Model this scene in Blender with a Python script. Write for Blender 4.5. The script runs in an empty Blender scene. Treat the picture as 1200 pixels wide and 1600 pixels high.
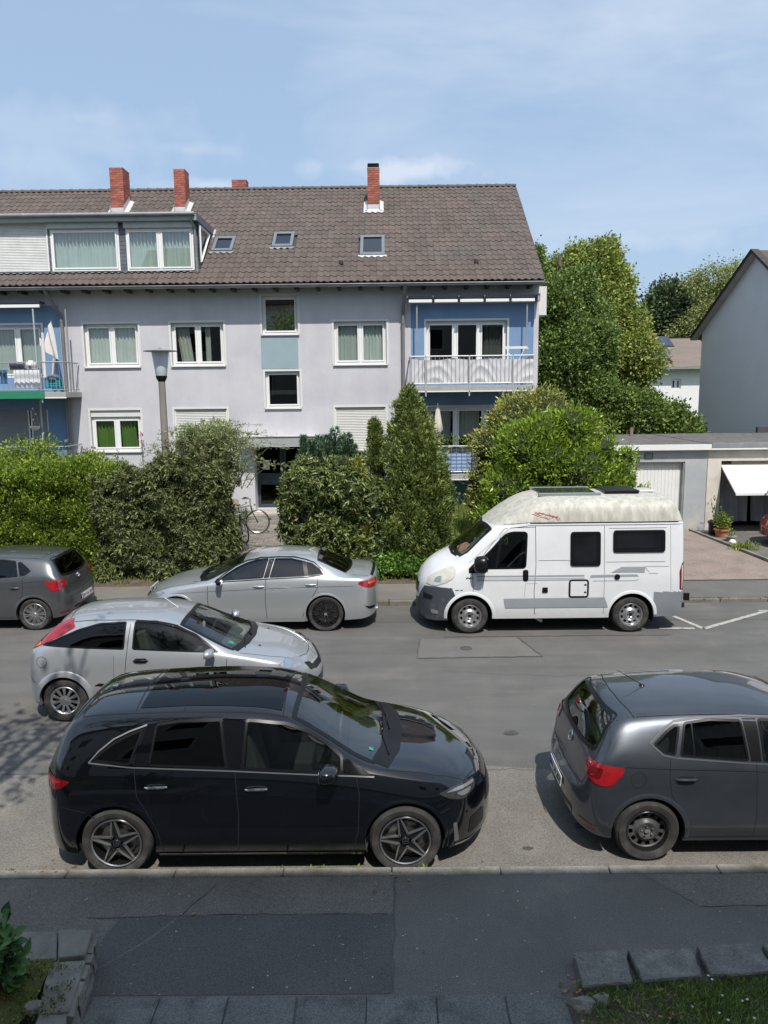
import bpy, bmesh, math, random
import numpy as np
from mathutils import Vector, Matrix
from mathutils.bvhtree import BVHTree
from mathutils.geometry import tessellate_polygon

rad = math.radians
PI = math.pi
SC = bpy.context.scene
COL = SC.collection
RNG = random.Random(7)
NR = np.random.default_rng(11)

# ------------------------------------------------------------------ camera
CAM_Z = 4.5
PITCH, ROLL, YAW = rad(8.98), rad(-0.65), rad(0.30)


def cam_matrix():
	base = Matrix(((1, 0, 0), (0, 0, -1), (0, 1, 0)))
	cy, sy = math.cos(YAW), math.sin(YAW)
	cp, sp = math.cos(PITCH), math.sin(PITCH)
	cr, sr = math.cos(ROLL), math.sin(ROLL)
	ry = Matrix(((cy, 0, sy), (0, 1, 0), (-sy, 0, cy)))
	rp = Matrix(((1, 0, 0), (0, cp, -sp), (0, sp, cp)))
	rr = Matrix(((cr, -sr, 0), (sr, cr, 0), (0, 0, 1)))
	return rr @ rp @ ry @ base


WM = cam_matrix()
cd = bpy.data.cameras.new('camera')
cam = bpy.data.objects.new('camera', cd)
COL.objects.link(cam)
cd.sensor_fit = 'HORIZONTAL'
cd.sensor_width = 36.0
cd.lens = 36.0
cd.clip_start = 0.05
cd.clip_end = 2000
cr_ = WM.transposed() @ Matrix(((1, 0, 0), (0, -1, 0), (0, 0, -1)))
cam.matrix_world = Matrix.Translation((0, 0, CAM_Z)) @ cr_.to_4x4()
SC.camera = cam

# ------------------------------------------------------------------ light
SUN_EL, SUN_AZ = rad(57), rad(14)      # azimuth: from behind the camera, to its right
w = bpy.data.worlds.new('World')
SC.world = w
w.use_nodes = True
nt = w.node_tree
nt.nodes.clear()
out = nt.nodes.new('ShaderNodeOutputWorld')
bg = nt.nodes.new('ShaderNodeBackground')
sky = nt.nodes.new('ShaderNodeTexSky')
sky.sky_type = 'NISHITA'
sky.sun_disc = False
sky.sun_elevation = SUN_EL
sky.sun_rotation = PI - SUN_AZ
sky.air_density = 1.0
sky.dust_density = 2.2
sky.ozone_density = 1.0
tc = nt.nodes.new('ShaderNodeTexCoord')
mp = nt.nodes.new('ShaderNodeMapping')
mp.inputs['Scale'].default_value = (1.0, 1.0, 3.2)
mp.inputs['Location'].default_value = (0.35, 0.1, 0.0)
nz = nt.nodes.new('ShaderNodeTexNoise')
nz.inputs['Scale'].default_value = 2.6
nz.inputs['Detail'].default_value = 7
nz.inputs['Roughness'].default_value = 0.55
nz.inputs['Distortion'].default_value = 0.4
rp_ = nt.nodes.new('ShaderNodeValToRGB')
rp_.color_ramp.elements[0].position = 0.46
rp_.color_ramp.elements[0].color = (0, 0, 0, 1)
rp_.color_ramp.elements[1].position = 0.78
rp_.color_ramp.elements[1].color = (0.55, 0.55, 0.55, 1)
mixc = nt.nodes.new('ShaderNodeMixRGB')
mixc.inputs['Color2'].default_value = (5.0, 5.5, 6.3, 1)
veil = nt.nodes.new('ShaderNodeMixRGB')
veil.inputs['Fac'].default_value = 0.68
veil.inputs['Color2'].default_value = (2.95, 4.05, 5.55, 1)
nt.links.new(tc.outputs['Generated'], mp.inputs['Vector'])
nt.links.new(mp.outputs['Vector'], nz.inputs['Vector'])
nt.links.new(nz.outputs['Fac'], rp_.inputs['Fac'])

# separate small clouds low over the roofs, each a lumpy patch of sky
nz2 = nt.nodes.new('ShaderNodeTexNoise')
nz2.inputs['Scale'].default_value = 22
nz2.inputs['Detail'].default_value = 6
nt.links.new(tc.outputs['Generated'], nz2.inputs['Vector'])
facs = rp_.outputs['Color']
for px_, py_, rx, rz, am in ((648, 268, .075, .022, .75), (560, 262, .04, .014, .45), (492, 262, .02, .012, .3), (60, 195, .20, .03, .22), (150, 225, .16, .022, .20), (130, 185, .05, .012, .25), (40, 260, .14, .03, .24), (290, 232, .06, .010, .3), (1000, 375, .16, .02, .35), (330, 292, .06, .010, .5)):
	d0 = (WM.transposed() @ Vector(((px_ - 600) / 1200, (py_ - 800) / 1200, 1.0))).normalized()
	sb = nt.nodes.new('ShaderNodeVectorMath')
	sb.operation = 'SUBTRACT'
	sb.inputs[1].default_value = d0
	nt.links.new(tc.outputs['Generated'], sb.inputs[0])
	ml = nt.nodes.new('ShaderNodeVectorMath')
	ml.operation = 'MULTIPLY'
	ml.inputs[1].default_value = (1 / rx, 1 / rx, 1 / rz)
	nt.links.new(sb.outputs[0], ml.inputs[0])
	ln = nt.nodes.new('ShaderNodeVectorMath')
	ln.operation = 'LENGTH'
	nt.links.new(ml.outputs[0], ln.inputs[0])
	ad = nt.nodes.new('ShaderNodeMath')
	ad.operation = 'MULTIPLY_ADD'
	ad.inputs[1].default_value = 2.6
	nt.links.new(nz2.outputs['Fac'], ad.inputs[0])
	ng = nt.nodes.new('ShaderNodeMath')
	ng.operation = 'MULTIPLY'
	ng.inputs[1].default_value = -1.0
	nt.links.new(ln.outputs['Value'], ng.inputs[0])
	nt.links.new(ng.outputs[0], ad.inputs[2])
	mr_ = nt.nodes.new('ShaderNodeMapRange')
	mr_.inputs[1].default_value = 0.25
	mr_.inputs[2].default_value = 1.15
	mr_.inputs[4].default_value = am
	nt.links.new(ad.outputs[0], mr_.inputs[0])
	mxx = nt.nodes.new('ShaderNodeMath')
	mxx.operation = 'MAXIMUM'
	nt.links.new(facs, mxx.inputs[0])
	nt.links.new(mr_.outputs[0], mxx.inputs[1])
	facs = mxx.outputs[0]
nt.links.new(facs, mixc.inputs['Fac'])
nt.links.new(sky.outputs['Color'], veil.inputs['Color1'])
nt.links.new(veil.outputs['Color'], mixc.inputs['Color1'])
nt.links.new(mixc.outputs['Color'], bg.inputs['Color'])
bg.inputs['Strength'].default_value = 0.14
nt.links.new(bg.outputs['Background'], out.inputs['Surface'])

sd = bpy.data.lights.new('sun', 'SUN')
sd.energy = 4.4
sd.angle = rad(0.5)
sd.color = (1.0, 0.955, 0.89)
sun = bpy.data.objects.new('sun', sd)
COL.objects.link(sun)
sdir = Vector((math.sin(SUN_AZ) * math.cos(SUN_EL), -math.cos(SUN_AZ) * math.cos(SUN_EL), math.sin(SUN_EL)))
sun.rotation_euler = (-sdir).to_track_quat('-Z', 'Y').to_euler()
sun.location = (3, -10, 20)

SC.view_settings.view_transform = 'Standard'
SC.view_settings.look = 'None'
SC.view_settings.exposure = 0.14
SC.view_settings.gamma = 1.0
SC.view_settings.use_curve_mapping = False
SC.cycles.max_bounces = 6
SC.cycles.diffuse_bounces = 3
SC.cycles.glossy_bounces = 4
SC.cycles.transmission_bounces = 4
SC.cycles.transparent_max_bounces = 12
SC.cycles.caustics_reflective = False
SC.cycles.caustics_refractive = False


# ------------------------------------------------------------------ unprojection of measured points
def ray(px, py):
	d = Vector(((px - 600) / 1200, (py - 800) / 1200, 1.0))
	return WM.transposed() @ d


def aty(px, py, Y):
	d = ray(px, py)
	return Vector((0, 0, CAM_Z)) + d * (Y / d.y)


def atz(px, py, Z):
	d = ray(px, py)
	return Vector((0, 0, CAM_Z)) + d * ((Z - CAM_Z) / d.z)


# ------------------------------------------------------------------ materials
def newmat(name):
	m = bpy.data.materials.new(name)
	m.use_nodes = True
	return m, m.node_tree, m.node_tree.nodes['Principled BSDF']


def N(nt, t, **kw):
	n = nt.nodes.new(t)
	for k, v in kw.items():
		n.inputs[k].default_value = v
	return n


def mat(name, c, rough=0.6, metal=0.0, var=0.12, scale=3.0, bump=0.0, bscale=60.0, coat=0.0, spec=0.5,
		c2=None, c2scale=1.5, c2lo=0.5, c2hi=0.7, isl=0.0, detail=5, stretch=None, rvar=0.0, fine=0.0, finescale=150.0, streak=0.0, sscale=(1, 1, .08)):
	m, nt, b = newmat(name)
	L = nt.links.new
	tc = nt.nodes.new('ShaderNodeTexCoord')
	src = tc.outputs['Object']
	if stretch:
		mp = nt.nodes.new('ShaderNodeMapping')
		mp.inputs['Scale'].default_value = stretch
		L(src, mp.inputs['Vector'])
		src = mp.outputs['Vector']
	n = N(nt, 'ShaderNodeTexNoise', Scale=scale, Detail=detail, Roughness=0.6)
	L(src, n.inputs['Vector'])
	mr = N(nt, 'ShaderNodeMapRange')
	mr.inputs[1].default_value = 0.25
	mr.inputs[2].default_value = 0.75
	mr.inputs[3].default_value = 1 - var
	mr.inputs[4].default_value = 1 + var
	L(n.outputs['Fac'], mr.inputs[0])
	fac = mr.outputs[0]

	def mul(a, bsock):
		x = nt.nodes.new('ShaderNodeMath')
		x.operation = 'MULTIPLY'
		L(a, x.inputs[0])
		L(bsock, x.inputs[1])
		return x.outputs[0]
	if isl > 0:
		g = nt.nodes.new('ShaderNodeNewGeometry')
		oi = nt.nodes.new('ShaderNodeObjectInfo')
		ad = nt.nodes.new('ShaderNodeMath')
		ad.operation = 'ADD'
		L(g.outputs['Random Per Island'], ad.inputs[0])
		L(oi.outputs['Random'], ad.inputs[1])
		fr = nt.nodes.new('ShaderNodeMath')
		fr.operation = 'FRACT'
		L(ad.outputs[0], fr.inputs[0])
		m2 = N(nt, 'ShaderNodeMapRange')
		m2.inputs[3].default_value = 1 - isl
		m2.inputs[4].default_value = 1 + isl
		L(fr.outputs[0], m2.inputs[0])
		fac = mul(fac, m2.outputs[0])
	if streak > 0:
		mp2 = nt.nodes.new('ShaderNodeMapping')
		mp2.inputs['Scale'].default_value = sscale
		L(tc.outputs['Object'], mp2.inputs['Vector'])
		n6 = N(nt, 'ShaderNodeTexNoise', Scale=2.6, Detail=5, Roughness=0.6)
		L(mp2.outputs['Vector'], n6.inputs['Vector'])
		m6 = N(nt, 'ShaderNodeMapRange')
		m6.inputs[1].default_value = 0.35
		m6.inputs[2].default_value = 0.7
		m6.inputs[3].default_value = 1 + streak * .4
		m6.inputs[4].default_value = 1 - streak
		L(n6.outputs['Fac'], m6.inputs[0])
		fac = mul(fac, m6.outputs[0])
	if fine > 0:
		n4 = N(nt, 'ShaderNodeTexNoise', Scale=finescale, Detail=2, Roughness=0.7)
		L(tc.outputs['Object'], n4.inputs['Vector'])
		m4 = N(nt, 'ShaderNodeMapRange')
		m4.inputs[1].default_value = 0.3
		m4.inputs[2].default_value = 0.7
		m4.inputs[3].default_value = 1 - fine
		m4.inputs[4].default_value = 1 + fine
		L(n4.outputs['Fac'], m4.inputs[0])
		fac = mul(fac, m4.outputs[0])
	col = nt.nodes.new('ShaderNodeRGB')
	col.outputs[0].default_value = (*c, 1)
	cs = col.outputs[0]
	if c2 is not None:
		n2 = N(nt, 'ShaderNodeTexNoise', Scale=c2scale, Detail=6, Roughness=0.65)
		L(src, n2.inputs['Vector'])
		m3 = N(nt, 'ShaderNodeMapRange')
		m3.inputs[1].default_value = c2lo
		m3.inputs[2].default_value = c2hi
		L(n2.outputs['Fac'], m3.inputs[0])
		mx = nt.nodes.new('ShaderNodeMixRGB')
		mx.inputs['Color2'].default_value = (*c2, 1)
		L(m3.outputs[0], mx.inputs['Fac'])
		L(cs, mx.inputs['Color1'])
		cs = mx.outputs['Color']
	vm = nt.nodes.new('ShaderNodeVectorMath')
	vm.operation = 'SCALE'
	L(cs, vm.inputs[0])
	L(fac, vm.inputs['Scale'])
	L(vm.outputs[0], b.inputs['Base Color'])
	b.inputs['Roughness'].default_value = rough
	if rvar > 0:
		m5 = N(nt, 'ShaderNodeMapRange')
		m5.inputs[1].default_value = 0.3
		m5.inputs[2].default_value = 0.7
		m5.inputs[3].default_value = rough
		m5.inputs[4].default_value = rough + rvar
		L(n.outputs['Fac'], m5.inputs[0])
		L(m5.outputs[0], b.inputs['Roughness'])
	b.inputs['Metallic'].default_value = metal
	b.inputs['Specular IOR Level'].default_value = spec
	b.inputs['Coat Weight'].default_value = coat
	b.inputs['Coat Roughness'].default_value = 0.03
	if bump > 0:
		n3 = N(nt, 'ShaderNodeTexNoise', Scale=bscale, Detail=4, Roughness=0.6)
		L(tc.outputs['Object'], n3.inputs['Vector'])
		bp = N(nt, 'ShaderNodeBump', Strength=min(1.0, bump * 10), Distance=bump * 0.1)
		L(n3.outputs['Fac'], bp.inputs['Height'])
		L(bp.outputs['Normal'], b.inputs['Normal'])
	return m


def leafmat(name, c, hue=0.12, trans=0.3, var=0.45, c2=None, rough=0.5, spec=0.35):
	m, nt, b = newmat(name)
	L = nt.links.new
	g = nt.nodes.new('ShaderNodeNewGeometry')
	tc = nt.nodes.new('ShaderNodeTexCoord')
	n = N(nt, 'ShaderNodeTexNoise', Scale=1.6, Detail=3)
	L(tc.outputs['Object'], n.inputs['Vector'])
	cr = nt.nodes.new('ShaderNodeMixRGB')
	c2 = c2 or (c[0] * 1.5, c[1] * 1.25, c[2] * 0.9)
	cr.inputs['Color1'].default_value = (*c, 1)
	cr.inputs['Color2'].default_value = (*c2, 1)
	ad = nt.nodes.new('ShaderNodeMath')
	ad.operation = 'MULTIPLY_ADD'
	L(n.outputs['Fac'], ad.inputs[0])
	ad.inputs[1].default_value = 1.3
	sb = nt.nodes.new('ShaderNodeMath')
	sb.operation = 'SUBTRACT'
	L(g.outputs['Random Per Island'], sb.inputs[0])
	sb.inputs[1].default_value = 0.65
	L(sb.outputs[0], ad.inputs[2])
	ad.use_clamp = True
	L(ad.outputs[0], cr.inputs['Fac'])
	m2 = N(nt, 'ShaderNodeMapRange')
	m2.inputs[3].default_value = 1 - var
	m2.inputs[4].default_value = 1 + var
	L(g.outputs['Random Per Island'], m2.inputs[0])
	vm = nt.nodes.new('ShaderNodeVectorMath')
	vm.operation = 'SCALE'
	L(cr.outputs['Color'], vm.inputs[0])
	L(m2.outputs[0], vm.inputs['Scale'])
	L(vm.outputs[0], b.inputs['Base Color'])
	b.inputs['Roughness'].default_value = rough
	b.inputs['Specular IOR Level'].default_value = spec
	tr = nt.nodes.new('ShaderNodeBsdfTranslucent')
	L(vm.outputs[0], tr.inputs['Color'])
	mx = nt.nodes.new('ShaderNodeMixShader')
	mx.inputs[0].default_value = trans
	L(b.outputs[0], mx.inputs[1])
	L(tr.outputs[0], mx.inputs[2])
	o = nt.nodes['Material Output']
	L(mx.outputs[0], o.inputs['Surface'])
	return m


def glassmat(name, tint, refl=1.0, rough=0.01, ior=1.5):
	"""thin pane: tinted see-through with a fresnel reflection"""
	m = bpy.data.materials.new(name)
	m.use_nodes = True
	nt = m.node_tree
	nt.nodes.clear()
	L = nt.links.new
	o = nt.nodes.new('ShaderNodeOutputMaterial')
	t = nt.nodes.new('ShaderNodeBsdfTransparent')
	t.inputs['Color'].default_value = (*tint, 1)
	g = nt.nodes.new('ShaderNodeBsdfGlossy')
	g.inputs['Roughness'].default_value = rough
	ge = nt.nodes.new('ShaderNodeNewGeometry')
	dt = nt.nodes.new('ShaderNodeVectorMath')
	dt.operation = 'DOT_PRODUCT'
	L(ge.outputs['Normal'], dt.inputs[0])
	L(ge.outputs['Incoming'], dt.inputs[1])

	def mth(op, x, y=None):
		n = nt.nodes.new('ShaderNodeMath')
		n.operation = op
		n.use_clamp = op in ('MULTIPLY_ADD',)
		L(x, n.inputs[0])
		if y is not None:
			n.inputs[1].default_value = y
		return n
	ab = mth('ABSOLUTE', dt.outputs['Value'])
	iv = nt.nodes.new('ShaderNodeMath')
	iv.operation = 'SUBTRACT'
	iv.inputs[0].default_value = 1.0
	L(ab.outputs[0], iv.inputs[1])
	pw = mth('POWER', iv.outputs[0], 5.0)
	mu = mth('MULTIPLY_ADD', pw.outputs[0], 0.95)
	mu.inputs[2].default_value = 0.045 * refl
	mx = nt.nodes.new('ShaderNodeMixShader')
	L(mu.outputs[0], mx.inputs[0])
	L(t.outputs[0], mx.inputs[1])
	L(g.outputs[0], mx.inputs[2])
	L(mx.outputs[0], o.inputs['Surface'])
	return m


def paint(name, c, metal=0.0, rough=0.35, dust=0.06, coat=1.0, dustc=(0.35, 0.33, 0.3), low=None, spec=0.15):
	m, nt, b = newmat(name)
	L = nt.links.new
	tc = nt.nodes.new('ShaderNodeTexCoord')
	n = N(nt, 'ShaderNodeTexNoise', Scale=4, Detail=6, Roughness=0.65)
	L(tc.outputs['Object'], n.inputs['Vector'])
	mr = N(nt, 'ShaderNodeMapRange')
	mr.inputs[1].default_value = 0.35
	mr.inputs[2].default_value = 0.8
	mr.inputs[3].default_value = 0
	mr.inputs[4].default_value = dust * 2
	L(n.outputs['Fac'], mr.inputs[0])
	sx = nt.nodes.new('ShaderNodeSeparateXYZ')
	L(tc.outputs['Object'], sx.inputs[0])
	lo = N(nt, 'ShaderNodeMapRange')
	lo.inputs[1].default_value = 0.55
	lo.inputs[2].default_value = 0.15
	lo.inputs[3].default_value = 0.0
	lo.inputs[4].default_value = min(0.16, dust * 2) if low is None else low
	L(sx.outputs['Z'], lo.inputs[0])
	ad = nt.nodes.new('ShaderNodeMath')
	L(mr.outputs[0], ad.inputs[0])
	L(lo.outputs[0], ad.inputs[1])
	mx = nt.nodes.new('ShaderNodeMixRGB')
	mx.inputs['Color1'].default_value = (*c, 1)
	mx.inputs['Color2'].default_value = (*dustc, 1)
	L(ad.outputs[0], mx.inputs['Fac'])
	L(mx.outputs[0], b.inputs['Base Color'])
	b.inputs['Metallic'].default_value = metal
	b.inputs['Roughness'].default_value = rough
	b.inputs['Coat Weight'].default_value = coat
	r2 = N(nt, 'ShaderNodeMapRange')
	r2.inputs[1].default_value = 0.3
	r2.inputs[2].default_value = 0.8
	r2.inputs[3].default_value = 0.01
	r2.inputs[4].default_value = 0.05
	L(n.outputs['Fac'], r2.inputs[0])
	L(r2.outputs[0], b.inputs['Coat Roughness'])
	b.inputs['Coat IOR'].default_value = 1.5
	b.inputs['Specular IOR Level'].default_value = spec
	return m


# ------------------------------------------------------------------ mesh building
class MB:
	def __init__(s):
		s.v, s.f, s.m = [], [], []
		s.mi = 0

	def add(s, vs, fs):
		o = len(s.v)
		s.v.extend([tuple(a) for a in vs])
		for f in fs:
			s.f.append(tuple(i + o for i in f))
			s.m.append(s.mi)
		return s

	def box(s, x0, x1, y0, y1, z0, z1):
		return s.add([(x0, y0, z0), (x1, y0, z0), (x1, y1, z0), (x0, y1, z0), (x0, y0, z1), (x1, y0, z1), (x1, y1, z1), (x0, y1, z1)],
					 [(0, 3, 2, 1), (4, 5, 6, 7), (0, 1, 5, 4), (1, 2, 6, 5), (2, 3, 7, 6), (3, 0, 4, 7)])

	def obox(s, c, ax, ay, az):
		"""box from a centre and three half-axis vectors"""
		c, ax, ay, az = map(Vector, (c, ax, ay, az))
		vs = [c + ax * i + ay * j + az * k for k in (-1, 1) for j in (-1, 1) for i in (-1, 1)]
		return s.add(vs, [(0, 2, 3, 1), (4, 5, 7, 6), (0, 1, 5, 4), (1, 3, 7, 5), (3, 2, 6, 7), (2, 0, 4, 6)])

	def quad(s, a, b, c, d):
		return s.add([a, b, c, d], [(0, 1, 2, 3)])

	def tube(s, pts, r, n=8, cap=True, closed=False):
		pts = [Vector(p) for p in pts]
		rs = r if isinstance(r, (list, tuple)) else [r] * len(pts)
		o = len(s.v)
		up = None
		m = len(pts)
		for i, p in enumerate(pts):
			if closed:
				t = (pts[(i + 1) % m] - pts[i - 1])
			else:
				t = (pts[min(i + 1, m - 1)] - pts[max(i - 1, 0)])
			t = t.normalized() if t.length > 1e-9 else Vector((0, 0, 1))
			if up is None:
				up = Vector((0, 0, 1)) if abs(t.z) < 0.9 else Vector((1, 0, 0))
			a = t.cross(up)
			a = a.normalized() if a.length > 1e-6 else Vector((1, 0, 0))
			b = t.cross(a).normalized()
			up = -b
			for k in range(n):
				an = 2 * PI * k / n
				s.v.append(tuple(p + (a * math.cos(an) + b * math.sin(an)) * rs[i]))
		mm = m if closed else m - 1
		for i in range(mm):
			for k in range(n):
				k2 = (k + 1) % n
				i2 = (i + 1) % m
				s.f.append((o + i * n + k, o + i2 * n + k, o + i2 * n + k2, o + i * n + k2))
				s.m.append(s.mi)
		if cap and not closed:
			s.f.append(tuple(o + k for k in range(n)))
			s.m.append(s.mi)
			s.f.append(tuple(o + (m - 1) * n + k for k in range(n - 1, -1, -1)))
			s.m.append(s.mi)
		return s

	def lathe(s, prof, c=(0, 0, 0), axis='Z', n=24, cap=False):
		"""prof: (r, h) pairs"""
		o = len(s.v)
		for r, h in prof:
			for k in range(n):
				a = 2 * PI * k / n
				x, y = r * math.cos(a), r * math.sin(a)
				if axis == 'Z':
					p = (c[0] + x, c[1] + y, c[2] + h)
				elif axis == 'Y':
					p = (c[0] + x, c[1] + h, c[2] + y)
				else:
					p = (c[0] + h, c[1] + x, c[2] + y)
				s.v.append(p)
		for i in range(len(prof) - 1):
			for k in range(n):
				k2 = (k + 1) % n
				f = (o + i * n + k, o + i * n + k2, o + (i + 1) * n + k2, o + (i + 1) * n + k)
				if axis == 'Y':
					f = f[::-1]
				s.f.append(f)
				s.m.append(s.mi)
		if cap:
			for i in (0, len(prof) - 1):
				s.f.append(tuple(o + i * n + k for k in range(n)))
				s.m.append(s.mi)
		return s

	def prism(s, poly, fr, d0, d1):
		"""poly of (u,v); fr=(origin,u,v,w) vectors; extruded from d0 to d1 along w"""
		O, U, V, W = map(Vector, fr)
		n = len(poly)
		vs = [O + U * a + V * b + W * d0 for a, b in poly] + [O + U * a + V * b + W * d1 for a, b in poly]
		fs = [tuple(range(n - 1, -1, -1)), tuple(range(n, 2 * n))]
		fs += [(i, (i + 1) % n, n + (i + 1) % n, n + i) for i in range(n)]
		return s.add(vs, fs)

	def grid(s, fn, us, vs_):
		o = len(s.v)
		nu, nv = len(us), len(vs_)
		for u in us:
			for v in vs_:
				s.v.append(tuple(fn(u, v)))
		for i in range(nu - 1):
			for j in range(nv - 1):
				s.f.append((o + i * nv + j, o + (i + 1) * nv + j, o + (i + 1) * nv + j + 1, o + i * nv + j + 1))
				s.m.append(s.mi)
		return s

	def build(s, name, mats, parent=None, smooth=False, bevel=0.0, off=None, fix=False):
		if off is None:
			off = WL.get(parent.name, (0, 0, 0)) if parent else (0, 0, 0)
		me = bpy.data.meshes.new(name)
		ox, oy, oz = off
		me.from_pydata([(a - ox, b - oy, c - oz) for a, b, c in s.v], [], s.f)
		if not isinstance(mats, (list, tuple)):
			mats = [mats]
		for m in mats:
			me.materials.append(m)
		if len(mats) > 1:
			me.polygons.foreach_set('material_index', s.m)
		if fix:
			bm = bmesh.new()
			bm.from_mesh(me)
			bmesh.ops.recalc_face_normals(bm, faces=bm.faces)
			bm.to_mesh(me)
			bm.free()
		if smooth:
			me.polygons.foreach_set('use_smooth', [True] * len(me.polygons))
			if smooth != 'all':
				me.set_sharp_from_angle(angle=rad(40))
		me.update()
		o = bpy.data.objects.new(name, me)
		COL.objects.link(o)
		if parent:
			o.parent = parent
			WL[o.name] = off
		if bevel > 0:
			md = o.modifiers.new('edge', 'BEVEL')
			md.width = bevel
			md.segments = 2
			md.limit_method = 'ANGLE'
			md.angle_limit = rad(40)
		return o


WL = {}     # world offset of things whose parts are given in world coordinates


def tag(o, label=None, cat=None, group=None, kind=None):
	if label:
		o['label'] = label
	if cat:
		o['category'] = cat
	if group:
		o['group'] = group
	if kind:
		o['kind'] = kind
	return o


def thing(name, label, cat, loc=(0, 0, 0), group=None, local=False, rz=0.0):
	o = bpy.data.objects.new(name, None)
	COL.objects.link(o)
	o.location = loc
	o.rotation_euler = (0, 0, rz)
	o.empty_display_size = 0.2
	if not local:
		WL[o.name] = tuple(loc)
	return tag(o, label, cat, group)


def part(name, m, parent, fn, **kw):
	b = MB()
	fn(b)
	return b.build(name, m, parent, **kw)


def copy_tree(o, parent=None):
	c = o.copy()
	COL.objects.link(c)
	c.parent = parent
	for ch in [x for x in bpy.data.objects if x.parent == o]:
		copy_tree(ch, c)
	return c


def instance(name, me, parent, loc, rot=None, scale=None):
	o = bpy.data.objects.new(name, me)
	COL.objects.link(o)
	off = WL.get(parent.name, (0, 0, 0)) if parent else (0, 0, 0)
	o.parent = parent
	o.location = Vector(loc) - Vector(off)
	if rot is not None:
		o.rotation_euler = rot
	if scale is not None:
		o.scale = scale
	return o


def text_mesh(name, txt, size, m, parent, mat4, ext=0.001):
	cu = bpy.data.curves.new(name, 'FONT')
	cu.body = txt
	cu.size = size
	cu.extrude = ext
	cu.align_x = 'CENTER'
	cu.align_y = 'CENTER'
	t = bpy.data.objects.new(name + '_tmp', cu)
	COL.objects.link(t)
	bpy.context.view_layer.update()
	dg = bpy.context.evaluated_depsgraph_get()
	me = bpy.data.meshes.new_from_object(t.evaluated_get(dg))
	bpy.data.objects.remove(t)
	me.name = name
	me.transform(mat4)
	me.materials.clear()
	me.materials.append(m)
	o = bpy.data.objects.new(name, me)
	COL.objects.link(o)
	if parent:
		o.parent = parent
		off = WL.get(parent.name, (0, 0, 0))
		me.transform(Matrix.Translation(-Vector(off)))
	return o


def frame_mat(o, u, v, w):
	m = Matrix((Vector(u), Vector(v), Vector(w))).transposed().to_4x4()
	m.translation = Vector(o)
	return m


def arr_mesh(name, verts, faces, m, parent=None, smooth=False):
	"""numpy verts (n,3) and quads (k,4) -> object"""
	me = bpy.data.meshes.new(name)
	off = WL.get(parent.name, (0, 0, 0)) if parent else (0, 0, 0)
	v = np.asarray(verts, dtype=np.float32) - np.asarray(off, dtype=np.float32)
	f = np.asarray(faces, dtype=np.int32)
	k = f.shape[1]
	me.vertices.add(len(v))
	me.vertices.foreach_set('co', v.ravel())
	me.loops.add(f.size)
	me.loops.foreach_set('vertex_index', f.ravel())
	me.polygons.add(len(f))
	me.polygons.foreach_set('loop_start', np.arange(0, f.size, k, dtype=np.int32))
	if smooth:
		me.polygons.foreach_set('use_smooth', np.ones(len(f), dtype=bool))
	me.materials.append(m)
	me.update(calc_edges=True)
	me.validate()
	o = bpy.data.objects.new(name, me)
	COL.objects.link(o)
	if parent:
		o.parent = parent
		WL[o.name] = off
	return o
# =================================================================== GROUND
ASPH = mat('asphalt_road', (0.105, 0.102, 0.096), rough=0.85, var=0.16, scale=0.9, streak=.16, sscale=(.12, 1.0, 1), c2=(0.15, 0.14, 0.125), c2scale=0.8, c2lo=0.5, c2hi=0.8, fine=0.42, finescale=75, bump=0.03, bscale=140)
ASPH_OLD = mat('asphalt_pale', (0.145, 0.135, 0.12), rough=0.9, var=0.16, scale=1.2, c2=(0.20, 0.18, 0.15), c2scale=1.6, c2lo=0.5, c2hi=0.8, fine=0.45, finescale=75, bump=0.03, bscale=140)
ASPH_NEW = mat('asphalt_dark', (0.142, 0.133, 0.121), rough=0.85, var=0.14, scale=1.4, c2=(0.175, 0.162, 0.143), c2scale=2, fine=0.45, finescale=90, bump=0.03, bscale=150)
ASPH_WALK = mat('asphalt_walk', (0.16, 0.15, 0.132), rough=0.9, var=0.15, scale=2, c2=(0.19, 0.175, 0.15), c2scale=1.5, fine=0.45, finescale=90, bump=0.03, bscale=150)
WALK_FAR = mat('walk_far', (0.150, 0.138, 0.122), rough=0.9, var=0.16, scale=1.2, c2=(0.19, 0.165, 0.13), c2scale=0.9, fine=0.15, finescale=60)
SEAL = mat('bitumen_seam', (0.062, 0.060, 0.056), rough=0.8, var=0.3, scale=8)
KERBM = mat('kerb_stone', (0.25, 0.235, 0.20), rough=0.9, var=0.25, scale=5, c2=(0.13, 0.13, 0.085), c2scale=3, c2lo=0.42, c2hi=0.72, fine=0.5, bump=0.03, bscale=60)
KERBF = mat('kerb_far', (0.165, 0.15, 0.125), rough=0.9, var=0.25, scale=3, c2=(0.11, 0.11, 0.07), c2scale=2)
SLABM = mat('concrete_slab', (0.165, 0.165, 0.155), rough=0.92, var=0.15, scale=4, isl=0.10, c2=(0.09, 0.09, 0.085), c2scale=5, fine=0.45, finescale=90, bump=0.04, bscale=90)
STONE = mat('rough_stone', (0.22, 0.205, 0.175), rough=0.95, var=0.3, scale=5, c2=(0.23, 0.22, 0.20), c2scale=9, c2lo=0.55, c2hi=0.72, isl=0.08, fine=0.2, bump=0.08, bscale=30)
SOIL = mat('soil', (0.085, 0.065, 0.045), rough=1, var=0.35, scale=5, c2=(0.14, 0.11, 0.075), c2scale=3, fine=0.4, finescale=60, bump=0.1, bscale=25)
MOSS = mat('moss', (0.095, 0.11, 0.028), rough=1, var=0.35, scale=14, c2=(0.13, 0.10, 0.04), c2scale=8, fine=0.4, finescale=120, bump=0.1, bscale=60)
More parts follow.
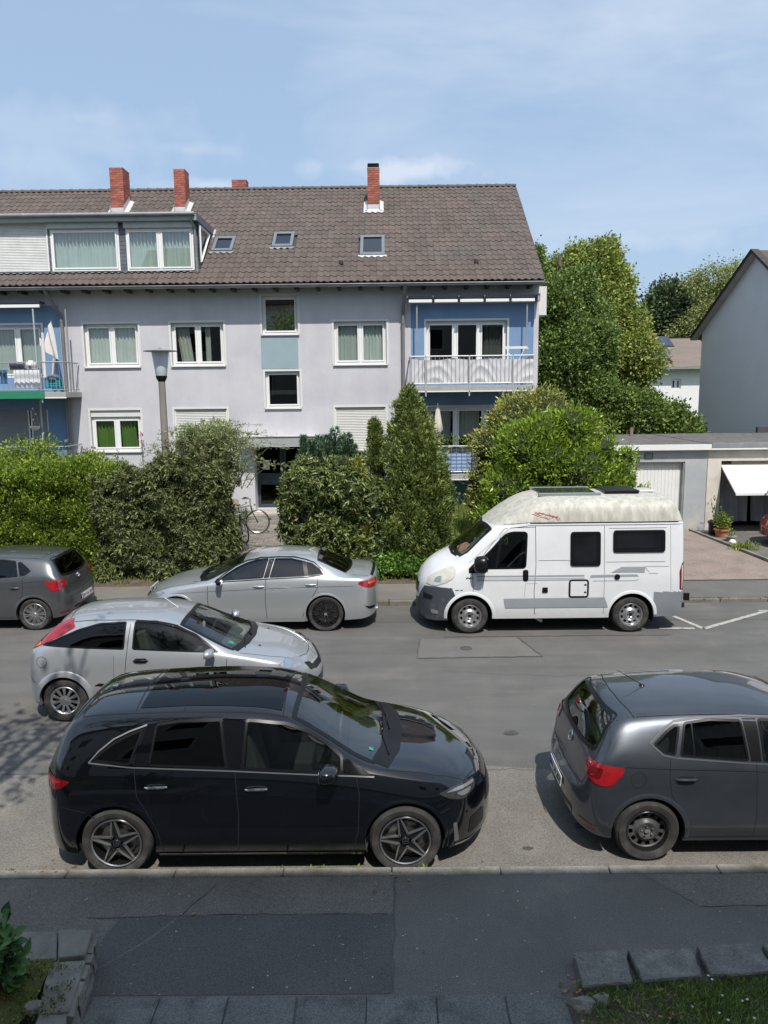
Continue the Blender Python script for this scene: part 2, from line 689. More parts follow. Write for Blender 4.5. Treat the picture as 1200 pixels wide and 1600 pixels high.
PAINTW = mat('road_paint', (0.42, 0.41, 0.37), rough=0.8, var=0.2, scale=14, c2=(0.17, 0.165, 0.15), c2scale=14, c2lo=0.48, c2hi=0.62)
REDPAVE = mat('red_paving', (0.235, 0.185, 0.155), rough=0.9, var=0.15, scale=1.5, c2=(0.17, 0.145, 0.125), c2scale=2, fine=0.35, finescale=38, bump=0.03, bscale=40)
PAVER = mat('block_paver', (0.21, 0.185, 0.155), rough=0.9, var=0.15, scale=3, isl=0.2, c2=(0.14, 0.13, 0.11), c2scale=2.5)
LAWN = mat('lawn_base', (0.075, 0.095, 0.03), rough=1, var=0.3, scale=4, c2=(0.10, 0.085, 0.05), c2scale=1.5, fine=0.4, finescale=50)


def gz(x, y):
	"""ground height"""
	if y <= 17.3:
		return 0.1
	t = min(1.0, (y - 17.3) / 7.2)
	hl = 0.12 + 0.52 * t
	hr = 0.11 + 0.05 * t
	k = min(1.0, max(0.0, (x - 4.9) / 1.3))
	return hl * (1 - k) + hr * k


def sheet(name, x0, x1, y0, y1, z, m, dx=2.0, kind='structure', parent=None):
	b = MB()
	nx = max(2, int((x1 - x0) / dx) + 1)
	ny = max(2, int((y1 - y0) / dx) + 1)
	zf = z if callable(z) else (lambda x, y: z)
	b.grid(lambda u, v: (u, v, zf(u, v)), np.linspace(x0, x1, nx), np.linspace(y0, y1, ny))
	o = b.build(name, m, parent)
	if kind and not parent:
		o['kind'] = kind
	return o


sheet('ground', -400, 400, -200, 700, -0.06, mat('far_ground', (.09, .10, .05), rough=1, var=.3, scale=.05), dx=60)
sheet('yard', -30, 32, 17.28, 60, lambda x, y: gz(x, y) - 0.012, LAWN, dx=0.8)
road = sheet('road', -60, 60, 6.53, 15.77, 0.0, ASPH, dx=3)


def polysheet(name, pts, z, m, parent=None, kind='structure', th=None):
	b = MB()
	if th:
		b.prism(pts, ((0, 0, z - th), (1, 0, 0), (0, 1, 0), (0, 0, 1)), 0, th)
	else:
		b.add([(x, y, z if not callable(z) else z(x, y)) for x, y in pts], [tuple(range(len(pts)))])
	o = b.build(name, m, parent)
	if kind and not parent:
		o['kind'] = kind
	return o


# paler parking lane beside the near kerb, patches and seams
rr = random.Random(3)
edge_pts = [(x, 8.62 + .10 * math.sin(x * 1.7) + rr.uniform(-.06, .06)) for x in np.arange(-20, 20.1, .5)]
polysheet('parking_lane', [(-20, 6.53)] + [(20, 6.53)] + edge_pts[::-1], 0.004, ASPH_OLD, road)
polysheet('asphalt_patch', [(.47, 12.50), (2.60, 12.53), (2.35, 13.55), (.56, 13.50)], 0.004, mat('asphalt_patch', (.125, .118, .108), rough=.88, var=.12, scale=2, fine=.2, finescale=110), road)


def seam(pts, w, z, parent, name='seam', m=SEAL, jit=.012):
	P = []
	for (x0, y0), (x1, y1) in zip(pts[:-1], pts[1:]):
		n = max(2, int(math.hypot(x1 - x0, y1 - y0) / .12))
		for i in range(n):
			t = i / n
			P.append((x0 + (x1 - x0) * t + rr.uniform(-jit, jit), y0 + (y1 - y0) * t + rr.uniform(-jit, jit)))
	P.append(pts[-1])
	vs = []
	for i, p in enumerate(P):
		a, c = P[max(0, i - 1)], P[min(len(P) - 1, i + 1)]
		t = Vector((c[0] - a[0], c[1] - a[1]))
		t.normalize()
		k = w * rr.uniform(.3, .7)
		vs += [(p[0] - t.y * k, p[1] + t.x * k, z), (p[0] + t.y * k, p[1] - t.x * k, z)]
	MB().add(vs, [(2 * i, 2 * i + 1, 2 * i + 3, 2 * i + 2) for i in range(len(P) - 1)]).build(name, m, parent)


seam([(.47, 12.50), (2.60, 12.53), (2.35, 13.55)], .03, .008, road)
seam([(.47, 12.50), (.56, 13.50)], .02, .008, road)
seam([(-9, 14.62), (-3, 14.55), (2, 14.6), (8, 14.5)], .02, .004, road)
seam([(-20, 8.62), (-6, 8.60), (20, 8.62)], .006, .008, road, jit=.03)
seam([(5.2, 13.62), (1.0, 13.62)], .02, .008, road)
MB().lathe([(.0001, .0), (.10, .0), (.11, -.003)], c=(1.35, 12.98, .012), n=16).build('drain_cover', SEAL, road)
# painted bay marking
for nm, a, c in (('bay_line', (5.66, 14.78), (5.92, 13.96)), ('bay_line', (5.92, 13.96), (7.62, 15.06)), ('bay_line', (5.1, 14.02), (5.75, 13.98)), ('bay_line', (7.5, 15.10), (9.2, 15.12))):
	d = Vector((c[0] - a[0], c[1] - a[1])).normalized() * .05
	MB().add([(a[0] - d.y, a[1] + d.x, .008), (a[0] + d.y, a[1] - d.x, .008), (c[0] + d.y, c[1] - d.x, .008), (c[0] - d.y, c[1] + d.x, .008)], [(0, 1, 2, 3)]).build(nm, PAINTW, road)

# far pavement with its kerb
pav = sheet('far_pavement', -40, 5.6, 15.90, 17.30, 0.10, WALK_FAR, dx=1)
pav2 = sheet('far_pavement', 5.6, 40, 15.86, 17.30, 0.085, mat('walk_right', (.115, .11, .102), rough=.9, var=.15, scale=1.5, fine=.15, finescale=60), dx=1)
x = -22.0
kerb_far = []
while x < 30:
	L_ = 1.0
	h = 0.10 if x < 5.5 else 0.075
	b = MB().box(x + .006, x + L_ - .006, 15.75 + rr.uniform(-.005, .005), 15.90, -.1, h + rr.uniform(-.004, .004))
	o = b.build('kerb_stone', KERBF, pav, bevel=.012)
	x += L_
# near pavement: kerb, patched asphalt, slab row
npv = sheet('near_pavement', -40, 40, 2.0, 6.41, 0.118, ASPH_WALK, dx=2)
polysheet('asphalt_patch', [(-2.30, 5.86), (-1.2, 5.90), (0.02, 5.885), (0.03, 6.40), (0.05, 6.41), (2.28, 6.41), (2.62, 5.96), (4.5, 5.97), (9, 5.99), (9, 4.0), (-2.5, 4.0), (-2.5, 5.0)], 0.122, ASPH_NEW, npv)
polysheet('asphalt_patch', [(-2.5, 5.02), (-.01, 5.02), (.0, 5.88), (-1.2, 5.895), (-2.3, 5.855)], 0.1245, mat('asphalt_darkest', (.108, .104, .098), rough=.85, var=.16, scale=1.4, fine=.45, finescale=90), npv)
seam([(-2.6, 5.87), (-1.2, 5.90), (.02, 5.885)], .007, .126, npv)
seam([(.03, 6.40), (.0, 5.03)], .010, .126, npv, m=mat('seam_grey', (.10, .10, .10), rough=.9))
seam([(2.28, 6.41), (2.62, 5.96), (5, 5.97)], .007, .126, npv)
seam([(-2.5, 5.05), (-1.9, 5.7), (-1.6, 6.3)], .02, .126, npv, m=ASPH_WALK)
x = -22.0
while x < 22:
	b = MB().box(x + .005, x + .995, 6.41, 6.535 + rr.uniform(-.004, .004), -.1, .132 + rr.uniform(-.003, .003))
	b.build('kerb_stone', KERBM, npv, bevel=.014)
	x += 1.0
for i in range(-7, 12):
	x0 = -.695 + .503 * i * 1.0
	x1 = x0 + .503
	if x1 < -2.35 or x0 > 1.3:
		continue
	x1 = min(x1, 1.30)
	j = [rr.uniform(-.006, .006) for _ in range(4)]
	pl = [(x0 + .007, 4.38), (x1 - .006, 4.38), (x1 - .006 + j[0], 4.99 + j[1]), (x0 + .007 + j[2], 4.99 + j[3])]
	b = MB().prism(pl, ((0, 0, .06), (1, 0, 0), (0, 1, 0), (0, 0, 1)), 0, .075 + rr.uniform(0, .006))
	b.build('paving_slab', SLABM, npv, bevel=.006)
for i in range(-3, 4):
	x0 = -.45 + .503 * i
	MB().box(x0, x0 + .49, 3.78, 4.365, .06, .135).build('paving_slab', SLABM, npv, bevel=.006)

# driveways
drv = polysheet('driveway', [(5.75, 17.30), (9.75, 17.30), (9.55, 18.8), (9.22, 23.25), (5.75, 23.25)], lambda x, y: gz(x, y) + .004, REDPAVE)
polysheet('driveway', [(9.85, 17.30), (17, 17.30), (17, 23.6), (9.32, 23.6), (9.65, 18.8)], lambda x, y: gz(x, y) + .004, mat('driveway_dark', (.12, .112, .10), rough=.95, var=.2, scale=1.2, c2=(.17, .15, .12), c2scale=1.2, fine=.2, finescale=50))
b = MB()
for y0, y1 in [(17.35 + .75 * i, 17.35 + .75 * i + .74) for i in range(8)]:
	xa = np.interp(y0, [17.3, 18.8, 23.25], [9.78, 9.58, 9.25])
	xb = np.interp(y1, [17.3, 18.8, 23.25], [9.78, 9.58, 9.25])
	MB().prism([(xa, y0), (xa + .075, y0), (xb + .075, y1), (xb, y1)], ((0, 0, .05), (1, 0, 0), (0, 1, 0), (0, 0, 1)), 0, .15).build('edging_stone', KERBM, drv, bevel=.008)
MB().add([(7.0, 19.2, .1365), (7.6, 19.0, .1365), (7.9, 19.25, .1365), (7.3, 19.5, .1365)], [(0, 1, 2, 3)]).build('wet_stain', mat('stain_dark', (.10, .09, .08), rough=.8, var=.2), drv)

# path to the door: block pavers, individually laid
pth = thing('path', None, None, (-3.4, 21, .4))
pth['kind'] = 'structure'
sheet('path_bed', -4.35, -2.55, 17.3, 24.2, lambda x, y: gz(x, y) + .0, SOIL, dx=.6, parent=pth, kind=None)
me = None
pl_list = []
for j in range(66):
	y0 = 17.34 + j * .104
	if y0 > 24.1:
		break
	sx = -4.3 + (.105 if j % 2 else 0)
	k = 0
	while sx + k * .21 < -2.62:
		pl_list.append((sx + k * .21, y0))
		k += 1
pb = MB()
for (px_, py_) in pl_list:
	z = gz(px_, py_) + .018 + rr.uniform(-.003, .003)
	z2 = gz(px_, py_ + .1) + .018
	x0, x1, y0, y1 = px_ + .004, px_ + .204, py_, py_ + .096
	pb.add([(x0, y0, z), (x1, y0, z), (x1, y1, z2), (x0, y1, z2), (x0, y0, z - .03), (x1, y0, z - .03), (x1, y1, z2 - .03), (x0, y1, z2 - .03)],
		   [(0, 1, 2, 3), (0, 4, 5, 1), (1, 5, 6, 2), (2, 6, 7, 3), (3, 7, 4, 0)])
o = pb.build('path_pavers', PAVER, pth)
o['kind'] = 'stuff'
MB().box(-4.45, -2.55, 24.05, 25.1, .3, .69).build('door_step', mat('step_concrete', (.42, .38, .31), rough=.9, var=.15, scale=3, fine=.15, finescale=40), pth, bevel=.015)
# earth strip at the hedge foot
sheet('earth_strip', -30, 5.7, 17.22, 18.4, lambda x, y: (gz(x, y) + .012 + .03 * math.sin(x * 3.1) * max(0, math.sin(y * 9))) if y > 17.25 else .104, SOIL, dx=.25)

# oil spots, cracks and repairs on the road
OIL = mat('oil_stain', (.06, .058, .055), rough=.7, var=.3, scale=6)
for (cx, cy, r_) in ((3.2, 10.8, .16), (1.6, 9.6, .10), (4.7, 11.4, .12), (.9, 8.0, .14), (2.0, 7.4, .10), (-5.6, 11.9, .14), (3.9, 9.0, .07), (1.35, 7.0, .05)):
	n = 14
	MB().add([(cx + r_ * math.cos(2 * PI * i / n) * rr.uniform(.6, 1.3), cy + r_ * .7 * math.sin(2 * PI * i / n) * rr.uniform(.6, 1.3), .0075) for i in range(n)], [tuple(range(n))]).build('oil_stain', OIL, road)
for pts in (((.9, 11.9), (2.6, 11.6), (4.4, 11.75)), ((6.2, 13.3), (7.3, 12.9), (9.5, 13.0))):
	seam(list(pts), .005, .0085, road, name='crack', jit=.03)
# =================================================================== CARS
def pchip(xs, ys, q):
	xs, ys = np.asarray(xs, float), np.asarray(ys, float)
	if len(xs) == 2:
		return np.interp(q, xs, ys)
	h = np.diff(xs)
	d = np.diff(ys) / h
	m = np.zeros(len(xs))
	for i in range(1, len(xs) - 1):
		if d[i - 1] * d[i] > 0:
			w1, w2 = 2 * h[i] + h[i - 1], h[i] + 2 * h[i - 1]
			m[i] = (w1 + w2) / (w1 / d[i - 1] + w2 / d[i])
	m[0], m[-1] = d[0], d[-1]
	q = np.clip(q, xs[0], xs[-1])
	i = np.clip(np.searchsorted(xs, q) - 1, 0, len(h) - 1)
	t = (q - xs[i]) / h[i]
	return ((2 * t**3 - 3 * t**2 + 1) * ys[i] + (t**3 - 2 * t**2 + t) * h[i] * m[i]
			+ (-2 * t**3 + 3 * t**2) * ys[i + 1] + (t**3 - t**2) * h[i] * m[i + 1])


def inpoly(x, y, poly):
	x, y = np.asarray(x), np.asarray(y)
	c = np.zeros(x.shape, bool)
	n = len(poly)
	for i in range(n):
		x1, y1 = poly[i]
		x2, y2 = poly[i - 1]
		if y1 == y2:
			continue
		k = ((y1 > y) != (y2 > y)) & (x < (x2 - x1) * (y - y1) / (y2 - y1) + x1)
		c ^= k
	return c


def shrink(poly, d):
	"""offset a polygon inwards by d (outwards if negative)"""
	n = len(poly)
	a = sum(poly[i - 1][0] * poly[i][1] - poly[i][0] * poly[i - 1][1] for i in range(n))
	s = 1 if a > 0 else -1
	r = []
	for i in range(n):
		p0, p1, p2 = Vector(poly[i - 1]), Vector(poly[i]), Vector(poly[(i + 1) % n])
		e1, e2 = (p1 - p0).normalized(), (p2 - p1).normalized()
		n1, n2 = Vector((-e1.y, e1.x)) * s, Vector((-e2.y, e2.x)) * s
		b = n1 + n2
		k = max(0.35, b.dot(b) / 2)
		r.append(tuple(p1 + b * (d / k)))
	return r


def roundpoly(poly, r, n=4):
	o = []
	m = len(poly)
	for i in range(m):
		p0, p1, p2 = Vector(poly[i - 1]), Vector(poly[i]), Vector(poly[(i + 1) % m])
		a, b = p0 - p1, p2 - p1
		k = min(r, a.length * 0.45, b.length * 0.45)
		A, B = p1 + a.normalized() * k, p1 + b.normalized() * k
		for j in range(n + 1):
			t = j / n
			o.append(tuple(A * (1 - t) ** 2 + p1 * 2 * t * (1 - t) + B * t * t))
	return o


GLASS_CLEAR = glassmat('car_glass', (0.55, 0.63, 0.60), refl=3.6)
GLASS_SIDE = glassmat('car_side_glass', (0.42, 0.47, 0.45), refl=1.3)
GLASS_DARK = glassmat('privacy_glass', (0.03, 0.032, 0.035), refl=1.1)
BLACKTRIM = mat('black_trim', (0.007, 0.007, 0.008), rough=0.3, var=0.1, spec=0.3)
SEAMM = mat('seam_dark', (0.006, 0.006, 0.007), rough=0.9, var=0.1)
RUBBER = mat('tyre_rubber', (0.028, 0.027, 0.026), rough=0.85, var=0.25, scale=9, bump=0.01, bscale=90, c2=(0.10, 0.095, 0.085), c2scale=4, c2lo=0.5, c2hi=0.85)
CHROME = mat('chrome', (0.75, 0.75, 0.76), rough=0.12, metal=1.0, var=0.05)
ALLOY = mat('alloy_silver', (0.50, 0.50, 0.50), rough=0.32, metal=0.85, var=0.1, c2=(0.2, 0.19, 0.17), c2scale=6, c2lo=0.55, c2hi=0.9)
ALLOYGREY = mat('alloy_brushed', (0.50, 0.50, 0.50), rough=0.3, metal=0.9, var=0.1)
ALLOYBLACK = mat('alloy_black', (0.012, 0.012, 0.013), rough=0.25, metal=0.2, var=0.1, coat=0.6)
STEELBLACK = mat('steel_wheel_black', (0.06, 0.06, 0.062), rough=0.45, var=0.2, c2=(0.11, 0.105, 0.10), c2scale=10)
DISC = mat('brake_disc', (0.30, 0.28, 0.27), rough=0.35, metal=0.9, var=0.2)
DARKWELL = mat('wheel_well_plastic', (0.01, 0.01, 0.01), rough=0.9)
INTER = mat('car_interior', (0.06, 0.06, 0.064), rough=0.8, var=0.2)
INTERL = mat('car_interior_light', (0.16, 0.155, 0.15), rough=0.8, var=0.2)
REDLENS = mat('red_lens', (0.30, 0.008, 0.012), rough=0.08, var=0.25, scale=14, coat=1.0)
REDDARK = mat('red_lens_dark', (0.14, 0.003, 0.006), rough=0.1, var=0.2, scale=20, coat=1.0)
ORANGEL = mat('orange_lens', (0.65, 0.13, 0.03), rough=0.1, var=0.2, scale=20, coat=1.0)
CLEARL = mat('clear_lens', (0.36, 0.37, 0.38), rough=0.22, metal=0.6, var=0.12, scale=6, coat=1.0)
DARKLENS = mat('dark_lens', (0.05, 0.052, 0.056), rough=0.1, metal=0.3, var=0.5, scale=16, coat=1.0)
HAZYL = mat('hazed_lens', (0.62, 0.60, 0.50), rough=0.25, metal=0.2, var=0.2, scale=12, coat=0.6)
PLATEW = mat('plate_white', (0.72, 0.72, 0.70), rough=0.4, var=0.05)
PLATEB = mat('plate_blue', (0.02, 0.08, 0.42), rough=0.4)
PLATEK = mat('plate_black', (0.01, 0.01, 0.01), rough=0.5)
DIRT = mat('brown_litter', (0.16, 0.09, 0.05), rough=0.9, var=0.5, scale=30, c2=(0.33, 0.2, 0.12), c2scale=14, bump=0.05, bscale=40)


class Car:
	def __init__(s, name, label, W, L, lines, seg, planr, planf, x0, yc, facing, wheels, R, wy, P, group=None, ds=0.022):
		s.W, s.L, s.P, s.wheels, s.R, s.wy = W, L, P, wheels, R, wy
		s.root = thing(name, label, 'van' if 'van' in name else 'car', (0, 0, 0), group, local=True)
		if facing > 0:
			s.root.location = (x0, yc, 0)
		else:
			s.root.location = (x0, yc, 0)
			s.root.rotation_euler = (0, 0, PI)
		# stations
		q = (1 - np.cos(np.linspace(0, PI, 6001))) / 2 * L
		def plan(x):
			ar, nr = planr
			af, nf = planf
			a = np.clip(1 - x / ar, 0, 1)
			b = np.clip(1 - (L - x) / af, 0, 1)
			return np.maximum(0, 1 - a**nr) ** (1 / nr) * np.maximum(0, 1 - b**nf) ** (1 / nf)
		metric = np.zeros(len(q) - 1)
		Y, Z = [], []
		for ln in lines:
			xs = [p[0] for p in ln]
			Y.append(pchip(xs, [p[1] for p in ln], q) * plan(q))
			Z.append(pchip(xs, [p[2] for p in ln], q))
		dq = np.diff(q)
		for k in (1, 2, len(lines) - 1):
			metric = np.maximum(metric, np.sqrt(dq**2 + np.diff(Y[k])**2 + np.diff(Z[k])**2))
		cum = np.concatenate([[0], np.cumsum(metric)])
		n = int(cum[-1] / ds)
		X = np.interp(np.linspace(0, cum[-1], n), cum, q)
		nX = len(X)
		YY = np.array([np.interp(X, q, y) for y in Y])      # lines x stations
		ZZ = np.array([np.interp(X, q, z) for z in Z])
		# sections
		ys, zs, segid = [YY[0][:, None]], [ZZ[0][:, None]], [0]
		for k, (m, bulge) in enumerate(seg):
			y0, z0, y1, z1 = YY[k], ZZ[k], YY[k + 1], ZZ[k + 1]
			ln = np.hypot(y1 - y0, z1 - z0)
			dy, dz = (y1 - y0), (z1 - z0)
			for j in range(1, m + 1):
				t = j / m
				bb = 4 * t * (1 - t) * bulge
				ys.append((y0 + dy * t + dz * bb)[:, None])
				zs.append((z0 + dz * t - dy * bb)[:, None])
				segid.append(k)
		ys, zs = np.concatenate(ys, 1), np.concatenate(zs, 1)   # stations x m
		# mirrored full section
		ny = ys.shape[1]
		fy = np.concatenate([ys, -ys[:, -2::-1]], 1)
		fz = np.concatenate([zs, zs[:, -2::-1]], 1)
		s.sid = np.array(segid + segid[-2::-1])
		G = np.stack([np.repeat(X[:, None], fy.shape[1], 1), fy, fz], 2)
		# light smoothing (gives the panels their soft edges)
		for it in range(3):
			H = G.copy()
			H[:, 1:-1, 1:] = G[:, 1:-1, 1:] * 0.5 + (G[:, :-2, 1:] + G[:, 2:, 1:]) * 0.25
			G = H
		for it in range(14):
			H = G.copy()
			H[1:-1] = G[1:-1] * 0.5 + (G[:-2] + G[2:]) * 0.25
			wt = np.ones(s_n := G.shape[0])
			if it >= 4:      # longer smoothing only along bonnet and roof, not at the ends
				wt = np.clip(np.minimum(X - .5, L - .25 - X) / .25, 0, 1)
			G = G + (H - G) * wt[:, None, None]
		s.G = G
		s.nx, s.ns = G.shape[:2]
		s.verts = G.reshape(-1, 3)
		a = np.arange(s.nx - 1)[:, None] * s.ns + np.arange(s.ns - 1)[None, :]
		s.quads = np.stack([a, a + 1, a + s.ns + 1, a + s.ns], 2).reshape(-1, 4)
		s.cen = s.verts[s.quads].mean(1)
		s.alive = np.ones(len(s.quads), bool)
		s.lev = np.zeros(len(s.quads), int)
		s.owner = np.zeros(len(s.quads), int)
		s.bvh = BVHTree.FromPolygons([tuple(v) for v in s.verts], [tuple(f) for f in s.quads])
		# normals
		e1 = s.verts[s.quads[:, 2]] - s.verts[s.quads[:, 0]]
		e2 = s.verts[s.quads[:, 3]] - s.verts[s.quads[:, 1]]
		fn = np.cross(e1, e2)
		vn = np.zeros_like(s.verts)
		for k in range(4):
			np.add.at(vn, s.quads[:, k], fn)
		vn /= np.maximum(np.linalg.norm(vn, axis=1), 1e-9)[:, None]
		# outward check at mid side
		i = np.argmax(s.verts[:, 1])
		if vn[i, 1] < 0:
			vn = -vn
			s.quads = s.quads[:, ::-1]
		s.vn = vn
		fnm = s.vn[s.quads].mean(1)
		s.fnm = fnm / np.maximum(np.linalg.norm(fnm, axis=1), 1e-9)[:, None]
		s.parts = ['body']
		s.partmat = [P]

	# --- projection frames: returns origin O, U, V, direction D, for 2-D points
	def frame(s, axis):
		L = s.L
		if axis == 'R':     # right side (-y), u = x, v = z
			return Vector((0, -3, 0)), Vector((1, 0, 0)), Vector((0, 0, 1)), Vector((0, 1, 0))
		if axis == 'L':
			return Vector((0, 3, 0)), Vector((1, 0, 0)), Vector((0, 0, 1)), Vector((0, -1, 0))
		if axis == 'T':     # top, u = x, v = y
			return Vector((0, 0, 4)), Vector((1, 0, 0)), Vector((0, 1, 0)), Vector((0, 0, -1))
		if axis == 'B':     # rear, u = y, v = z
			return Vector((-2, 0, 0)), Vector((0, 1, 0)), Vector((0, 0, 1)), Vector((1, 0, 0))
		if axis == 'F':
			return Vector((L + 2, 0, 0)), Vector((0, 1, 0)), Vector((0, 0, 1)), Vector((-1, 0, 0))
		# ('C', angle): horizontal look; angle is the heading of the eye direction; u is horizontal across, through the car's rear/front centre
		k, ang, cx, cy = axis
		D = Vector((math.cos(ang), math.sin(ang), 0))
		U = Vector((-math.sin(ang), math.cos(ang), 0))
		return Vector((cx, cy, 0)) - D * 4, U, Vector((0, 0, 1)), D

	def hit(s, fr, u, v, off):
		O, U, V, D = fr
		p = O + U * (u + 0.002) + V * v
		h, nrm, i, d = s.bvh.ray_cast(p, D)
		if h is None:
			h, nrm, i, d = s.bvh.find_nearest(p + D * 3)
			if h is None:
				return p + D * 3
		if nrm.dot(D) > 0:
			nrm = -nrm
		return h + nrm * off

	def fixed(s, poly):
		return [(float(a), float(b)) for a, b in poly]

	def patch(s, name, poly, axis, m, off=0.004, grid=0.06, parent=None, thick=0.0, both=False):
		if both:
			ax2 = {'R': 'L', 'L': 'R'}.get(axis)
			s.patch(name, poly, ax2, m, off, grid, parent, thick)
		fr = s.frame(axis)
		bm = bmesh.new()
		vs = [bm.verts.new((a, b, 0)) for a, b in poly]
		try:
			bm.faces.new(vs)
		except ValueError:
			pass
		a0, a1 = min(p[0] for p in poly), max(p[0] for p in poly)
		b0, b1 = min(p[1] for p in poly), max(p[1] for p in poly)
		x = a0 + grid
		while x < a1:
			bmesh.ops.bisect_plane(bm, geom=bm.verts[:] + bm.edges[:] + bm.faces[:], plane_co=(x, 0, 0), plane_no=(1, 0, 0))
			x += grid
		x = b0 + grid
		while x < b1:
			bmesh.ops.bisect_plane(bm, geom=bm.verts[:] + bm.edges[:] + bm.faces[:], plane_co=(0, x, 0), plane_no=(0, 1, 0))
			x += grid
		for v in bm.verts:
			p = s.hit(fr, v.co.x, v.co.y, off)
			v.co = p
		bmesh.ops.recalc_face_normals(bm, faces=bm.faces)
		if bm.faces:
			bm.faces.ensure_lookup_table()
			sm = sum((f.normal * f.calc_area() for f in bm.faces), Vector())
			if sm.dot(fr[3]) > 0:
				bmesh.ops.reverse_faces(bm, faces=bm.faces)
		me = bpy.data.meshes.new(name)
		bm.to_mesh(me)
		bm.free()
		me.materials.append(m)
		me.polygons.foreach_set('use_smooth', [True] * len(me.polygons))
		o = bpy.data.objects.new(name, me)
		COL.objects.link(o)
		o.parent = parent or s.root
		if thick:
			md = o.modifiers.new('thick', 'SOLIDIFY')
			md.thickness = thick
			md.offset = 1
		return o

	def strip(s, name, pts, width, axis, m, off=0.0015, parent=None, closed=False, step=0.05, both=False, taper=None):
		"""a thin band following pts on the surface"""
		if both:
			ax2 = {'R': 'L', 'L': 'R'}.get(axis)
			s.strip(name, pts, width, ax2, m, off, parent, closed, step)
		fr = s.frame(axis)
		P = [Vector(p) for p in pts]
		if closed:
			P.append(P[0])
		R = [P[0]]
		for a, b in zip(P[:-1], P[1:]):
			k = max(1, int((b - a).length / step))
			for j in range(1, k + 1):
				R.append(a.lerp(b, j / k))
		mb = MB()
		n = len(R)
		vs = []
		for i, p in enumerate(R):
			if closed:
				t = R[(i + 1) % (n - 1)] - R[(i - 1) % (n - 1)] if 0 < i < n - 1 else R[1] - R[n - 2]
			else:
				t = R[min(i + 1, n - 1)] - R[max(i - 1, 0)]
			t.normalize()
			nn = Vector((-t.y, t.x)) * width / 2
			for sg in (-1, 1):
				q = p + nn * sg
				vs.append(s.hit(fr, q.x, q.y, off))
		fs = [(2 * i, 2 * i + 1, 2 * i + 3, 2 * i + 2) for i in range(n - 1)]
		mb.add(vs, fs)
		return mb.build(name, m, parent or s.root, smooth='all')

	def selfn(s, poly, axis, zmin=None):
		def fn(c, n):
			if axis == 'S':
				return inpoly(c[:, 0], c[:, 2], poly) & (np.abs(c[:, 1]) > 0.4) & (np.abs(n[:, 1]) > 0.3)
			if axis == 'T':
				k = inpoly(c[:, 0], c[:, 1], poly) & (n[:, 2] > 0.2)
				return k & (c[:, 2] > zmin) if zmin is not None else k
			if axis == 'B':
				return inpoly(c[:, 1], c[:, 2], poly) & (c[:, 0] < s.L * 0.4) & (n[:, 0] < -0.12)
			return inpoly(c[:, 1], c[:, 2], poly) & (c[:, 0] > s.L * 0.6) & (n[:, 0] > 0.12)
		return fn

	def region(s, fn, levels=3):
		"""faces inside fn(points, normals); faces that straddle its edge are split finer first"""
		for lv in range(levels):
			vin = fn(s.verts, s.vn)
			q = vin[s.quads]
			cin = fn(s.cen, s.fnm)
			t = q.sum(1)
			cross = s.alive & (((t > 0) & (t < 4)) | ((t == 0) & cin) | ((t == 4) & ~cin))
			if lv > 0:
				cross &= s.lev >= 0
			idx = np.nonzero(cross)[0]
			if len(idx) == 0:
				break
			Q = s.quads[idx]
			P = [s.verts[Q[:, i]] for i in range(4)]
			Nn = [s.vn[Q[:, i]] for i in range(4)]
			base = len(s.verts)
			n = len(idx)
			mids = [(P[i] + P[(i + 1) % 4]) / 2 for i in range(4)] + [sum(P) / 4]
			mn = [(Nn[i] + Nn[(i + 1) % 4]) for i in range(4)] + [sum(Nn)]
			mn = [m / np.maximum(np.linalg.norm(m, axis=1), 1e-9)[:, None] for m in mn]
			s.verts = np.concatenate([s.verts] + mids)
			s.vn = np.concatenate([s.vn] + mn)
			M = [base + k * n + np.arange(n) for k in range(5)]
			ch = []
			for i in range(4):
				ch.append(np.stack([Q[:, i], M[i], M[4], M[(i + 3) % 4]], 1))
			ch = np.concatenate(ch)
			s.alive[idx] = False
			s.quads = np.concatenate([s.quads, ch])
			s.alive = np.concatenate([s.alive, np.ones(len(ch), bool)])
			s.owner = np.concatenate([s.owner, np.tile(s.owner[idx], 4)])
			s.cen = np.concatenate([s.cen, s.verts[ch].mean(1)])
			f = s.vn[ch].mean(1)
			s.fnm = np.concatenate([s.fnm, f / np.maximum(np.linalg.norm(f, axis=1), 1e-9)[:, None]])
			s.lev = np.concatenate([s.lev, np.zeros(len(ch), int)])
		return fn(s.cen, s.fnm)

	def cut(s, poly, axis, **kw):
		k = s.region(s.selfn(poly, axis, **kw))
		s.alive &= ~k

	def panel(s, name, poly, axis, side=None, m=None, **kw):
		if axis == 'S' and side is None:
			s.panel(name, poly, axis, 1, m, **kw)
			s.panel(name, poly, axis, -1, m, **kw)
			return
		k = s.selfn(poly, axis, **kw)(s.cen, s.fnm)
		if side is not None:
			k &= (s.cen[:, 1] * side > 0)
		s.parts.append(name)
		s.partmat.append(m or s.P)
		s.owner[k & (s.owner == 0)] = len(s.parts) - 1

	def zone(s, name, m, fn):
		k = s.region(fn, 2)
		s.parts.append(name)
		s.partmat.append(m)
		s.owner[k] = len(s.parts) - 1

	def window(s, poly, glass, frame_w=0.03, trim=None, trimm=CHROME, both=True, name='window', side='R', r=0.03, fm=BLACKTRIM):
		"""side window on both sides: opening, black surround and pane"""
		poly = roundpoly(poly, r, 3) if r else poly
		inner = shrink(poly, frame_w * 0.6)
		s.cut(inner, 'S')
		for ax in (('R', 'L') if both else (side,)):
			g = s.patch(name, poly, ax, glass, off=-0.004, grid=0.12)
			s.strip('window_seal', shrink(poly, frame_w * 0.42), frame_w, ax, fm, off=0.003, closed=True, parent=g)
		return poly

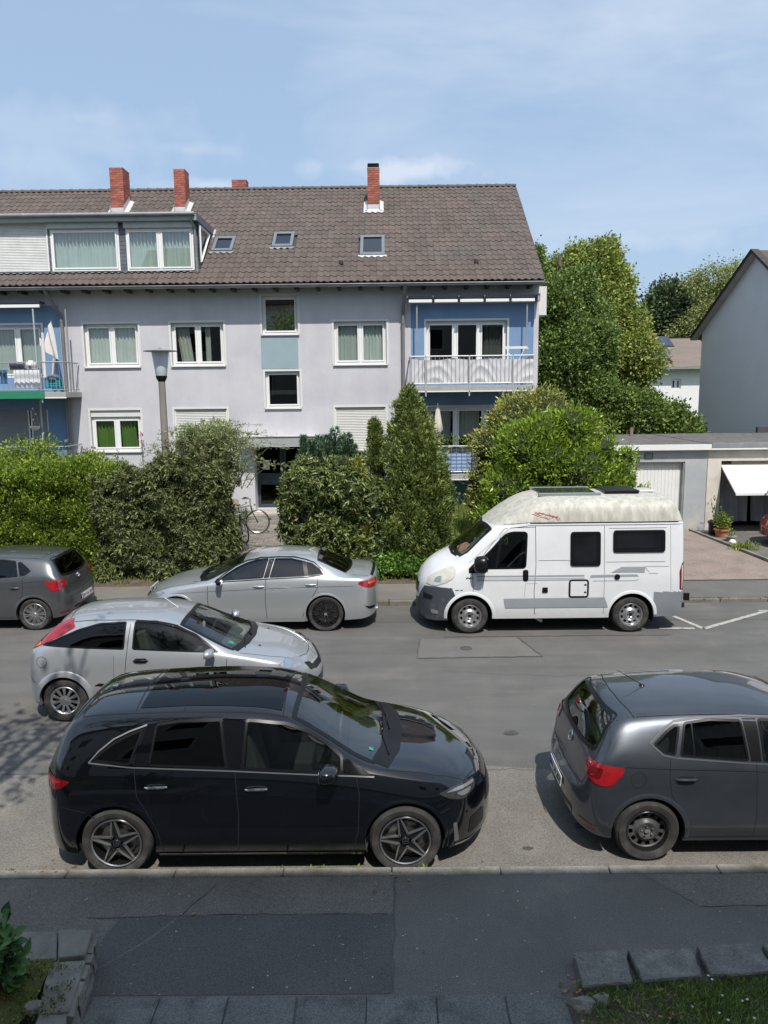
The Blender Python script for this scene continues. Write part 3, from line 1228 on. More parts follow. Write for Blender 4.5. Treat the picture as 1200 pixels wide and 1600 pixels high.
	def well(s):
		"""wheel arches: opening, lip and dark liner"""
		R = s.R
		for wx in s.wheels:
			k = s.region(lambda c, n, wx=wx: (np.hypot(c[:, 0] - wx, c[:, 2] - R) < s.Ra + 0.006) & (np.abs(c[:, 1]) > s.W * 0.6) & (np.abs(n[:, 1]) > 0.2))
			s.alive &= ~k
		for wx in s.wheels:
			for sg in (-1, 1):
				mb = MB()
				n = 22
				y0, y1 = (s.W - 0.02) * sg, (s.W - 0.36) * sg
				vs = []
				for i in range(n + 1):
					a = -0.35 + (PI + 0.7) * i / n
					x, z = wx + (s.Ra + 0.012) * math.cos(a), R + (s.Ra + 0.012) * math.sin(a)
					vs += [(x, y0 - 0.03 * sg, max(z, 0.14)), (x, y1, max(z, 0.14))]
				o = len(mb.v)
				fs = [(2 * i, 2 * i + 1, 2 * i + 3, 2 * i + 2) for i in range(n)]
				mb.add(vs, fs)
				mb.add([(wx + (s.Ra + 0.012) * math.cos(-0.35 + (PI + 0.7) * i / n), y1, max(0.14, R + (s.Ra + 0.012) * math.sin(-0.35 + (PI + 0.7) * i / n))) for i in range(n + 1)], [tuple(range(n + 1))])
				mb.build('wheel_well', DARKWELL, s.root)
		for wx in s.wheels:
			for ax in ('R', 'L'):
				fr = s.frame(ax)
				sg = -1 if ax == 'R' else 1
				vs = []
				n = 30
				a0 = math.asin(max(-1, (s.sill_at(wx) - R) / s.Ra))
				for i in range(n + 1):
					a = a0 + (PI - 2 * a0) * i / n
					ca, sa = math.cos(a), math.sin(a)
					row = []
					for rr, off, iny in ((s.Ra + s.lip + 0.012, 0.001, 0), (s.Ra + s.lip * 0.75 + 0.008, s.lipo, 0), (s.Ra + 0.004, s.lipo, 0), (s.Ra, 0.0, 0.035)):
						p = s.hit(fr, wx + rr * ca, R + rr * sa, off)
						p.y -= sg * iny
						row.append(p)
					vs += row
				fs = []
				for i in range(n):
					for j in range(3):
						f = (4 * i + j, 4 * i + j + 1, 4 * i + j + 5, 4 * i + j + 4)
						fs.append(f if ax == 'R' else f[::-1])
				MB().add(vs, fs).build('wheel_arch', s.archm, s.root, smooth=True, fix=False)

	def sill_at(s, x):
		return s._sill

	def finish(s):
		c = s
		for i, nm in enumerate(s.parts):
			k = s.alive & (s.owner == i)
			if not k.any():
				continue
			q = s.quads[k]
			used = np.unique(q)
			rm = np.full(len(s.verts), -1)
			rm[used] = np.arange(len(used))
			o = arr_mesh(nm, s.verts[used], rm[q], s.partmat[i], s.root, smooth=True)
			if len(o.data.vertices) == len(used):
				o.data.normals_split_custom_set_from_vertices([tuple(v) for v in s.vn[used]])
		# inner lining, dark
		q = s.quads[s.alive][:, ::-1]
		o = arr_mesh('inner_lining', s.verts - s.vn * 0.025, q, INTER, s.root, smooth=True)
		# underside
		b = MB()
		z = s._sill + 0.06
		b.box(0.35, s.L - 0.35, -s.W * 0.62, s.W * 0.62, z - 0.02, z)
		b.box(s.wheels[0] + s.Ra + 0.02, s.wheels[1] - s.Ra - 0.02, -s.W * 0.92, s.W * 0.92, z - 0.02, z)
		b.build('underbody', DARKWELL, s.root)

	def interior(s, zf=0.35, seats=((1.3, 0.62),), dash=3.0, zt=1.15, dashz=0.95, steer=1, m=None):
		m = m or INTER
		for sx, zz in seats:
			for sy in (-0.36, 0.36):
				b = MB()
				b.box(sx, sx + 0.5, sy - 0.24, sy + 0.24, zf, zf + 0.22)
				b.obox((sx - 0.02, sy, zf + 0.50), (0.07, 0, 0.02), (0, 0.23, 0), (-0.07, 0, 0.33))
				b.obox((sx - 0.12, sy, zf + 0.90), (0.05, 0, 0), (0, 0.12, 0), (-0.01, 0, 0.085))
				b.build('seat', m, s.root, bevel=0.03)
		b = MB()
		b.prism([(dash - 0.05, dashz - 0.35), (dash + 0.45, dashz - 0.35), (dash + 0.5, dashz - 0.02), (dash + 0.2, dashz + 0.02), (dash, dashz - 0.05)],
				((0, 0, 0), (1, 0, 0), (0, 0, 1), (0, 1, 0)), -s.W * 0.78, s.W * 0.78)
		b.build('dashboard', m, s.root, bevel=0.02)
		c = Vector((dash - 0.22, 0.36, dashz + 0.0))
		t = MB()
		nrm = Vector((-0.9, 0, 0.42)).normalized()
		e1, e2 = Vector((0, 1, 0)), nrm.cross(Vector((0, 1, 0)))
		t.tube([c + (e1 * math.cos(a) + e2 * math.sin(a)) * 0.18 for a in np.linspace(0, 2 * PI, 17)[:-1]], 0.015, 6, closed=True)
		t.tube([c - e1 * 0.17, c + e1 * 0.17], 0.02, 5)
		t.tube([c, c - e2 * 0.17], 0.02, 5)
		t.build('steering_wheel', INTER, s.root, smooth=True)




def make_wheel(car, wx, side, R, rr, style, yf, wide=0.2, spokem=ALLOY, barrelm=ALLOYBLACK, capm=CHROME, rot=0.0):
	w = bpy.data.objects.new('wheel', None)
	COL.objects.link(w)
	w.parent = car.root
	w.empty_display_size = 0.1
	w.location = (wx, side * yf, R)
	# local frame of a wheel: +y is outward. right side turned round
	w.rotation_euler = (0, rot, 0 if side > 0 else PI)
	t = MB()
	e = 0.012
	prof = [(rr, -0.012), (rr + 0.008, 0.0), (rr + 0.02, 0.006), ((R + rr) / 2 + 0.01, 0.010), (R - 0.03, 0.0), (R - 0.012, -0.012), (R - 0.002, -0.035), (R, -0.06),
			(R, -wide + 0.06), (R - 0.012, -wide + 0.02), ((R + rr) / 2, -wide), (rr, -wide)]
	t.lathe(prof, axis='Y', n=56)
	# raised ring on the sidewall
	t.lathe([((R + rr) / 2 + 0.012, 0.0095), ((R + rr) / 2 + 0.016, 0.012), ((R + rr) / 2 + 0.022, 0.0105)], axis='Y', n=56)
	# tread grooves
	for g in np.linspace(-wide + 0.05, -0.05, 4):
		t.lathe([(R + 0.001, g - 0.004), (R - 0.006, g), (R + 0.001, g + 0.004)], axis='Y', n=56)
	t.build('tyre', RUBBER, w, smooth=True)
	r = MB()
	r.lathe([(rr + 0.004, -0.008), (rr - 0.004, 0.001), (rr - 0.012, 0.0), (rr - 0.018, -0.012), (rr - 0.03, -0.06), (rr - 0.035, -wide + 0.02)], axis='Y', n=48)
	rim = r.build('rim', spokem if style in ('cover', 'van') else (spokem if style == 'multi' else barrelm), w, smooth=True)
	b = MB()
	b.lathe([(0.02, -0.075), (rr * 0.68, -0.075), (rr * 0.68, -0.10), (rr - 0.03, -0.11)], axis='Y', n=40)
	b.build('brake_disc', DISC if style not in ('cover', 'steel', 'van') else DARKWELL, rim, smooth=True)
	Wv = (0, 1, 0)

	def spoke(ang, poly, d0, d1, mb):
		ca, sa = math.cos(ang), math.sin(ang)
		mb.prism(poly, ((0, 0, 0), (ca, 0, sa), (-sa, 0, ca), Wv), d0, d1)
	if style == 'star5':
		inn, edge = MB(), MB()
		for k in range(5):
			a = 2 * PI * k / 5 + PI / 2
			for sg in (-1, 1):
				# two bars per spoke widening to the hub
				p = [(0.045, sg * 0.034), (rr - 0.018, sg * 0.006), (rr - 0.018, sg * 0.020), (0.045, sg * 0.052)]
				spoke(a, p if sg > 0 else p[::-1], -0.030, -0.006, edge)
			p = [(0.03, -0.045), (0.03, 0.045), (rr - 0.03, 0.012), (rr - 0.03, -0.012)]
			spoke(a, p[::-1], -0.05, -0.022, inn)
		inn.build('spoke_core', ALLOYBLACK, rim)
		edge.build('spoke', spokem, rim, bevel=0.002)
		ring = MB().lathe([(rr - 0.02, -0.008), (rr - 0.014, 0.003), (rr - 0.005, 0.003), (rr - 0.002, -0.005)], axis='Y', n=56)
		ring.build('rim_edge', spokem, rim, smooth=True)
		cap = MB().lathe([(0.0001, -0.004), (0.03, -0.005), (0.036, -0.012), (0.038, -0.03)], axis='Y', n=24)
		c = cap.build('hub_cap', ALLOYBLACK, rim, smooth=True)
		st = MB()
		for k in range(3):
			a = PI / 2 + 2 * PI * k / 3
			spoke(a, [(0, -0.004), (0.026, -0.001), (0.026, 0.001), (0, 0.004)], -0.006, 0.0, st)
		st.lathe([(0.026, -0.004), (0.026, 0.001), (0.030, 0.001), (0.030, -0.004)], axis='Y', n=24)
		st.build('emblem', CHROME, c)
	elif style == 'mesh':
		mb = MB()
		for k in range(10):
			a = 2 * PI * k / 10
			for sg in (-1, 1):
				p = [(0.03, -0.010), (rr - 0.02, sg * 0.05 - 0.008), (rr - 0.02, sg * 0.05 + 0.008), (0.03, 0.010)]
				spoke(a, p, -0.045, -0.012, mb)
		mb.lathe([(0.0001, -0.012), (0.055, -0.012), (0.07, -0.03), (0.07, -0.05)], axis='Y', n=24)
		mb.build('spoke', spokem, rim, bevel=0.002)
		bolts(rim, 0.05, 5, -0.012, DISC)
		MB().lathe([(0.0001, -0.008), (0.03, -0.008), (0.034, -0.014)], axis='Y', n=20).build('hub_cap', capm, rim, smooth=True)
	elif style == 'multi':
		mb = MB()
		for k in range(10):
			a = 2 * PI * k / 10
			for sg in (-1, 1):
				p = [(0.035, -0.006 + sg * 0.006), (rr - 0.016, sg * 0.020 - 0.006), (rr - 0.016, sg * 0.020 + 0.006), (0.035, 0.006 + sg * 0.006)]
				spoke(a, p, -0.03, -0.008, mb)
		mb.lathe([(0.0001, -0.008), (0.03, -0.008), (0.045, -0.02), (0.05, -0.045)], axis='Y', n=24)
		mb.build('spoke', spokem, rim, bevel=0.0015)
		MB().lathe([(0.0001, -0.004), (0.024, -0.004), (0.026, -0.012)], axis='Y', n=20).build('hub_cap', capm, rim, smooth=True)
	elif style == 'cover':      # plastic wheel cover with petals
		mb = MB()
		mb.lathe([(0.0001, 0.004), (0.05, 0.004), (0.06, 0.0), (0.078, -0.006)], axis='Y', n=32)
		mb.lathe([(rr - 0.026, -0.010), (rr - 0.012, 0.006), (rr - 0.002, 0.007), (rr + 0.004, 0.0)], axis='Y', n=48)
		for k in range(11):
			a = 2 * PI * k / 11 + 0.15
			p = [(0.07, -0.014), (0.13, -0.020), (rr - 0.02, -0.024), (rr - 0.015, 0.024), (0.13, 0.018), (0.07, 0.013)]
			spoke(a, p, -0.016, -0.001, mb)
		mb.build('wheel_cover', spokem, rim, bevel=0.004)
		MB().lathe([(0.0001, 0.008), (0.026, 0.008), (0.03, 0.003)], axis='Y', n=20).build('hub_cap', capm, rim, smooth=True)
	elif style in ('steel', 'van'):
		mb = MB()
		nh = 12 if style == 'steel' else 10
		ro, ri = rr - 0.035, rr - 0.075
		# pressed disc with a ring of holes: build annulus sectors leaving gaps
		mb.lathe([(0.0001, -0.03), (0.045, -0.03), (0.052, -0.022), (0.085, -0.016), (ri - 0.02, -0.05), (ri, -0.055)], axis='Y', n=48)
		mb.lathe([(ro, -0.052), (rr - 0.02, -0.035), (rr - 0.014, -0.005), (rr, 0.002)], axis='Y', n=48)
		for k in range(nh):
			a0 = 2 * PI * (k + 0.27) / nh
			a1 = 2 * PI * (k + 0.73) / nh
			vs = []
			for i in range(5):
				a = a0 + (a1 - a0) * i / 4
				for q in (ri - 0.003, ro + 0.003):
					vs.append((q * math.cos(a), -0.0535, q * math.sin(a)))
			mb.add(vs, [(2 * i, 2 * i + 1, 2 * i + 3, 2 * i + 2) for i in range(4)])
		mb.build('wheel_disc', spokem, rim, smooth=True)
		bolts(rim, 0.056, 5, -0.02, capm)
		MB().lathe([(0.0001, -0.012), (0.026, -0.012), (0.03, -0.03)], axis='Y', n=20).build('hub_cap', capm, rim, smooth=True)
	return w


def bolts(parent, rad_, n, y, m):
	b = MB()
	for k in range(n):
		a = 2 * PI * k / n + 0.3
		b.lathe([(0.0001, y + 0.012), (0.009, y + 0.012), (0.011, y)], c=(rad_ * math.cos(a), 0, rad_ * math.sin(a)), axis='Y', n=8)
	b.build('wheel_bolt', m, parent)


def mirror(car, x, z, m, size=(0.12, 0.20, 0.14), y=None, both=True, lower=None):
	W = car.W
	for sg in ((-1, 1) if both else (-1,)):
		b = MB()
		yc = sg * (y or W + 0.07)
		lx, ly, lz = size
		# rounded shell: lathe-like blob from rings along y
		rings = []
		n = 12
		for t in (0, 0.06, 0.2, 0.45, 0.7, 0.9, 0.98, 1.0):
			k = (1 - abs(2 * t - 1) ** 3.2) ** 0.5 * 0.98 + 0.02
			rings.append((t, k))
		vs = []
		for t, k in rings:
			for i in range(n):
				a = 2 * PI * i / n
				dx = math.cos(a)
				dz = math.sin(a)
				dx = math.copysign(abs(dx) ** 0.7, dx) * lx * 0.5 * k * (1.0 if dx > 0 else 0.45)
				dz = math.copysign(abs(dz) ** 0.75, dz) * lz * 0.5 * k * (1 - 0.15 * t)
				vs.append((x + dx - 0.03 * t, yc + sg * (t - 0.5) * ly, z + dz))
		fs = []
		for r_ in range(len(rings) - 1):
			for i in range(n):
				f = (r_ * n + i, r_ * n + (i + 1) % n, (r_ + 1) * n + (i + 1) % n, (r_ + 1) * n + i)
				fs.append(f)
		b.add(vs, fs)
		o = b.build('mirror', m, car.root, smooth='all', fix=True)
		g = MB()
		g.prism(roundpoly([(-ly * 0.42, -lz * 0.38), (ly * 0.42, -lz * 0.34), (ly * 0.40, lz * 0.34), (-ly * 0.42, lz * 0.38)], 0.02, 3),
				((x - lx * 0.22 - 0.012, yc, z), (0, 1, 0), (0, 0, 1), (-1, 0, 0)), 0, 0.004)
		g.build('mirror_glass', CHROME, o)
		a = MB()
		a.tube([(x + 0.02, sg * (W - 0.10), z - 0.03), (x + 0.01, yc - sg * ly * 0.3, z - 0.03)], [0.03, 0.022], 8)
		a.build('mirror_arm', lower or BLACKTRIM, o, smooth=True)


def handle(car, x, z, m, w=0.17, cup=None, both=True, h=0.022):
	for ax in (('R', 'L') if both else ('R',)):
		fr = car.frame(ax)
		sg = -1 if ax == 'R' else 1
		car_p = car.patch('handle_recess', roundpoly([(x - w * 0.42, z - 0.03), (x + w * 0.42, z - 0.03), (x + w * 0.42, z + 0.03), (x - w * 0.42, z + 0.03)], 0.03, 4), ax, cup or BLACKTRIM, off=0.0015, grid=0.1)
		p = [car.hit(fr, x + dx, z + dz, o_) for dx, dz, o_ in ((-w / 2, -0.002, 0.004), (-w * 0.36, 0.004, 0.026), (0, 0.006, 0.034), (w * 0.36, 0.004, 0.026), (w / 2, 0.0, 0.004))]
		b = MB().tube(p, [h * 0.45, h * 0.6, h * 0.62, h * 0.6, h * 0.45], 8)
		b.build('door_handle', m, car.root, smooth=True)


def wiper(car, pts, axis='T', name='wiper'):
	fr = car.frame(axis)
	p = [car.hit(fr, a, b_, 0.014) for a, b_ in pts]
	MB().tube(p, 0.008, 6).build(name, BLACKTRIM, car.root, smooth=True)


def plate(car, txt, x, y, z, tilt, back=True, w=0.52, h=0.11, rz=0.0):
	"""number plate at rear (back) or front; made of plate, band and characters"""
	U = Vector((0, -1, 0)) if back else Vector((0, 1, 0))
	if rz:
		U = Vector((math.sin(rz), U.y * math.cos(rz), 0))
	V = Vector((math.sin(tilt) * (1 if back else -1), 0, math.cos(tilt)))
	Wd = U.cross(V).normalized()
	O = Vector((x, y, z))
	b = MB()
	b.prism(roundpoly([(-w / 2, -h / 2), (w / 2, -h / 2), (w / 2, h / 2), (-w / 2, h / 2)], 0.01, 2), (O, U, V, Wd), 0, 0.006)
	p = b.build('number_plate', PLATEW, car.root)
	b = MB()
	b.prism([(-w / 2 + 0.004, -h / 2 + 0.004), (-w / 2 + 0.045, -h / 2 + 0.004), (-w / 2 + 0.045, h / 2 - 0.004), (-w / 2 + 0.004, h / 2 - 0.004)], (O, U, V, Wd), 0.0065, 0.0075)
	b.build('plate_band', PLATEB, p)
	text_mesh('plate_lettering', txt, 0.095, PLATEK, p, frame_mat(O + Wd * 0.008 + U * 0.02 - V * 0.004, U, V, Wd))
	return p
# =================================================================== APARTMENT HOUSE
FY = 25.0
STUCCO = mat('stucco_lilac', (0.55, 0.54, 0.565), rough=0.95, var=0.06, scale=0.8, streak=.045, c2=(0.46, 0.45, 0.485), c2scale=0.7, c2lo=0.45, c2hi=0.75, fine=0.05, finescale=30, bump=0.03, bscale=45)
STUCCOB = mat('stucco_blue', (0.165, 0.275, 0.44), rough=0.95, var=0.08, scale=1.2, c2=(0.19, 0.30, 0.45), c2scale=1.0, fine=0.05, finescale=30, bump=0.03, bscale=45)
TEAL = mat('stucco_teal', (0.28, 0.37, 0.40), rough=0.95, var=0.06, scale=2, bump=0.03, bscale=45)
WHITEP = mat('white_frame', (0.78, 0.78, 0.76), rough=0.45, var=0.04)
WHITEW = mat('white_plaster', (0.66, 0.65, 0.62), rough=0.9, var=0.06, scale=2)
SHUT = mat('shutter_slat', (0.60, 0.59, 0.56), rough=0.6, var=0.05)
SHUTG = mat('shutter_grey', (0.26, 0.27, 0.29), rough=0.6, var=0.05)
ZINC = mat('zinc', (0.26, 0.27, 0.27), rough=0.5, metal=0.3, var=0.15, scale=3, c2=(0.36, 0.37, 0.35), c2scale=2)
PIPE = mat('pipe_brown', (0.20, 0.18, 0.185), rough=0.5, metal=0.2, var=0.1)
TILE = mat('roof_tile', (0.106, 0.080, 0.068), rough=0.85, var=0.13, scale=1.1, isl=0.15, c2=(0.088, 0.078, 0.068), c2scale=0.9, c2lo=0.42, c2hi=0.75, fine=0.1, finescale=40)
BRICKM = mat('chimney_brick', (0.31, 0.10, 0.072), rough=0.9, var=0.25, scale=5, isl=0.28)
MORT = mat('mortar', (0.20, 0.12, 0.10), rough=1)
LEAD = mat('lead_flashing', (0.58, 0.58, 0.57), rough=0.45, metal=0.2, var=0.1)
SLATE = mat('slate', (0.105, 0.115, 0.135), rough=0.6, var=0.15, isl=0.2, scale=3)
CURT = mat('curtain_sheer', (0.50, 0.53, 0.49), rough=0.95, var=0.08)
CURTW = mat('curtain_white', (0.62, 0.64, 0.60), rough=0.95, var=0.08)
CURTG = mat('curtain_green', (0.13, 0.27, 0.06), rough=0.95, var=0.1)
ROOMD = mat('room_shade', (0.03, 0.032, 0.035), rough=1)  # near-black tone stands in for the shade inside rooms
HGLASS = glassmat('house_glass', (0.72, 0.78, 0.76), refl=2.6)
HGLASS_D = glassmat('house_glass_dark', (0.66, 0.68, 0.66), refl=1.6)
STEEL = mat('galvanised_steel', (0.36, 0.37, 0.37), rough=0.45, metal=0.5, var=0.1)
CONC = mat('concrete_edge', (0.36, 0.35, 0.33), rough=0.9, var=0.15, scale=4)
DOORM = mat('door_bluegrey', (0.035, 0.055, 0.075), rough=0.4, var=0.1)


def R4(x0, y0, x1, y1, Y=FY):
	xm, ym = (x0 + x1) / 2, (y0 + y1) / 2
	return aty(x0, ym, Y).x, aty(x1, ym, Y).x, aty(xm, y1, Y).z, aty(xm, y0, Y).z


house = thing('apartment_building', 'pale lilac rendered apartment block with brown pantile roof, dormer and brick chimneys', 'apartment building', (-4.0, 25.0, 0.6))
XR = 4.84
XL = -22.0
ZE = 7.78          # top of the front wall


def wall_holes(name, x0, x1, z0, z1, holes, Y, m, parent, depth=.16, mr=None):
	"""wall sheet facing -Y with rectangular openings and their reveals"""
	xs = sorted(set([x0, x1] + [h[0] for h in holes] + [h[1] for h in holes]))
	zs = sorted(set([z0, z1] + [h[2] for h in holes] + [h[3] for h in holes]))
	xs = [x for x in xs if x0 <= x <= x1]
	zs = [z for z in zs if z0 <= z <= z1]
	b = MB()
	for i in range(len(xs) - 1):
		for j in range(len(zs) - 1):
			cx, cz = (xs[i] + xs[i + 1]) / 2, (zs[j] + zs[j + 1]) / 2
			if any(h[0] < cx < h[1] and h[2] < cz < h[3] for h in holes):
				continue
			b.quad((xs[i], Y, zs[j]), (xs[i + 1], Y, zs[j]), (xs[i + 1], Y, zs[j + 1]), (xs[i], Y, zs[j + 1]))
	for h in holes:
		a, c, d, e = h[:4]
		dp = h[4] if len(h) > 4 else depth
		b.quad((a, Y, d), (a, Y, e), (a, Y + dp, e), (a, Y + dp, d))
		b.quad((c, Y, d), (c, Y + dp, d), (c, Y + dp, e), (c, Y, e))
		b.quad((a, Y, e), (c, Y, e), (c, Y + dp, e), (a, Y + dp, e))
		b.quad((a, Y, d), (a, Y + dp, d), (c, Y + dp, d), (c, Y, d))
	return b.build(name, m, parent)


def curtain(parent, x0, x1, z0, z1, Y, m, folds=None, gather=0.0, name='curtain', amp=.02, lean=0.0):
	w_ = x1 - x0
	n = max(8, int(w_ * 46))
	f = folds or w_ * 9
	ph = RNG.uniform(0, 6)
	b = MB()

	def fn(u, v):
		t = (z1 - v) / max(.01, z1 - z0)
		uu = x0 + (u - x0) * (1 - gather * math.sin(PI * min(1, t * 1.2)) * .5) + lean * t
		return (uu, Y + amp * math.sin(f * 2 * PI * (u - x0) / w_ + ph) + amp * .6 * math.sin(f * 1.7 * 2 * PI * (u - x0) / w_ + ph * 2 + t), v)
	b.grid(fn, np.linspace(x0, x1, n), np.linspace(z0, z1, 6))
	return b.build(name, m, parent, smooth='all')


def window(rect, Y, parent, panes=2, curt=None, glass=None, trim=True, sill=True, split=None, cm=None, setback=.11, fw=.075, lower=False, name='window', cover=(0, 1)):
	x0, x1, z0, z1 = rect
	yf = Y + setback
	glass = glass or HGLASS
	b = MB()
	# outer frame and mullions
	b.box(x0, x0 + fw, yf, yf + .07, z0, z1)
	b.box(x1 - fw, x1, yf, yf + .07, z0, z1)
	b.box(x0 + fw, x1 - fw, yf, yf + .07, z0, z0 + fw)
	b.box(x0 + fw, x1 - fw, yf, yf + .07, z1 - fw, z1)
	cuts = split or [i / panes for i in range(1, panes)]
	xs = [x0 + fw] + [x0 + (x1 - x0) * c for c in cuts] + [x1 - fw]
	for xc in xs[1:-1]:
		b.box(xc - .045, xc + .045, yf - .012, yf + .07, z0 + fw, z1 - fw)
	fr = b.build(name, WHITEP, parent, bevel=.006)
	for i in range(len(xs) - 1):
		a = xs[i] + (.045 if i > 0 else 0)
		c = xs[i + 1] - (.045 if i < len(xs) - 2 else 0)
		s = MB()
		q = .05
		s.box(a + .003, a + q, yf - .02, yf + .04, z0 + fw + .003, z1 - fw - .003)
		s.box(c - q, c - .003, yf - .02, yf + .04, z0 + fw + .003, z1 - fw - .003)
		s.box(a + q, c - q, yf - .02, yf + .04, z0 + fw + .003, z0 + fw + q)
		s.box(a + q, c - q, yf - .02, yf + .04, z1 - fw - q, z1 - fw - .003)
		s.build('sash', WHITEP, fr, bevel=.004)
		g = MB().quad((a + q - .01, yf + .008, z0 + fw + q - .01), (c - q + .01, yf + .008, z0 + fw + q - .01), (c - q + .01, yf + .008, z1 - fw - q + .01), (a + q - .01, yf + .008, z1 - fw - q + .01))
		tl = RNG.uniform(-.004, .004)
		g.v = [(vx, vy + tl * (vz - z0) + tl * .7 * (vx - a), vz) for vx, vy, vz in g.v]
		g.build('pane', glass, fr)
	if sill:
		MB().box(x0 - .04, x1 + .04, Y - .06, Y + setback, z0 - .045, z0 - .012).build('window_sill', ZINC if lower else WHITEW, fr, bevel=.006)
	if trim:
		t = MB()
		w_ = .065
		t.box(x0 - w_, x0, Y - .012, Y + .01, z0 - .0, z1 + w_)
		t.box(x1, x1 + w_, Y - .012, Y + .01, z0 - .0, z1 + w_)
		t.box(x0, x1, Y - .012, Y + .01, z1, z1 + w_)
		t.build('window_surround', WHITEW, fr)
	if curt:
		for (a, c, m, kw) in curt:
			curtain(fr, x0 + (x1 - x0) * a, x0 + (x1 - x0) * c, z0 + kw.pop('zb', .02), z1 - kw.pop('zt', .02), yf + kw.pop('d', .12), m, **kw)
	return fr


def shutter(rect, Y, parent, m=SHUT, pitch=.052, setback=.06, box_=0.0, zlow=None, name='roller_shutter'):
	x0, x1, z0, z1 = rect
	z0 = zlow if zlow is not None else z0
	b = MB()
	z = z1 - box_
	while z > z0 + .001:
		za = max(z0, z - pitch)
		b.add([(x0, Y + setback, z), (x0, Y + setback - .010, (z + za) / 2), (x0, Y + setback - .002, za + .006), (x0, Y + setback + .006, za),
			   (x1, Y + setback, z), (x1, Y + setback - .010, (z + za) / 2), (x1, Y + setback - .002, za + .006), (x1, Y + setback + .006, za)],
			  [(0, 4, 5, 1), (1, 5, 6, 2), (2, 6, 7, 3)])
		z -= pitch
	o = b.build(name, m, parent, fix=False)
	for xg in (x0, x1 - .035):
		MB().box(xg, xg + .035, Y + setback - .035, Y + setback + .02, z0, z1).build('guide_rail', WHITEP, o)
	if box_:
		MB().box(x0, x1, Y + setback - .05, Y + setback + .05, z1 - box_, z1).build('shutter_box', WHITEP, o, bevel=.01)
	return o


W1, W2, W4 = R4(132, 506, 217, 573), R4(268, 504, 350, 571), R4(522, 502, 604, 569)
S1, S2 = R4(409, 462, 465, 522), R4(415, 580, 469, 637)
L1, L2, L3 = R4(143, 641, 221, 705), R4(274, 639, 356, 710), R4(524, 636, 603, 704)
DR = R4(398, 697, 474, 797)
DR = (DR[0], DR[1] + .12, .66, DR[3], .55)
RW = R4(666, 501, 792, 583)
RL = R4(668, 636, 792, 716)
LWT = R4(0, 508, 66, 590)
xs0, xs1 = aty(97, 560, FY).x, aty(637, 520, FY).x         # lilac middle section
wall_holes('wall', xs0, xs1, .3, ZE, [W1, W2, W4, S1, S2, L1, L2, L3, DR], FY, STUCCO, house)
wall_holes('wall', xs1 + .10, XR - .16, .3, aty(730, 474, FY).z, [RW, RL], FY + .012, STUCCOB, house)
b = MB()
zt = aty(730, 474, FY).z
b.quad((xs1, FY, zt), (XR, FY, zt), (XR, FY, ZE), (xs1, FY, ZE))
b.quad((xs1, FY, .3), (xs1 + .10, FY, .3), (xs1 + .10, FY, zt), (xs1, FY, zt))
b.quad((XR - .16, FY, .3), (XR, FY, .3), (XR, FY, zt), (XR - .16, FY, zt))
b.build('wall', STUCCO, house)
zl = aty(50, 478, FY).z
lw = (xs0 - 4.3, aty(66, 540, FY).x, LWT[2], LWT[3])
lsh = (xs0 - 4.3, aty(76, 670, FY).x, 1.95, aty(40, 641, FY).z)
wall_holes('wall', XL, xs0, .3, zl, [lw, lsh], FY + .012, STUCCOB, house)
MB().quad((XL, FY, zl), (xs0, FY, zl), (xs0, FY, ZE), (XL, FY, ZE)).build('wall', STUCCO, house)
# gable and rear walls
YR, ZR = 30.1, 11.95
g = MB()
g.add([(XR, FY, .2), (XR, 35.2, .2), (XR, 35.2, ZE), (XR, YR, ZR - .12), (XR, FY, ZE)], [(0, 1, 2, 3, 4)])
g.quad((XL, 35.2, .2), (XR, 35.2, .2), (XR, 35.2, ZE), (XL, 35.2, ZE))
g.quad((XL, FY, .2), (XL, 35.2, .2), (XL, 35.2, ZE), (XL, FY, ZE))
g.build('wall', STUCCO, house)
# dark backing behind the windows, room shade put into its colour
MB().box(XL + .1, XR - .1, FY + 1.4, FY + 1.5, .4, 7.7).build('room_backing', ROOMD, house)
MB().box(XL + 4, aty(304, 380, FY).x, FY + 1.9, FY + 2.0, 8.0, 9.7).build('room_backing', ROOMD, house)
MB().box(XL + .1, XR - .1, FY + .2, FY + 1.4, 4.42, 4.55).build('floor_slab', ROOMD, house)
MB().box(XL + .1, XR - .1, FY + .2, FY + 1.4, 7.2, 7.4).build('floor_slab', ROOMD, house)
t = MB()
a_ = R4(408, 526, 466, 576)
t.box(a_[0], a_[1], FY - .010, FY + .01, a_[2], a_[3])
t.build('teal_panel', TEAL, house)

window(W1, FY, house, 2, curt=[(.02, .5, CURTW, {}), (.5, .98, CURTW, dict(amp=.03))])
window(W2, FY, house, 2, curt=[(.06, .30, CURT, dict(lean=.16, amp=.03)), (.62, .72, CURT, dict())], glass=HGLASS_D)
window(W4, FY, house, 2, curt=[(.02, .5, CURT, {}), (.5, .98, CURTW, dict(amp=.03))])
window(S1, FY, house, 1, curt=[(.75, .9, CURTW, dict(zb=.75))], fw=.06, glass=glassmat('stair_glass', (.5, .5, .5), refl=9.0))
window(S2, FY, house, 1, glass=HGLASS_D, fw=.06)
z_ = L1
window((L1[0], L1[1], L1[2], L1[3] - .22), FY, house, 2, curt=[(.04, .40, CURTG, dict(amp=.035)), (.56, .90, CURTG, dict(amp=.035, gather=.25))], glass=HGLASS_D, trim=False)
o = MB().box(L1[0], L1[1], FY + .04, FY + .20, L1[3] - .215, L1[3]).build('shutter_box', WHITEW, house, bevel=.01)
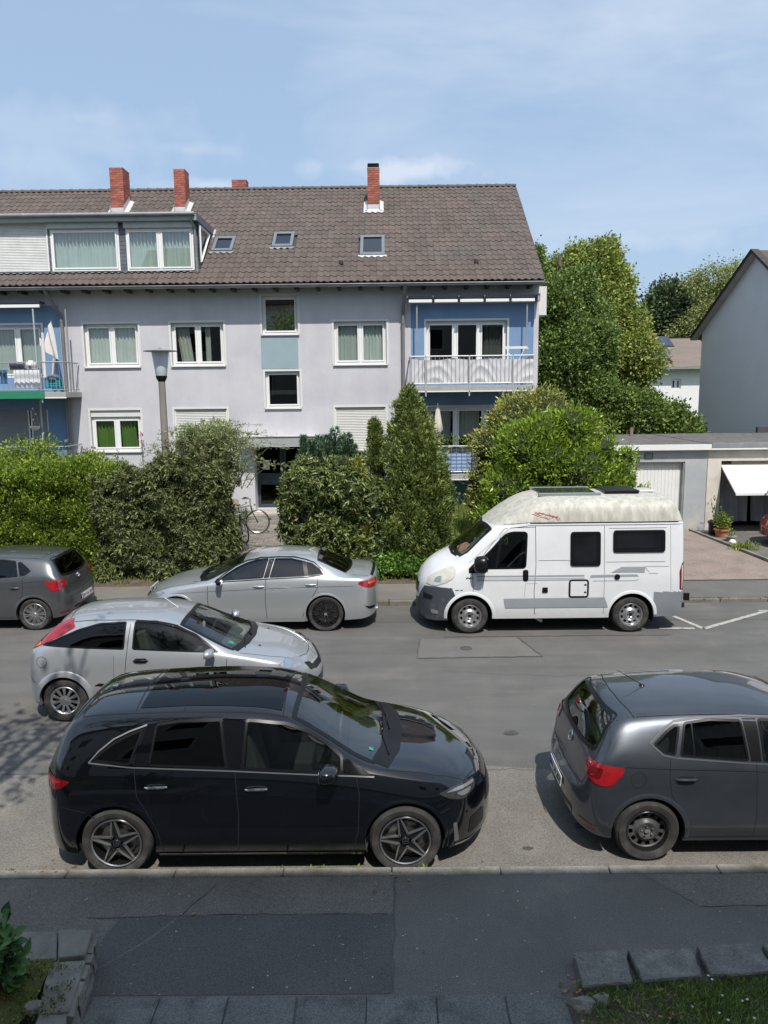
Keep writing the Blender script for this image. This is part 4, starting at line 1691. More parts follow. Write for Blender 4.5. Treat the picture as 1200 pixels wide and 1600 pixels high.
for r_ in (L2, L3):
	s_ = shutter(r_, FY, house, box_=.0)
	t = MB()
	for w__ in (.06,):
		t.box(r_[0] - w__, r_[0], FY - .012, FY + .01, r_[2], r_[3] + w__)
		t.box(r_[1], r_[1] + w__, FY - .012, FY + .01, r_[2], r_[3] + w__)
		t.box(r_[0], r_[1], FY - .012, FY + .01, r_[3], r_[3] + w__)
	t.build('window_surround', WHITEW, s_)
	MB().box(r_[0] - .04, r_[1] + .04, FY - .06, FY + .08, r_[2] - .045, r_[2] - .01).build('window_sill', ZINC, s_)
t = MB()
for w__ in (.065,):
	t.box(L1[0] - w__, L1[0], FY - .012, FY + .01, L1[2], L1[3] + w__)
	t.box(L1[1], L1[1] + w__, FY - .012, FY + .01, L1[2], L1[3] + w__)
	t.box(L1[0], L1[1], FY - .012, FY + .01, L1[3], L1[3] + w__)
t.build('window_surround', WHITEW, house)
# balcony windows, right
window(RW, FY + .012, house, 3, split=[.36, .66], curt=[(.72, .95, CURT, dict(amp=.03))], glass=glassmat('glass_mirroring', (.30, .31, .31), refl=1.8), sill=False)
window(RL, FY + .012, house, 3, split=[.36, .72], curt=[(.38, .66, CURTW, dict(zb=.68, amp=.012)), (.03, .3, CURT, dict(zb=.55, amp=.012))], glass=HGLASS_D, sill=False)
# left balcony door and window
window(lw, FY + .012, house, 4, split=[.25, .52, .78], curt=[(.5, .76, CURT, {}), (.80, .98, CURT, dict(zb=.3))], sill=False)
s_ = shutter((lsh[0], lsh[1] - .62, lsh[2], lsh[3]), FY, house, m=SHUTG)
s_ = shutter((lsh[1] - .56, lsh[1], lsh[2], lsh[3]), FY, house, m=SHUTG)

# ---- entrance
x0, x1, z0, z1, dp = DR
yd = FY + .53
f = MB()
f.box(x0, x1, yd, yd + .06, z0, z0 + .12)
f.box(x0, x1, yd, yd + .06, z1 - .08, z1)
xm = x0 + (x1 - x0) * .50
for xc, w_ in ((x0 + .05, .05), (xm - .04, .05), (xm + .075, .05), (x1 - .05, .05)):
	f.box(xc - w_, xc + w_, yd - .01, yd + .06, z0 + .12, z1 - .08)
f.box(x0 + .1, xm - .09, yd - .005, yd + .055, z0 + .78, z0 + 1.16)
f.box(xm + .125, x1 - .1, yd - .005, yd + .055, z0 + .80, z0 + .92)
door = f.build('entrance_door', DOORM, house, bevel=.008)
MB().box(x0 + .1, x1 - .1, yd + .02, yd + .03, z0 + .12, z1 - .08).build('pane', glassmat('door_glass', (.10, .11, .12), refl=1.0), door)
for i in range(3):
	z = z0 + .84 + i * .10
	MB().box(x0 + .14, x0 + .46, yd - .012, yd - .004, z, z + .022).build('letter_slot', CHROME, door)
MB().tube([(xm + .085, yd - .06, z0 + .82), (xm + .085, yd - .06, z0 + 1.22)], .012, 8).build('door_handle', CHROME, door)
MB().box(xm + .055, xm + .10, yd - .03, yd - .005, z0 + .72, z0 + .84).build('lock_plate', CHROME, door)
MB().box(x0 + .20, x0 + .42, yd - .016, yd - .010, z0 + 1.28, z0 + 1.60).build('paper_notice', WHITEW, door)
cn = R4(379, 682, 478, 697, FY - .3)
cano = MB().box(cn[0], cn[1] + .35, FY - .55, FY + .0, cn[2] + .02, cn[3]).build('door_canopy', mat('canopy_grey', (.33, .34, .34), rough=.7, var=.12, scale=3), house, bevel=.01)
MB().box(cn[0] - .02, cn[1] + .37, FY - .58, FY, cn[3], cn[3] + .025).build('canopy_edge', LEAD, cano)
MB().box(cn[0] - .0, cn[1] + .35, FY - .56, FY - .53, cn[2] - .005, cn[2] + .02).build('canopy_edge', LEAD, cano)
MB().lathe([(.0001, -.09), (.08, -.08), (.13, -.03), (.14, 0)], c=((x0 + x1) / 2 + .05, FY + .2, z1 - .005), n=20).build('ceiling_lamp', WHITEP, house, smooth=True)
ip = R4(384, 729, 393, 748)
MB().box(ip[0], ip[1], FY - .02, FY, ip[2], ip[3]).build('bell_panel', mat('bell_panel_grey', (.38, .38, .36), rough=.5), house)

# ---- gutter, soffit, rafters, pipes
YE = 24.38
zg = 7.70
gt = MB()
prof = [(-.075 * math.cos(a), -.075 * math.sin(a)) for a in np.linspace(0, PI, 9)]
vs = []
for xx in (XL, XR + .02):
	vs += [(xx, YE + p[0], zg + p[1] + .045) for p in prof]
n_ = len(prof)
gt.add(vs, [(i, i + 1, n_ + i + 1, n_ + i) for i in range(n_ - 1)])
gt.tube([(XL, YE - .078, zg + .045), (XR + .02, YE - .078, zg + .045)], .012, 6)
gt.build('gutter', ZINC, house, fix=False)
so = MB()
so.quad((XL, YE + .06, zg + .0), (XR, YE + .06, zg + .0), (XR, FY, 7.66 + .06), (XL, FY, 7.66 + .06))
so.quad((XL, YE + .06, zg), (XR, YE + .06, zg), (XR, YE + .06, zg + .10), (XL, YE + .06, zg + .10))
so.build('soffit', mat('soffit_grey', (.26, .26, .30), rough=.8), house)
xx = XR - .35
while xx > XL:
	MB().box(xx - .05, xx + .05, YE + .10, FY + .0, zg - .085, zg + .0).build('rafter_end', mat('rafter_dark', (.05, .05, .055), rough=.8) if 'rafter_dark' not in bpy.data.materials else bpy.data.materials['rafter_dark'], house)
	xx -= .66
p0, p1, p2 = aty(90, 452, YE), aty(98, 497, FY - .09), aty(117, 728, FY - .09)
xd = aty(99, 560, FY - .09).x + .03
dpp = MB()
dpp.tube([(xd - .25, YE + .02, zg - .02), (xd - .22, YE + .08, zg - .12), (xd - .02, FY - .09, 6.95), (xd, FY - .09, 6.8), (xd, FY - .09, .5)], .055, 10)
dp_ = dpp.build('downpipe', PIPE, house, smooth=True)
for z in (6.78, 4.6, 2.9, 1.8):
	MB().lathe([(.057, -.03), (.064, -.025), (.064, .025), (.057, .03)], c=(xd, FY - .09, z), n=12).build('pipe_bracket', PIPE, dp_)
xd = aty(630, 540, FY - .09).x
dpp = MB()
dpp.tube([(xd + .06, YE + .02, zg - .02), (xd + .04, YE + .08, zg - .15), (xd, FY - .09, 6.95), (xd, FY - .09, 6.8), (xd, FY - .09, .5)], [.07, .055, .055, .055, .055], 10)
dp_ = dpp.build('downpipe', PIPE, house, smooth=True)
for z in (6.6, 4.6, 2.9):
	MB().lathe([(.057, -.03), (.066, -.025), (.066, .025), (.057, .03)], c=(xd, FY - .09, z), n=12).build('pipe_bracket', PIPE, dp_)
MB().box(XR + .002, XR + .30, FY + .3, FY + .9, 6.83, 7.72).build('gable_box', WHITEW, house, bevel=.01)

# ---- roof: deck, single tiles
SL = (ZR - 7.80) / (YR - 24.30)
AN = math.atan(SL)
LEN = math.hypot(ZR - 7.80, YR - 24.30)
UY, UZ = math.cos(AN), math.sin(AN)          # up the slope
NY, NZ = -math.sin(AN), math.cos(AN)         # normal


def rp(x, s, h=0.0):
	return Vector((x, 24.30 + UY * s + NY * h, 7.80 + UZ * s + NZ * h))


def on_roof(px, py):
	"""distance s up the slope and x of the point of the roof plane seen at a measured position"""
	d = ray(px, py)
	o = Vector((0, 0, CAM_Z))
	n = Vector((0, NY, NZ))
	t = (Vector((0, 24.30, 7.80)) - o).dot(n) / d.dot(n)
	p = o + d * t
	return p.x, (p.y - 24.30) / UY


roof = MB()
roof.quad(rp(XL, 0, -.05), rp(XR, 0, -.05), rp(XR, LEN, -.05), rp(XL, LEN, -.05))
roof.quad((XL, YR, ZR - .04), (XR, YR, ZR - .04), (XR, 35.9, 7.80), (XL, 35.9, 7.80))
roof = roof.build('roof', mat('roof_deck', (.06, .05, .045), rough=.9), house)
TW, TP = .205, LEN / 22
prof = [(-.5, .030), (-.38, .042), (-.22, .040), (-.06, .018), (.12, .004), (.32, .006), (.46, .026), (.54, .034)]


def tile_mesh():
	b = MB()
	n = len(prof)
	rows = [(0.0, -.022), (0.0, .012), (.5 * TP, .006), (TP + .03, -.006)]
	vs = []
	for s, h in rows:
		for (u, z) in prof:
			sag = 0.012 * math.cos(u * PI) if s == 0.0 else 0
			vs.append((u * TW, (s - sag) * UY + NY * (h + (z if h > -.02 else z * 1.0)), (s - sag) * UZ + NZ * (h + z)))
	fs = [(r_ * n + i, r_ * n + i + 1, (r_ + 1) * n + i + 1, (r_ + 1) * n + i) for r_ in range(3) for i in range(n - 1)]
	b.add(vs, fs)
	return b


tm = tile_mesh()
me_t = bpy.data.meshes.new('roof_tile')
me_t.from_pydata(tm.v, [], tm.f)
me_t.materials.append(TILE)
me_t.polygons.foreach_set('use_smooth', [True] * len(me_t.polygons))
me_t.set_sharp_from_angle(angle=rad(50))
# areas left free of tiles: dormer, skylights, chimneys
DX1 = aty(304, 380, FY).x
SKY = []
for (a0, b0, a1, b1) in ((334, 373, 366, 395), (427, 366, 459, 388), (563, 371, 601, 401)):
	xm_ = (a0 + a1) / 2
	s0, s1 = on_roof(xm_, b1)[1], on_roof(xm_, b0)[1]
	xa, xb = on_roof(a0, (b0 + b1) / 2)[0], on_roof(a1, (b0 + b1) / 2)[0]
	SKY.append((xa, xb, s0, s1))
s_d0 = (FY - 24.30) / UY
s_d1 = (27.35 - 24.30) / UY
verts, faces = [], []
tv = np.array(tm.v)
cnt = 0
ncol = int((XR + .02 - (-17.2)) / TW)
pos = []
for r_ in range(22):
	for k in range(ncol):
		xc = XR + .02 - TW * (k + .5)
		s = r_ * TP
		if xc < DX1 + .02 and s_d0 - .1 < s + TP * .5 < s_d1 and (s + TP * .5) < s_d1:
			continue
		if any(a - .04 < xc < c + .04 and d - .05 < s + TP * .5 < e + .02 for a, c, d, e in SKY):
			continue
		p = rp(xc, s, rr.uniform(-.003, .007))
		pos.append((p, (p.x + 3) ** 2 * .05 + s))
vis = sorted([q for q in pos if q[0].x > -12.5], key=lambda q: q[1])
solo = set(id(q) for q in vis[:296])
for q in pos:
	p = q[0]
	if id(q) in solo:
		o = instance('roof_tile', me_t, roof, p)
	else:
		o_ = len(verts) * len(tv)
		verts.append(tv + np.array(p))
		faces.append(np.array([f + tuple() for f in tm.f]) + o_)
o = arr_mesh('roof_tiles', np.concatenate(verts), np.concatenate(faces), TILE, roof, smooth=True)
o.data.set_sharp_from_angle(angle=rad(50))
o['kind'] = 'stuff'
# ridge tiles
me_r = bpy.data.meshes.new('ridge_tile')
b = MB()
for k in range(1):
	vs = []
	for xx, rr_ in ((0, .125), (.04, .13), (.05, .115), (.40, .10)):
		for a in np.linspace(-.15, PI + .15, 9):
			vs.append((xx, -rr_ * math.cos(a), rr_ * math.sin(a) * .8))
	b.add(vs, [(i * 9 + j, i * 9 + j + 1, (i + 1) * 9 + j + 1, (i + 1) * 9 + j) for i in range(3) for j in range(8)])
me_r.from_pydata(b.v, [], b.f)
me_r.materials.append(TILE)
me_r.polygons.foreach_set('use_smooth', [True] * len(me_r.polygons))
xx = XR - .36
while xx > -17:
	instance('ridge_tile', me_r, roof, (xx, YR, ZR + .0), rot=(0, rr.uniform(-.01, .01), 0))
	xx -= .36
# verge board
MB().add([rp(XR + .0, 0, -.02), rp(XR + .04, 0, -.02), rp(XR + .04, LEN, -.02), rp(XR, LEN, -.02), rp(XR, 0, -.22), rp(XR + .04, 0, -.22), rp(XR + .04, LEN, -.22), rp(XR, LEN, -.22)],
		 [(0, 1, 2, 3), (4, 7, 6, 5), (1, 5, 6, 2), (0, 3, 7, 4), (0, 4, 5, 1)]).build('verge_board', ZINC, house)
# skylights
for i, (xa, xb, s0, s1) in enumerate(SKY):
	b = MB()
	U, V, Wn = Vector((1, 0, 0)), Vector((0, UY, UZ)), Vector((0, NY, NZ))
	O = rp((xa + xb) / 2, (s0 + s1) / 2, .02)
	hw, hh = (xb - xa) / 2, (s1 - s0) / 2
	for (a, c, d, e) in ((-hw, -hw + .10, -hh, hh), (hw - .10, hw, -hh, hh), (-hw + .10, hw - .10, -hh, -hh + .14), (-hw + .10, hw - .10, hh - .14, hh)):
		b.prism([(a, d), (c, d), (c, e), (a, e)], (O, U, V, Wn), -.03, .075)
	sk = b.build('skylight', mat('skylight_grey', (.20, .22, .24), rough=.4, metal=.3) if i == 0 else bpy.data.materials['skylight_grey'], house, bevel=.006)
	MB().prism([(-hw + .10, -hh + .14), (hw - .10, -hh + .14), (hw - .10, hh - .14), (-hw + .10, hh - .14)], (O, U, V, Wn), .03, .035).build('pane', glassmat('sky_pane', (.30, .34, .38), refl=4.0) if i == 0 else bpy.data.materials['sky_pane'], sk)
	# flashing apron with wavy lower edge
	f = MB()
	n_ = 26
	vs = []
	for k in range(n_ + 1):
		xx = -hw - .06 + (2 * hw + .12) * k / n_
		vs += [O + U * xx + V * (-hh - .10 - .03 * math.sin(xx / TW * 2 * PI)) + Wn * (.030 + .018 * math.cos(xx / TW * 2 * PI)), O + U * xx + V * (-hh + .01) + Wn * .04]
	f.add(vs, [(2 * k, 2 * k + 2, 2 * k + 3, 2 * k + 1) for k in range(n_)])
	f.build('flashing', LEAD if i == 2 else ZINC, sk)
for px_, py_ in ((533, 414), (744, 412)):
	xq, sq = on_roof(px_, py_)
	c_ = rp(xq, sq, .05)
	MB().lathe([(.0001, .10), (.06, .09), (.075, .03), (.08, -.04)], c=tuple(c_), n=12).build('vent_tile', mat('vent_dark', (.03, .028, .028), rough=.8) if 'vent_dark' not in bpy.data.materials else bpy.data.materials['vent_dark'], roof)

# ---- chimneys, brick by brick
me_b = bpy.data.meshes.new('brick')
bm_ = MB().box(-.1185, .1185, -.055, .055, -.033, .033)
me_b.from_pydata(bm_.v, [], bm_.f)
me_b.materials.append(BRICKM)
me_h = bpy.data.meshes.new('brick')
bm_ = MB().box(-.058, .058, -.055, .055, -.033, .033)
me_h.from_pydata(bm_.v, [], bm_.f)
me_h.materials.append(BRICKM)


def chimney(xc, yc, w_, d_, zb, zt_, cap=False, flash=True, front=True):
	n = int((zt_ - zb) / .077)
	ch = MB().box(xc - w_ / 2 + .012, xc + w_ / 2 - .012, yc - d_ / 2 + .012, yc + d_ / 2 - .012, zb - .5, zt_ - .03).build('chimney', MORT, house)
	for i in range(n):
		z = zt_ - .04 - i * .077
		off = (i % 2)
		# front and side courses
		for (ax, ln) in (('x', w_), ('y', d_)):
			u = -ln / 2
			first = True
			while u < ln / 2 - .02:
				seg_ = .119 if (first and off) else .242
				full = seg_ > .2 and u + seg_ <= ln / 2 + .005
				if not full and seg_ > .2:
					seg_ = ln / 2 - u
				cu = u + seg_ / 2
				sc = (seg_ - .008) / .237
				if ax == 'x':
					instance('brick', me_b, ch, (xc + cu, yc - d_ / 2 + .056 + rr.uniform(-.002, .002), z), scale=(sc, 1, 1))
				else:
					for sg in ((1,) if xc < 0 else (1, -1)):
						if seg_ > .06:
							instance('brick', me_b, ch, (xc + sg * (w_ / 2 - .056), yc + cu, z), rot=(0, 0, PI / 2), scale=(min(sc, (seg_ - .02) / .237), 1, 1))
				u += seg_
				first = False
	MB().box(xc - w_ / 2 - .005, xc + w_ / 2 + .005, yc - d_ / 2 - .005, yc + d_ / 2 + .005, zt_ - .006, zt_ + .02).build('chimney_top', CONC, ch)
	if cap:
		b = MB()
		b.box(xc - w_ / 2 + .02, xc + w_ / 2 - .02, yc - d_ / 2, yc + d_ / 2, zt_ + .13, zt_ + .16)
		for sx in (-1, 1):
			b.box(xc + sx * (w_ / 2 - .05) - .04, xc + sx * (w_ / 2 - .05) + .04, yc - d_ / 2 + .02, yc + d_ / 2 - .02, zt_ + .02, zt_ + .13)
		b.build('chimney_cap', BLACKTRIM, ch)
	if flash:
		s0 = (yc - d_ / 2 - 24.30) / UY
		s1 = (yc + d_ / 2 - 24.30) / UY
		f = MB()
		for sg in (-1, 1):
			xo = xc + sg * (w_ / 2)
			f.add([rp(xo, s0 - .10, .10), rp(xo + sg * .14, s0 - .12, .05), rp(xo + sg * .14, s1, .05), rp(xo, s1, .10), rp(xo + sg * .004, s0, .30), rp(xo + sg * .004, s1, .25)], [(0, 1, 2, 3), (0, 3, 5, 4)])
		n_ = 16
		vs = []
		for k in range(n_ + 1):
			x_ = xc - w_ / 2 - .14 + (w_ + .28) * k / n_
			vs += [rp(x_, s0 - .20 - .03 * math.sin(x_ / TW * 6.28), .045 + .015 * math.cos(x_ / TW * 6.28)), rp(x_, s0 - .01, .08)]
		f.add(vs, [(2 * k, 2 * k + 2, 2 * k + 3, 2 * k + 1) for k in range(n_)])
		f.add([(xc - w_ / 2, yc - d_ / 2 - .006, rp(0, s0).z + .0), (xc + w_ / 2, yc - d_ / 2 - .006, rp(0, s0).z), (xc + w_ / 2, yc - d_ / 2 - .006, rp(0, s0).z + .22), (xc - w_ / 2, yc - d_ / 2 - .006, rp(0, s0).z + .22)], [(0, 1, 2, 3)])
		f.build('flashing', LEAD, ch)


for (a0, a1, top_, bot_, dd, cp, fl, Yc) in ((172, 193, 262, 326, .75, False, True, 28.45), (272, 289.5, 264.5, 325, .62, False, True, 28.45), (362, 385, 281, 300, .5, False, False, 31.0), (574, 593, 262.5, 322, .55, True, True, 28.45)):
	xa, xb = aty(a0, (top_ + bot_) / 2, Yc).x, aty(a1, (top_ + bot_) / 2, Yc).x
	zt_ = aty((a0 + a1) / 2, top_, Yc).z
	zb_ = aty((a0 + a1) / 2, bot_, Yc).z
	chimney((xa + xb) / 2, Yc + dd / 2, xb - xa, dd, zb_ - .1, zt_, cp, fl)

# ---- dormer
zd0, zd1 = aty(200, 425, FY).z, aty(200, 350, FY).z
ztop = aty(200, 333, FY - .2).z
WS1, WS2, WS3 = R4(80, 358, 187, 424), R4(198, 357, 303, 423), R4(-60, 350, 76, 425)
WS4 = (WS3[0] - 2.4, WS3[0] - .3, WS3[2], WS3[3])
dm = MB()
dm.box(XL + 4, DX1 + .14, FY - .25, 27.6, zd1 + .04, ztop - .06)
dorm = dm.build('dormer', mat('fascia_greygreen', (.30, .335, .33), rough=.6, var=.08, scale=3), house)
MB().tube([(XL + 4, FY - .30, ztop - .05), (DX1 + .10, FY - .30, ztop - .05)], .06, 10).build('gutter', ZINC, dorm, smooth=True)
MB().box(XL + 4, DX1 + .16, FY - .28, 27.7, ztop - .055, ztop - .01).build('flat_roof', ZINC, dorm)
MB().box(XL + 4, DX1 + .145, FY - .265, FY - .252, zd1 + .30 - .12, zd1 + .30 - .09).build('fascia_strip', LEAD, dorm)
wall_holes('front_panel', XL + 4, DX1 + .1, zd0 - .15, zd1 + .1, [WS1, WS2, WS3, WS4], FY, SLATE, dorm, depth=.2)
# slates on the piers and on the cheek
sl = MB()
gaps = [(WS1[1], WS2[0]), (WS3[1], WS1[0]), (WS2[1], DX1 + .10)]
for xa, xb in gaps:
	z = zd0
	k = 0
	while z < zd1 + .05:
		off = (k % 2) * .09
		x = xa - off + .003
		while x < xb:
			c0, c1 = max(xa, x), min(xb, x + .175)
			if c1 - c0 > .03:
				sl.add([(c0, FY - .014, z), (c1, FY - .014, z), (c1, FY - .004, z + .15), (c0, FY - .004, z + .15), (c0, FY, z), (c1, FY, z)], [(0, 1, 2, 3), (0, 4, 5, 1)])
			x += .18
		z += .115
		k += 1
# cheek plane (faces +X)
xc_ = DX1 + .12
z = zd0
k = 0
while z < zd1 + .10:
	yb = 24.30 + (z + .10 - 7.80) / SL
	y = FY - (k % 2) * .09
	while y < yb:
		c0, c1 = max(FY, y), min(yb + .1, y + .175)
		if c1 - c0 > .03:
			sl.add([(xc_ + .014, c0, z), (xc_ + .014, c1, z), (xc_ + .004, c1, z + .15), (xc_ + .004, c0, z + .15)], [(0, 1, 2, 3)])
		y += .18
	z += .115
	k += 1
o = sl.build('slate_cladding', SLATE, dorm)
o['kind'] = 'stuff'
ck = MB().add([(xc_, FY, zd0 - .2), (xc_, FY, zd1 + .1), (xc_, 24.30 + (zd1 + .1 - 7.8) / SL, zd1 + .1)], [(0, 2, 1)])
ck.build('dormer_cheek', SLATE, dorm)
tw = MB()
y0, y1 = FY + .16, FY + 1.15
za, zb2 = zd0 + .42, zd1 - .02
tri = [(y0, za), (y0, zb2), (y1 + .3, zb2), (y0 + .25, za)]
tri = [(y0, zd0 + .30), (y0, zd1 - .05), (FY + 1.5, zd1 - .05)]
for i in range(3):
	a, c = Vector((xc_ + .02, *tri[i])), Vector((xc_ + .02, *tri[(i + 1) % 3]))
	tw.tube([a, c], .04, 4)
o = tw.build('cheek_window', WHITEP, house)
MB().add([(xc_ + .022, *q) for q in tri], [(0, 2, 1)]).build('pane', bpy.data.materials['sky_pane'], o)
MB().add([(xc_ + .005, *q) for q in tri], [(0, 2, 1)]).build('dark_backing', ROOMD, o)  # dark sheet behind the pane, painted as the shade of the room
f = MB()
f.tube([(xc_ + .08, FY - .05, zd0 - .15), (xc_ + .08, 27.2, rp(0, (27.2 - 24.3) / UY).z + .06)], .035, 5)
f.add([(xc_ + .0, FY - .1, zd0 - .18), (xc_ + .30, FY - .1, zd0 - .2), (xc_ + .30, 27.2, zd0 - .2 + 2.2 * SL), (xc_, 27.2, zd0 - .18 + 2.2 * SL)], [])
f.build('flashing', LEAD, dorm)
# verge trim of the dormer roof
MB().add([(DX1 + .142, FY - .27, zd1 + .04), (DX1 + .142, 27.5, zd1 + .04), (DX1 + .142, 27.5, ztop - .02), (DX1 + .142, FY - .27, ztop - .02),
		  (DX1 + .17, FY - .27, zd1 + .04), (DX1 + .17, 27.5, zd1 + .04), (DX1 + .17, 27.5, ztop - .02), (DX1 + .17, FY - .27, ztop - .02)],
		 [(4, 5, 6, 7), (0, 3, 2, 1), (0, 4, 7, 3), (0, 1, 5, 4), (3, 7, 6, 2)]).build('verge_trim', mat('verge_slate', (.15, .165, .19), rough=.6), dorm)
MB().tube([(DX1 - .02, FY - .30, ztop - .10), (DX1 - .02, FY - .22, ztop - .25), (DX1 + .04, FY - .06, zd1 - .15), (DX1 + .06, FY - .05, zd0 - .1)], .035, 8).build('downpipe', ZINC, dorm, smooth=True)
ap = MB()
vs = []
n_ = 240
for k in range(n_ + 1):
	x_ = XL + 4.5 + (DX1 + .2 - XL - 4.5) * k / n_
	vs += [rp(x_, s_d0 - .16 - .02 * math.sin(x_ / TW * 6.28), .05 + .016 * math.cos(x_ / TW * 6.28)), (x_, FY - .012, zd0 + .0)]
ap.add(vs, [(2 * k, 2 * k + 2, 2 * k + 3, 2 * k + 1) for k in range(n_)])
ap.build('apron_flashing', ZINC, dorm)
MB().box(XL + 4.2, DX1 + .05, FY - .01, FY + .05, zd0 - .12, zd0 - .0).build('sill_band', BLACKTRIM, dorm)
DG = glassmat('dormer_glass', (.72, .82, .80), refl=4.5)
for r_, pn, cu in ((WS1, 1, [(.02, .98, CURTW, dict(amp=.05, d=.16))]), (WS2, 2, [(.02, .98, CURTW, dict(amp=.05, d=.16))])):
	window(r_, FY - .06, house, pn, curt=cu, glass=DG, trim=False, sill=False, fw=.06, setback=.04)
	MB().box(r_[0] - .04, r_[1] + .02, FY - .13, FY + .02, r_[3] + .0, r_[3] + .19).build('shutter_box', mat('box_grey', (.44, .46, .45), rough=.6) if 'box_grey' not in bpy.data.materials else bpy.data.materials['box_grey'], house, bevel=.02)
s_ = shutter(WS3, FY - .06, house, m=mat('shutter_white', (.66, .66, .64), rough=.6), pitch=.048)
MB().box(WS3[0] - .04, WS3[1] + .02, FY - .13, FY + .02, WS3[3], WS3[3] + .19).build('shutter_box', bpy.data.materials['box_grey'], s_, bevel=.02)
shutter(WS4, FY - .06, house, m=bpy.data.materials['shutter_white'], pitch=.048)

# ---- balconies
def rail(parent, xa, xb, yf, yb, z0, h, pitch=.125, pm=STEEL, posts=3, name='balcony_rail', both=True):
	r_ = MB()
	r_.tube([(xa, yf, z0 + h), (xb, yf, z0 + h)], .022, 8)
	r_.tube([(xa, yf, z0 + .07), (xb, yf, z0 + .07)], .014, 6)
	for xx in ((xa, xb) if both else (xa,)):
		r_.tube([(xx, yf, z0 + h), (xx, yb, z0 + h)], .022, 8)
		r_.tube([(xx, yf, z0 + .07), (xx, yb, z0 + .07)], .014, 6)
	ro = r_.build(name, pm, parent, smooth=True)
	me_ = bpy.data.meshes.new('baluster')
	q = MB().tube([(0, 0, .07), (0, 0, h)], .006, 6)
	me_.from_pydata(q.v, [], q.f)
	me_.materials.append(pm)
	n = int((xb - xa) / pitch)
	for i in range(1, n):
		instance('baluster', me_, ro, (xa + (xb - xa) * i / n, yf, z0))
	n2 = int((yb - yf) / pitch)
	for i in range(1, n2):
		for xx in ((xa, xb) if both else (xa,)):
			instance('baluster', me_, ro, (xx, yf + (yb - yf) * i / n2, z0))
	me_ = bpy.data.meshes.new('rail_post')
	q = MB().box(-.02, .02, -.012, .012, -.32, h + .02)
	me_.from_pydata(q.v, [], q.f)
	me_.materials.append(pm)
	for i in range(posts):
		instance('rail_post', me_, ro, (xa + (xb - xa) * (i + .35) / posts * 1.06, yf - .03, z0))
	return ro


def balcony(name, xa, xb, yf, zs, m_edge=CONC, h=.92, th=.17, **kw):
	b = MB().box(xa, xb, yf, FY - .002, zs - th, zs)
	bb = b.build('balcony', m_edge, house, bevel=.008)
	MB().box(xa - .01, xb + .01, yf - .012, yf + .02, zs - th - .02, zs - th + .012).build('drip_edge', WHITEP, bb)
	rail(bb, xa + .03, xb - .03, yf + .03, FY - .05, zs, h, **kw)
	return bb


YB = 23.75
a = R4(640, 556, 836, 612, YB)
bal = balcony('b', a[0], a[1], YB, a[2] + .19, h=a[3] - a[2] - .19, pm=mat('rail_pale', (.46, .46, .46), rough=.5, metal=.3))
zb_, zt_ = a[2] + .24, a[3]
# white cloth hung behind the bars, sagging
c = MB()
xa, xb = a[0] + .07, a[1] - .05


def clothfn(u, v):
	t = (u - xa) / (xb - xa)
	k = (v - zb_) / (zt_ - zb_)
	sag = .07 * abs(math.sin(3 * PI * t)) * max(0, k) ** 2
	q = ((t * 2.6) % 1 - .5)
	wr = .008 * math.sin(31 * t + 4 * k + 2 * math.sin(5 * t)) + .005 * math.sin(67 * t - 7 * k) + .034 * math.sin(7 * k + 9 * q * q * 4 + 1.5 * math.sin(9 * t)) * max(0, 1 - 4 * q * q)
	return (u, YB + .052 + abs(wr) * .8, v - sag)


c.grid(clothfn, np.linspace(xa, xb, 150), np.linspace(zb_ - .0, zt_ - .05, 20))
c.build('balcony_cloth', mat('cloth_white', (.58, .57, .58), rough=.95, var=.06, scale=3), bal, smooth='all')
# retracted awning and its posts
a = R4(637, 463, 842, 471, FY - .32)
aw = MB().box(a[0], a[1] - .05, FY - .40, FY - .04, a[3] - .045, a[3] + .02).build('awning', mat('awning_dark', (.10, .10, .11), rough=.6), house, bevel=.01)
n_ = 5
for i in range(n_):
	x0_ = a[0] + (a[1] - a[0] - .1) * i / n_ + .03
	MB().box(x0_, x0_ + (a[1] - a[0] - .1) / n_ - .08, FY - .46, FY - .40, a[2] - .03, a[2] + .06).build('awning_profile', WHITEP, aw, bevel=.008)
	MB().obox((x0_ - .04, FY - .30, a[3] - .02), (.012, 0, 0), (0, .18, -.02), (0, 0, .03)).build('awning_arm', STEEL, aw)
MB().box(a[1] - .06, a[1] + .02, FY - .46, FY - .02, a[2] - .02, a[3] + .05).build('awning_bracket', ZINC, aw)
for px_ in (651.5, 823):
	xq = aty(px_, 520, FY - .35).x
	MB().box(xq - .02, xq + .02, FY - .37, FY - .33, 4.6, 7.12).build('awning_post', STEEL, aw)
# lower right balcony: blue striped screen
a = R4(672, 697, 800, 750, YB)
bal2 = balcony('b', R4(646, 697, 800, 750, YB)[0], XR - .2, YB, a[2] + .19, h=a[3] - a[2] - .19, pitch=.16)
sc = MB()
xa, xb = R4(646, 697, 800, 750, YB)[0] + .08, XR - .3
zb_, zt_ = a[2] + .24, a[3] - .02
ns = 14
BLS = [mat('screen_blue', (.13, .22, .42), rough=.9), mat('screen_pale', (.36, .44, .58), rough=.9)]
for k in range(ns):
	sc.mi = k % 2
	z0_, z1_ = zb_ + (zt_ - zb_) * k / ns, zb_ + (zt_ - zb_) * (k + 1) / ns
	sc.grid(lambda u, v: (u, YB + .075 + .012 * math.sin(u * 17), v), np.linspace(xa, xb, 40), [z0_, z1_])
sc.build('privacy_screen', BLS, bal2)
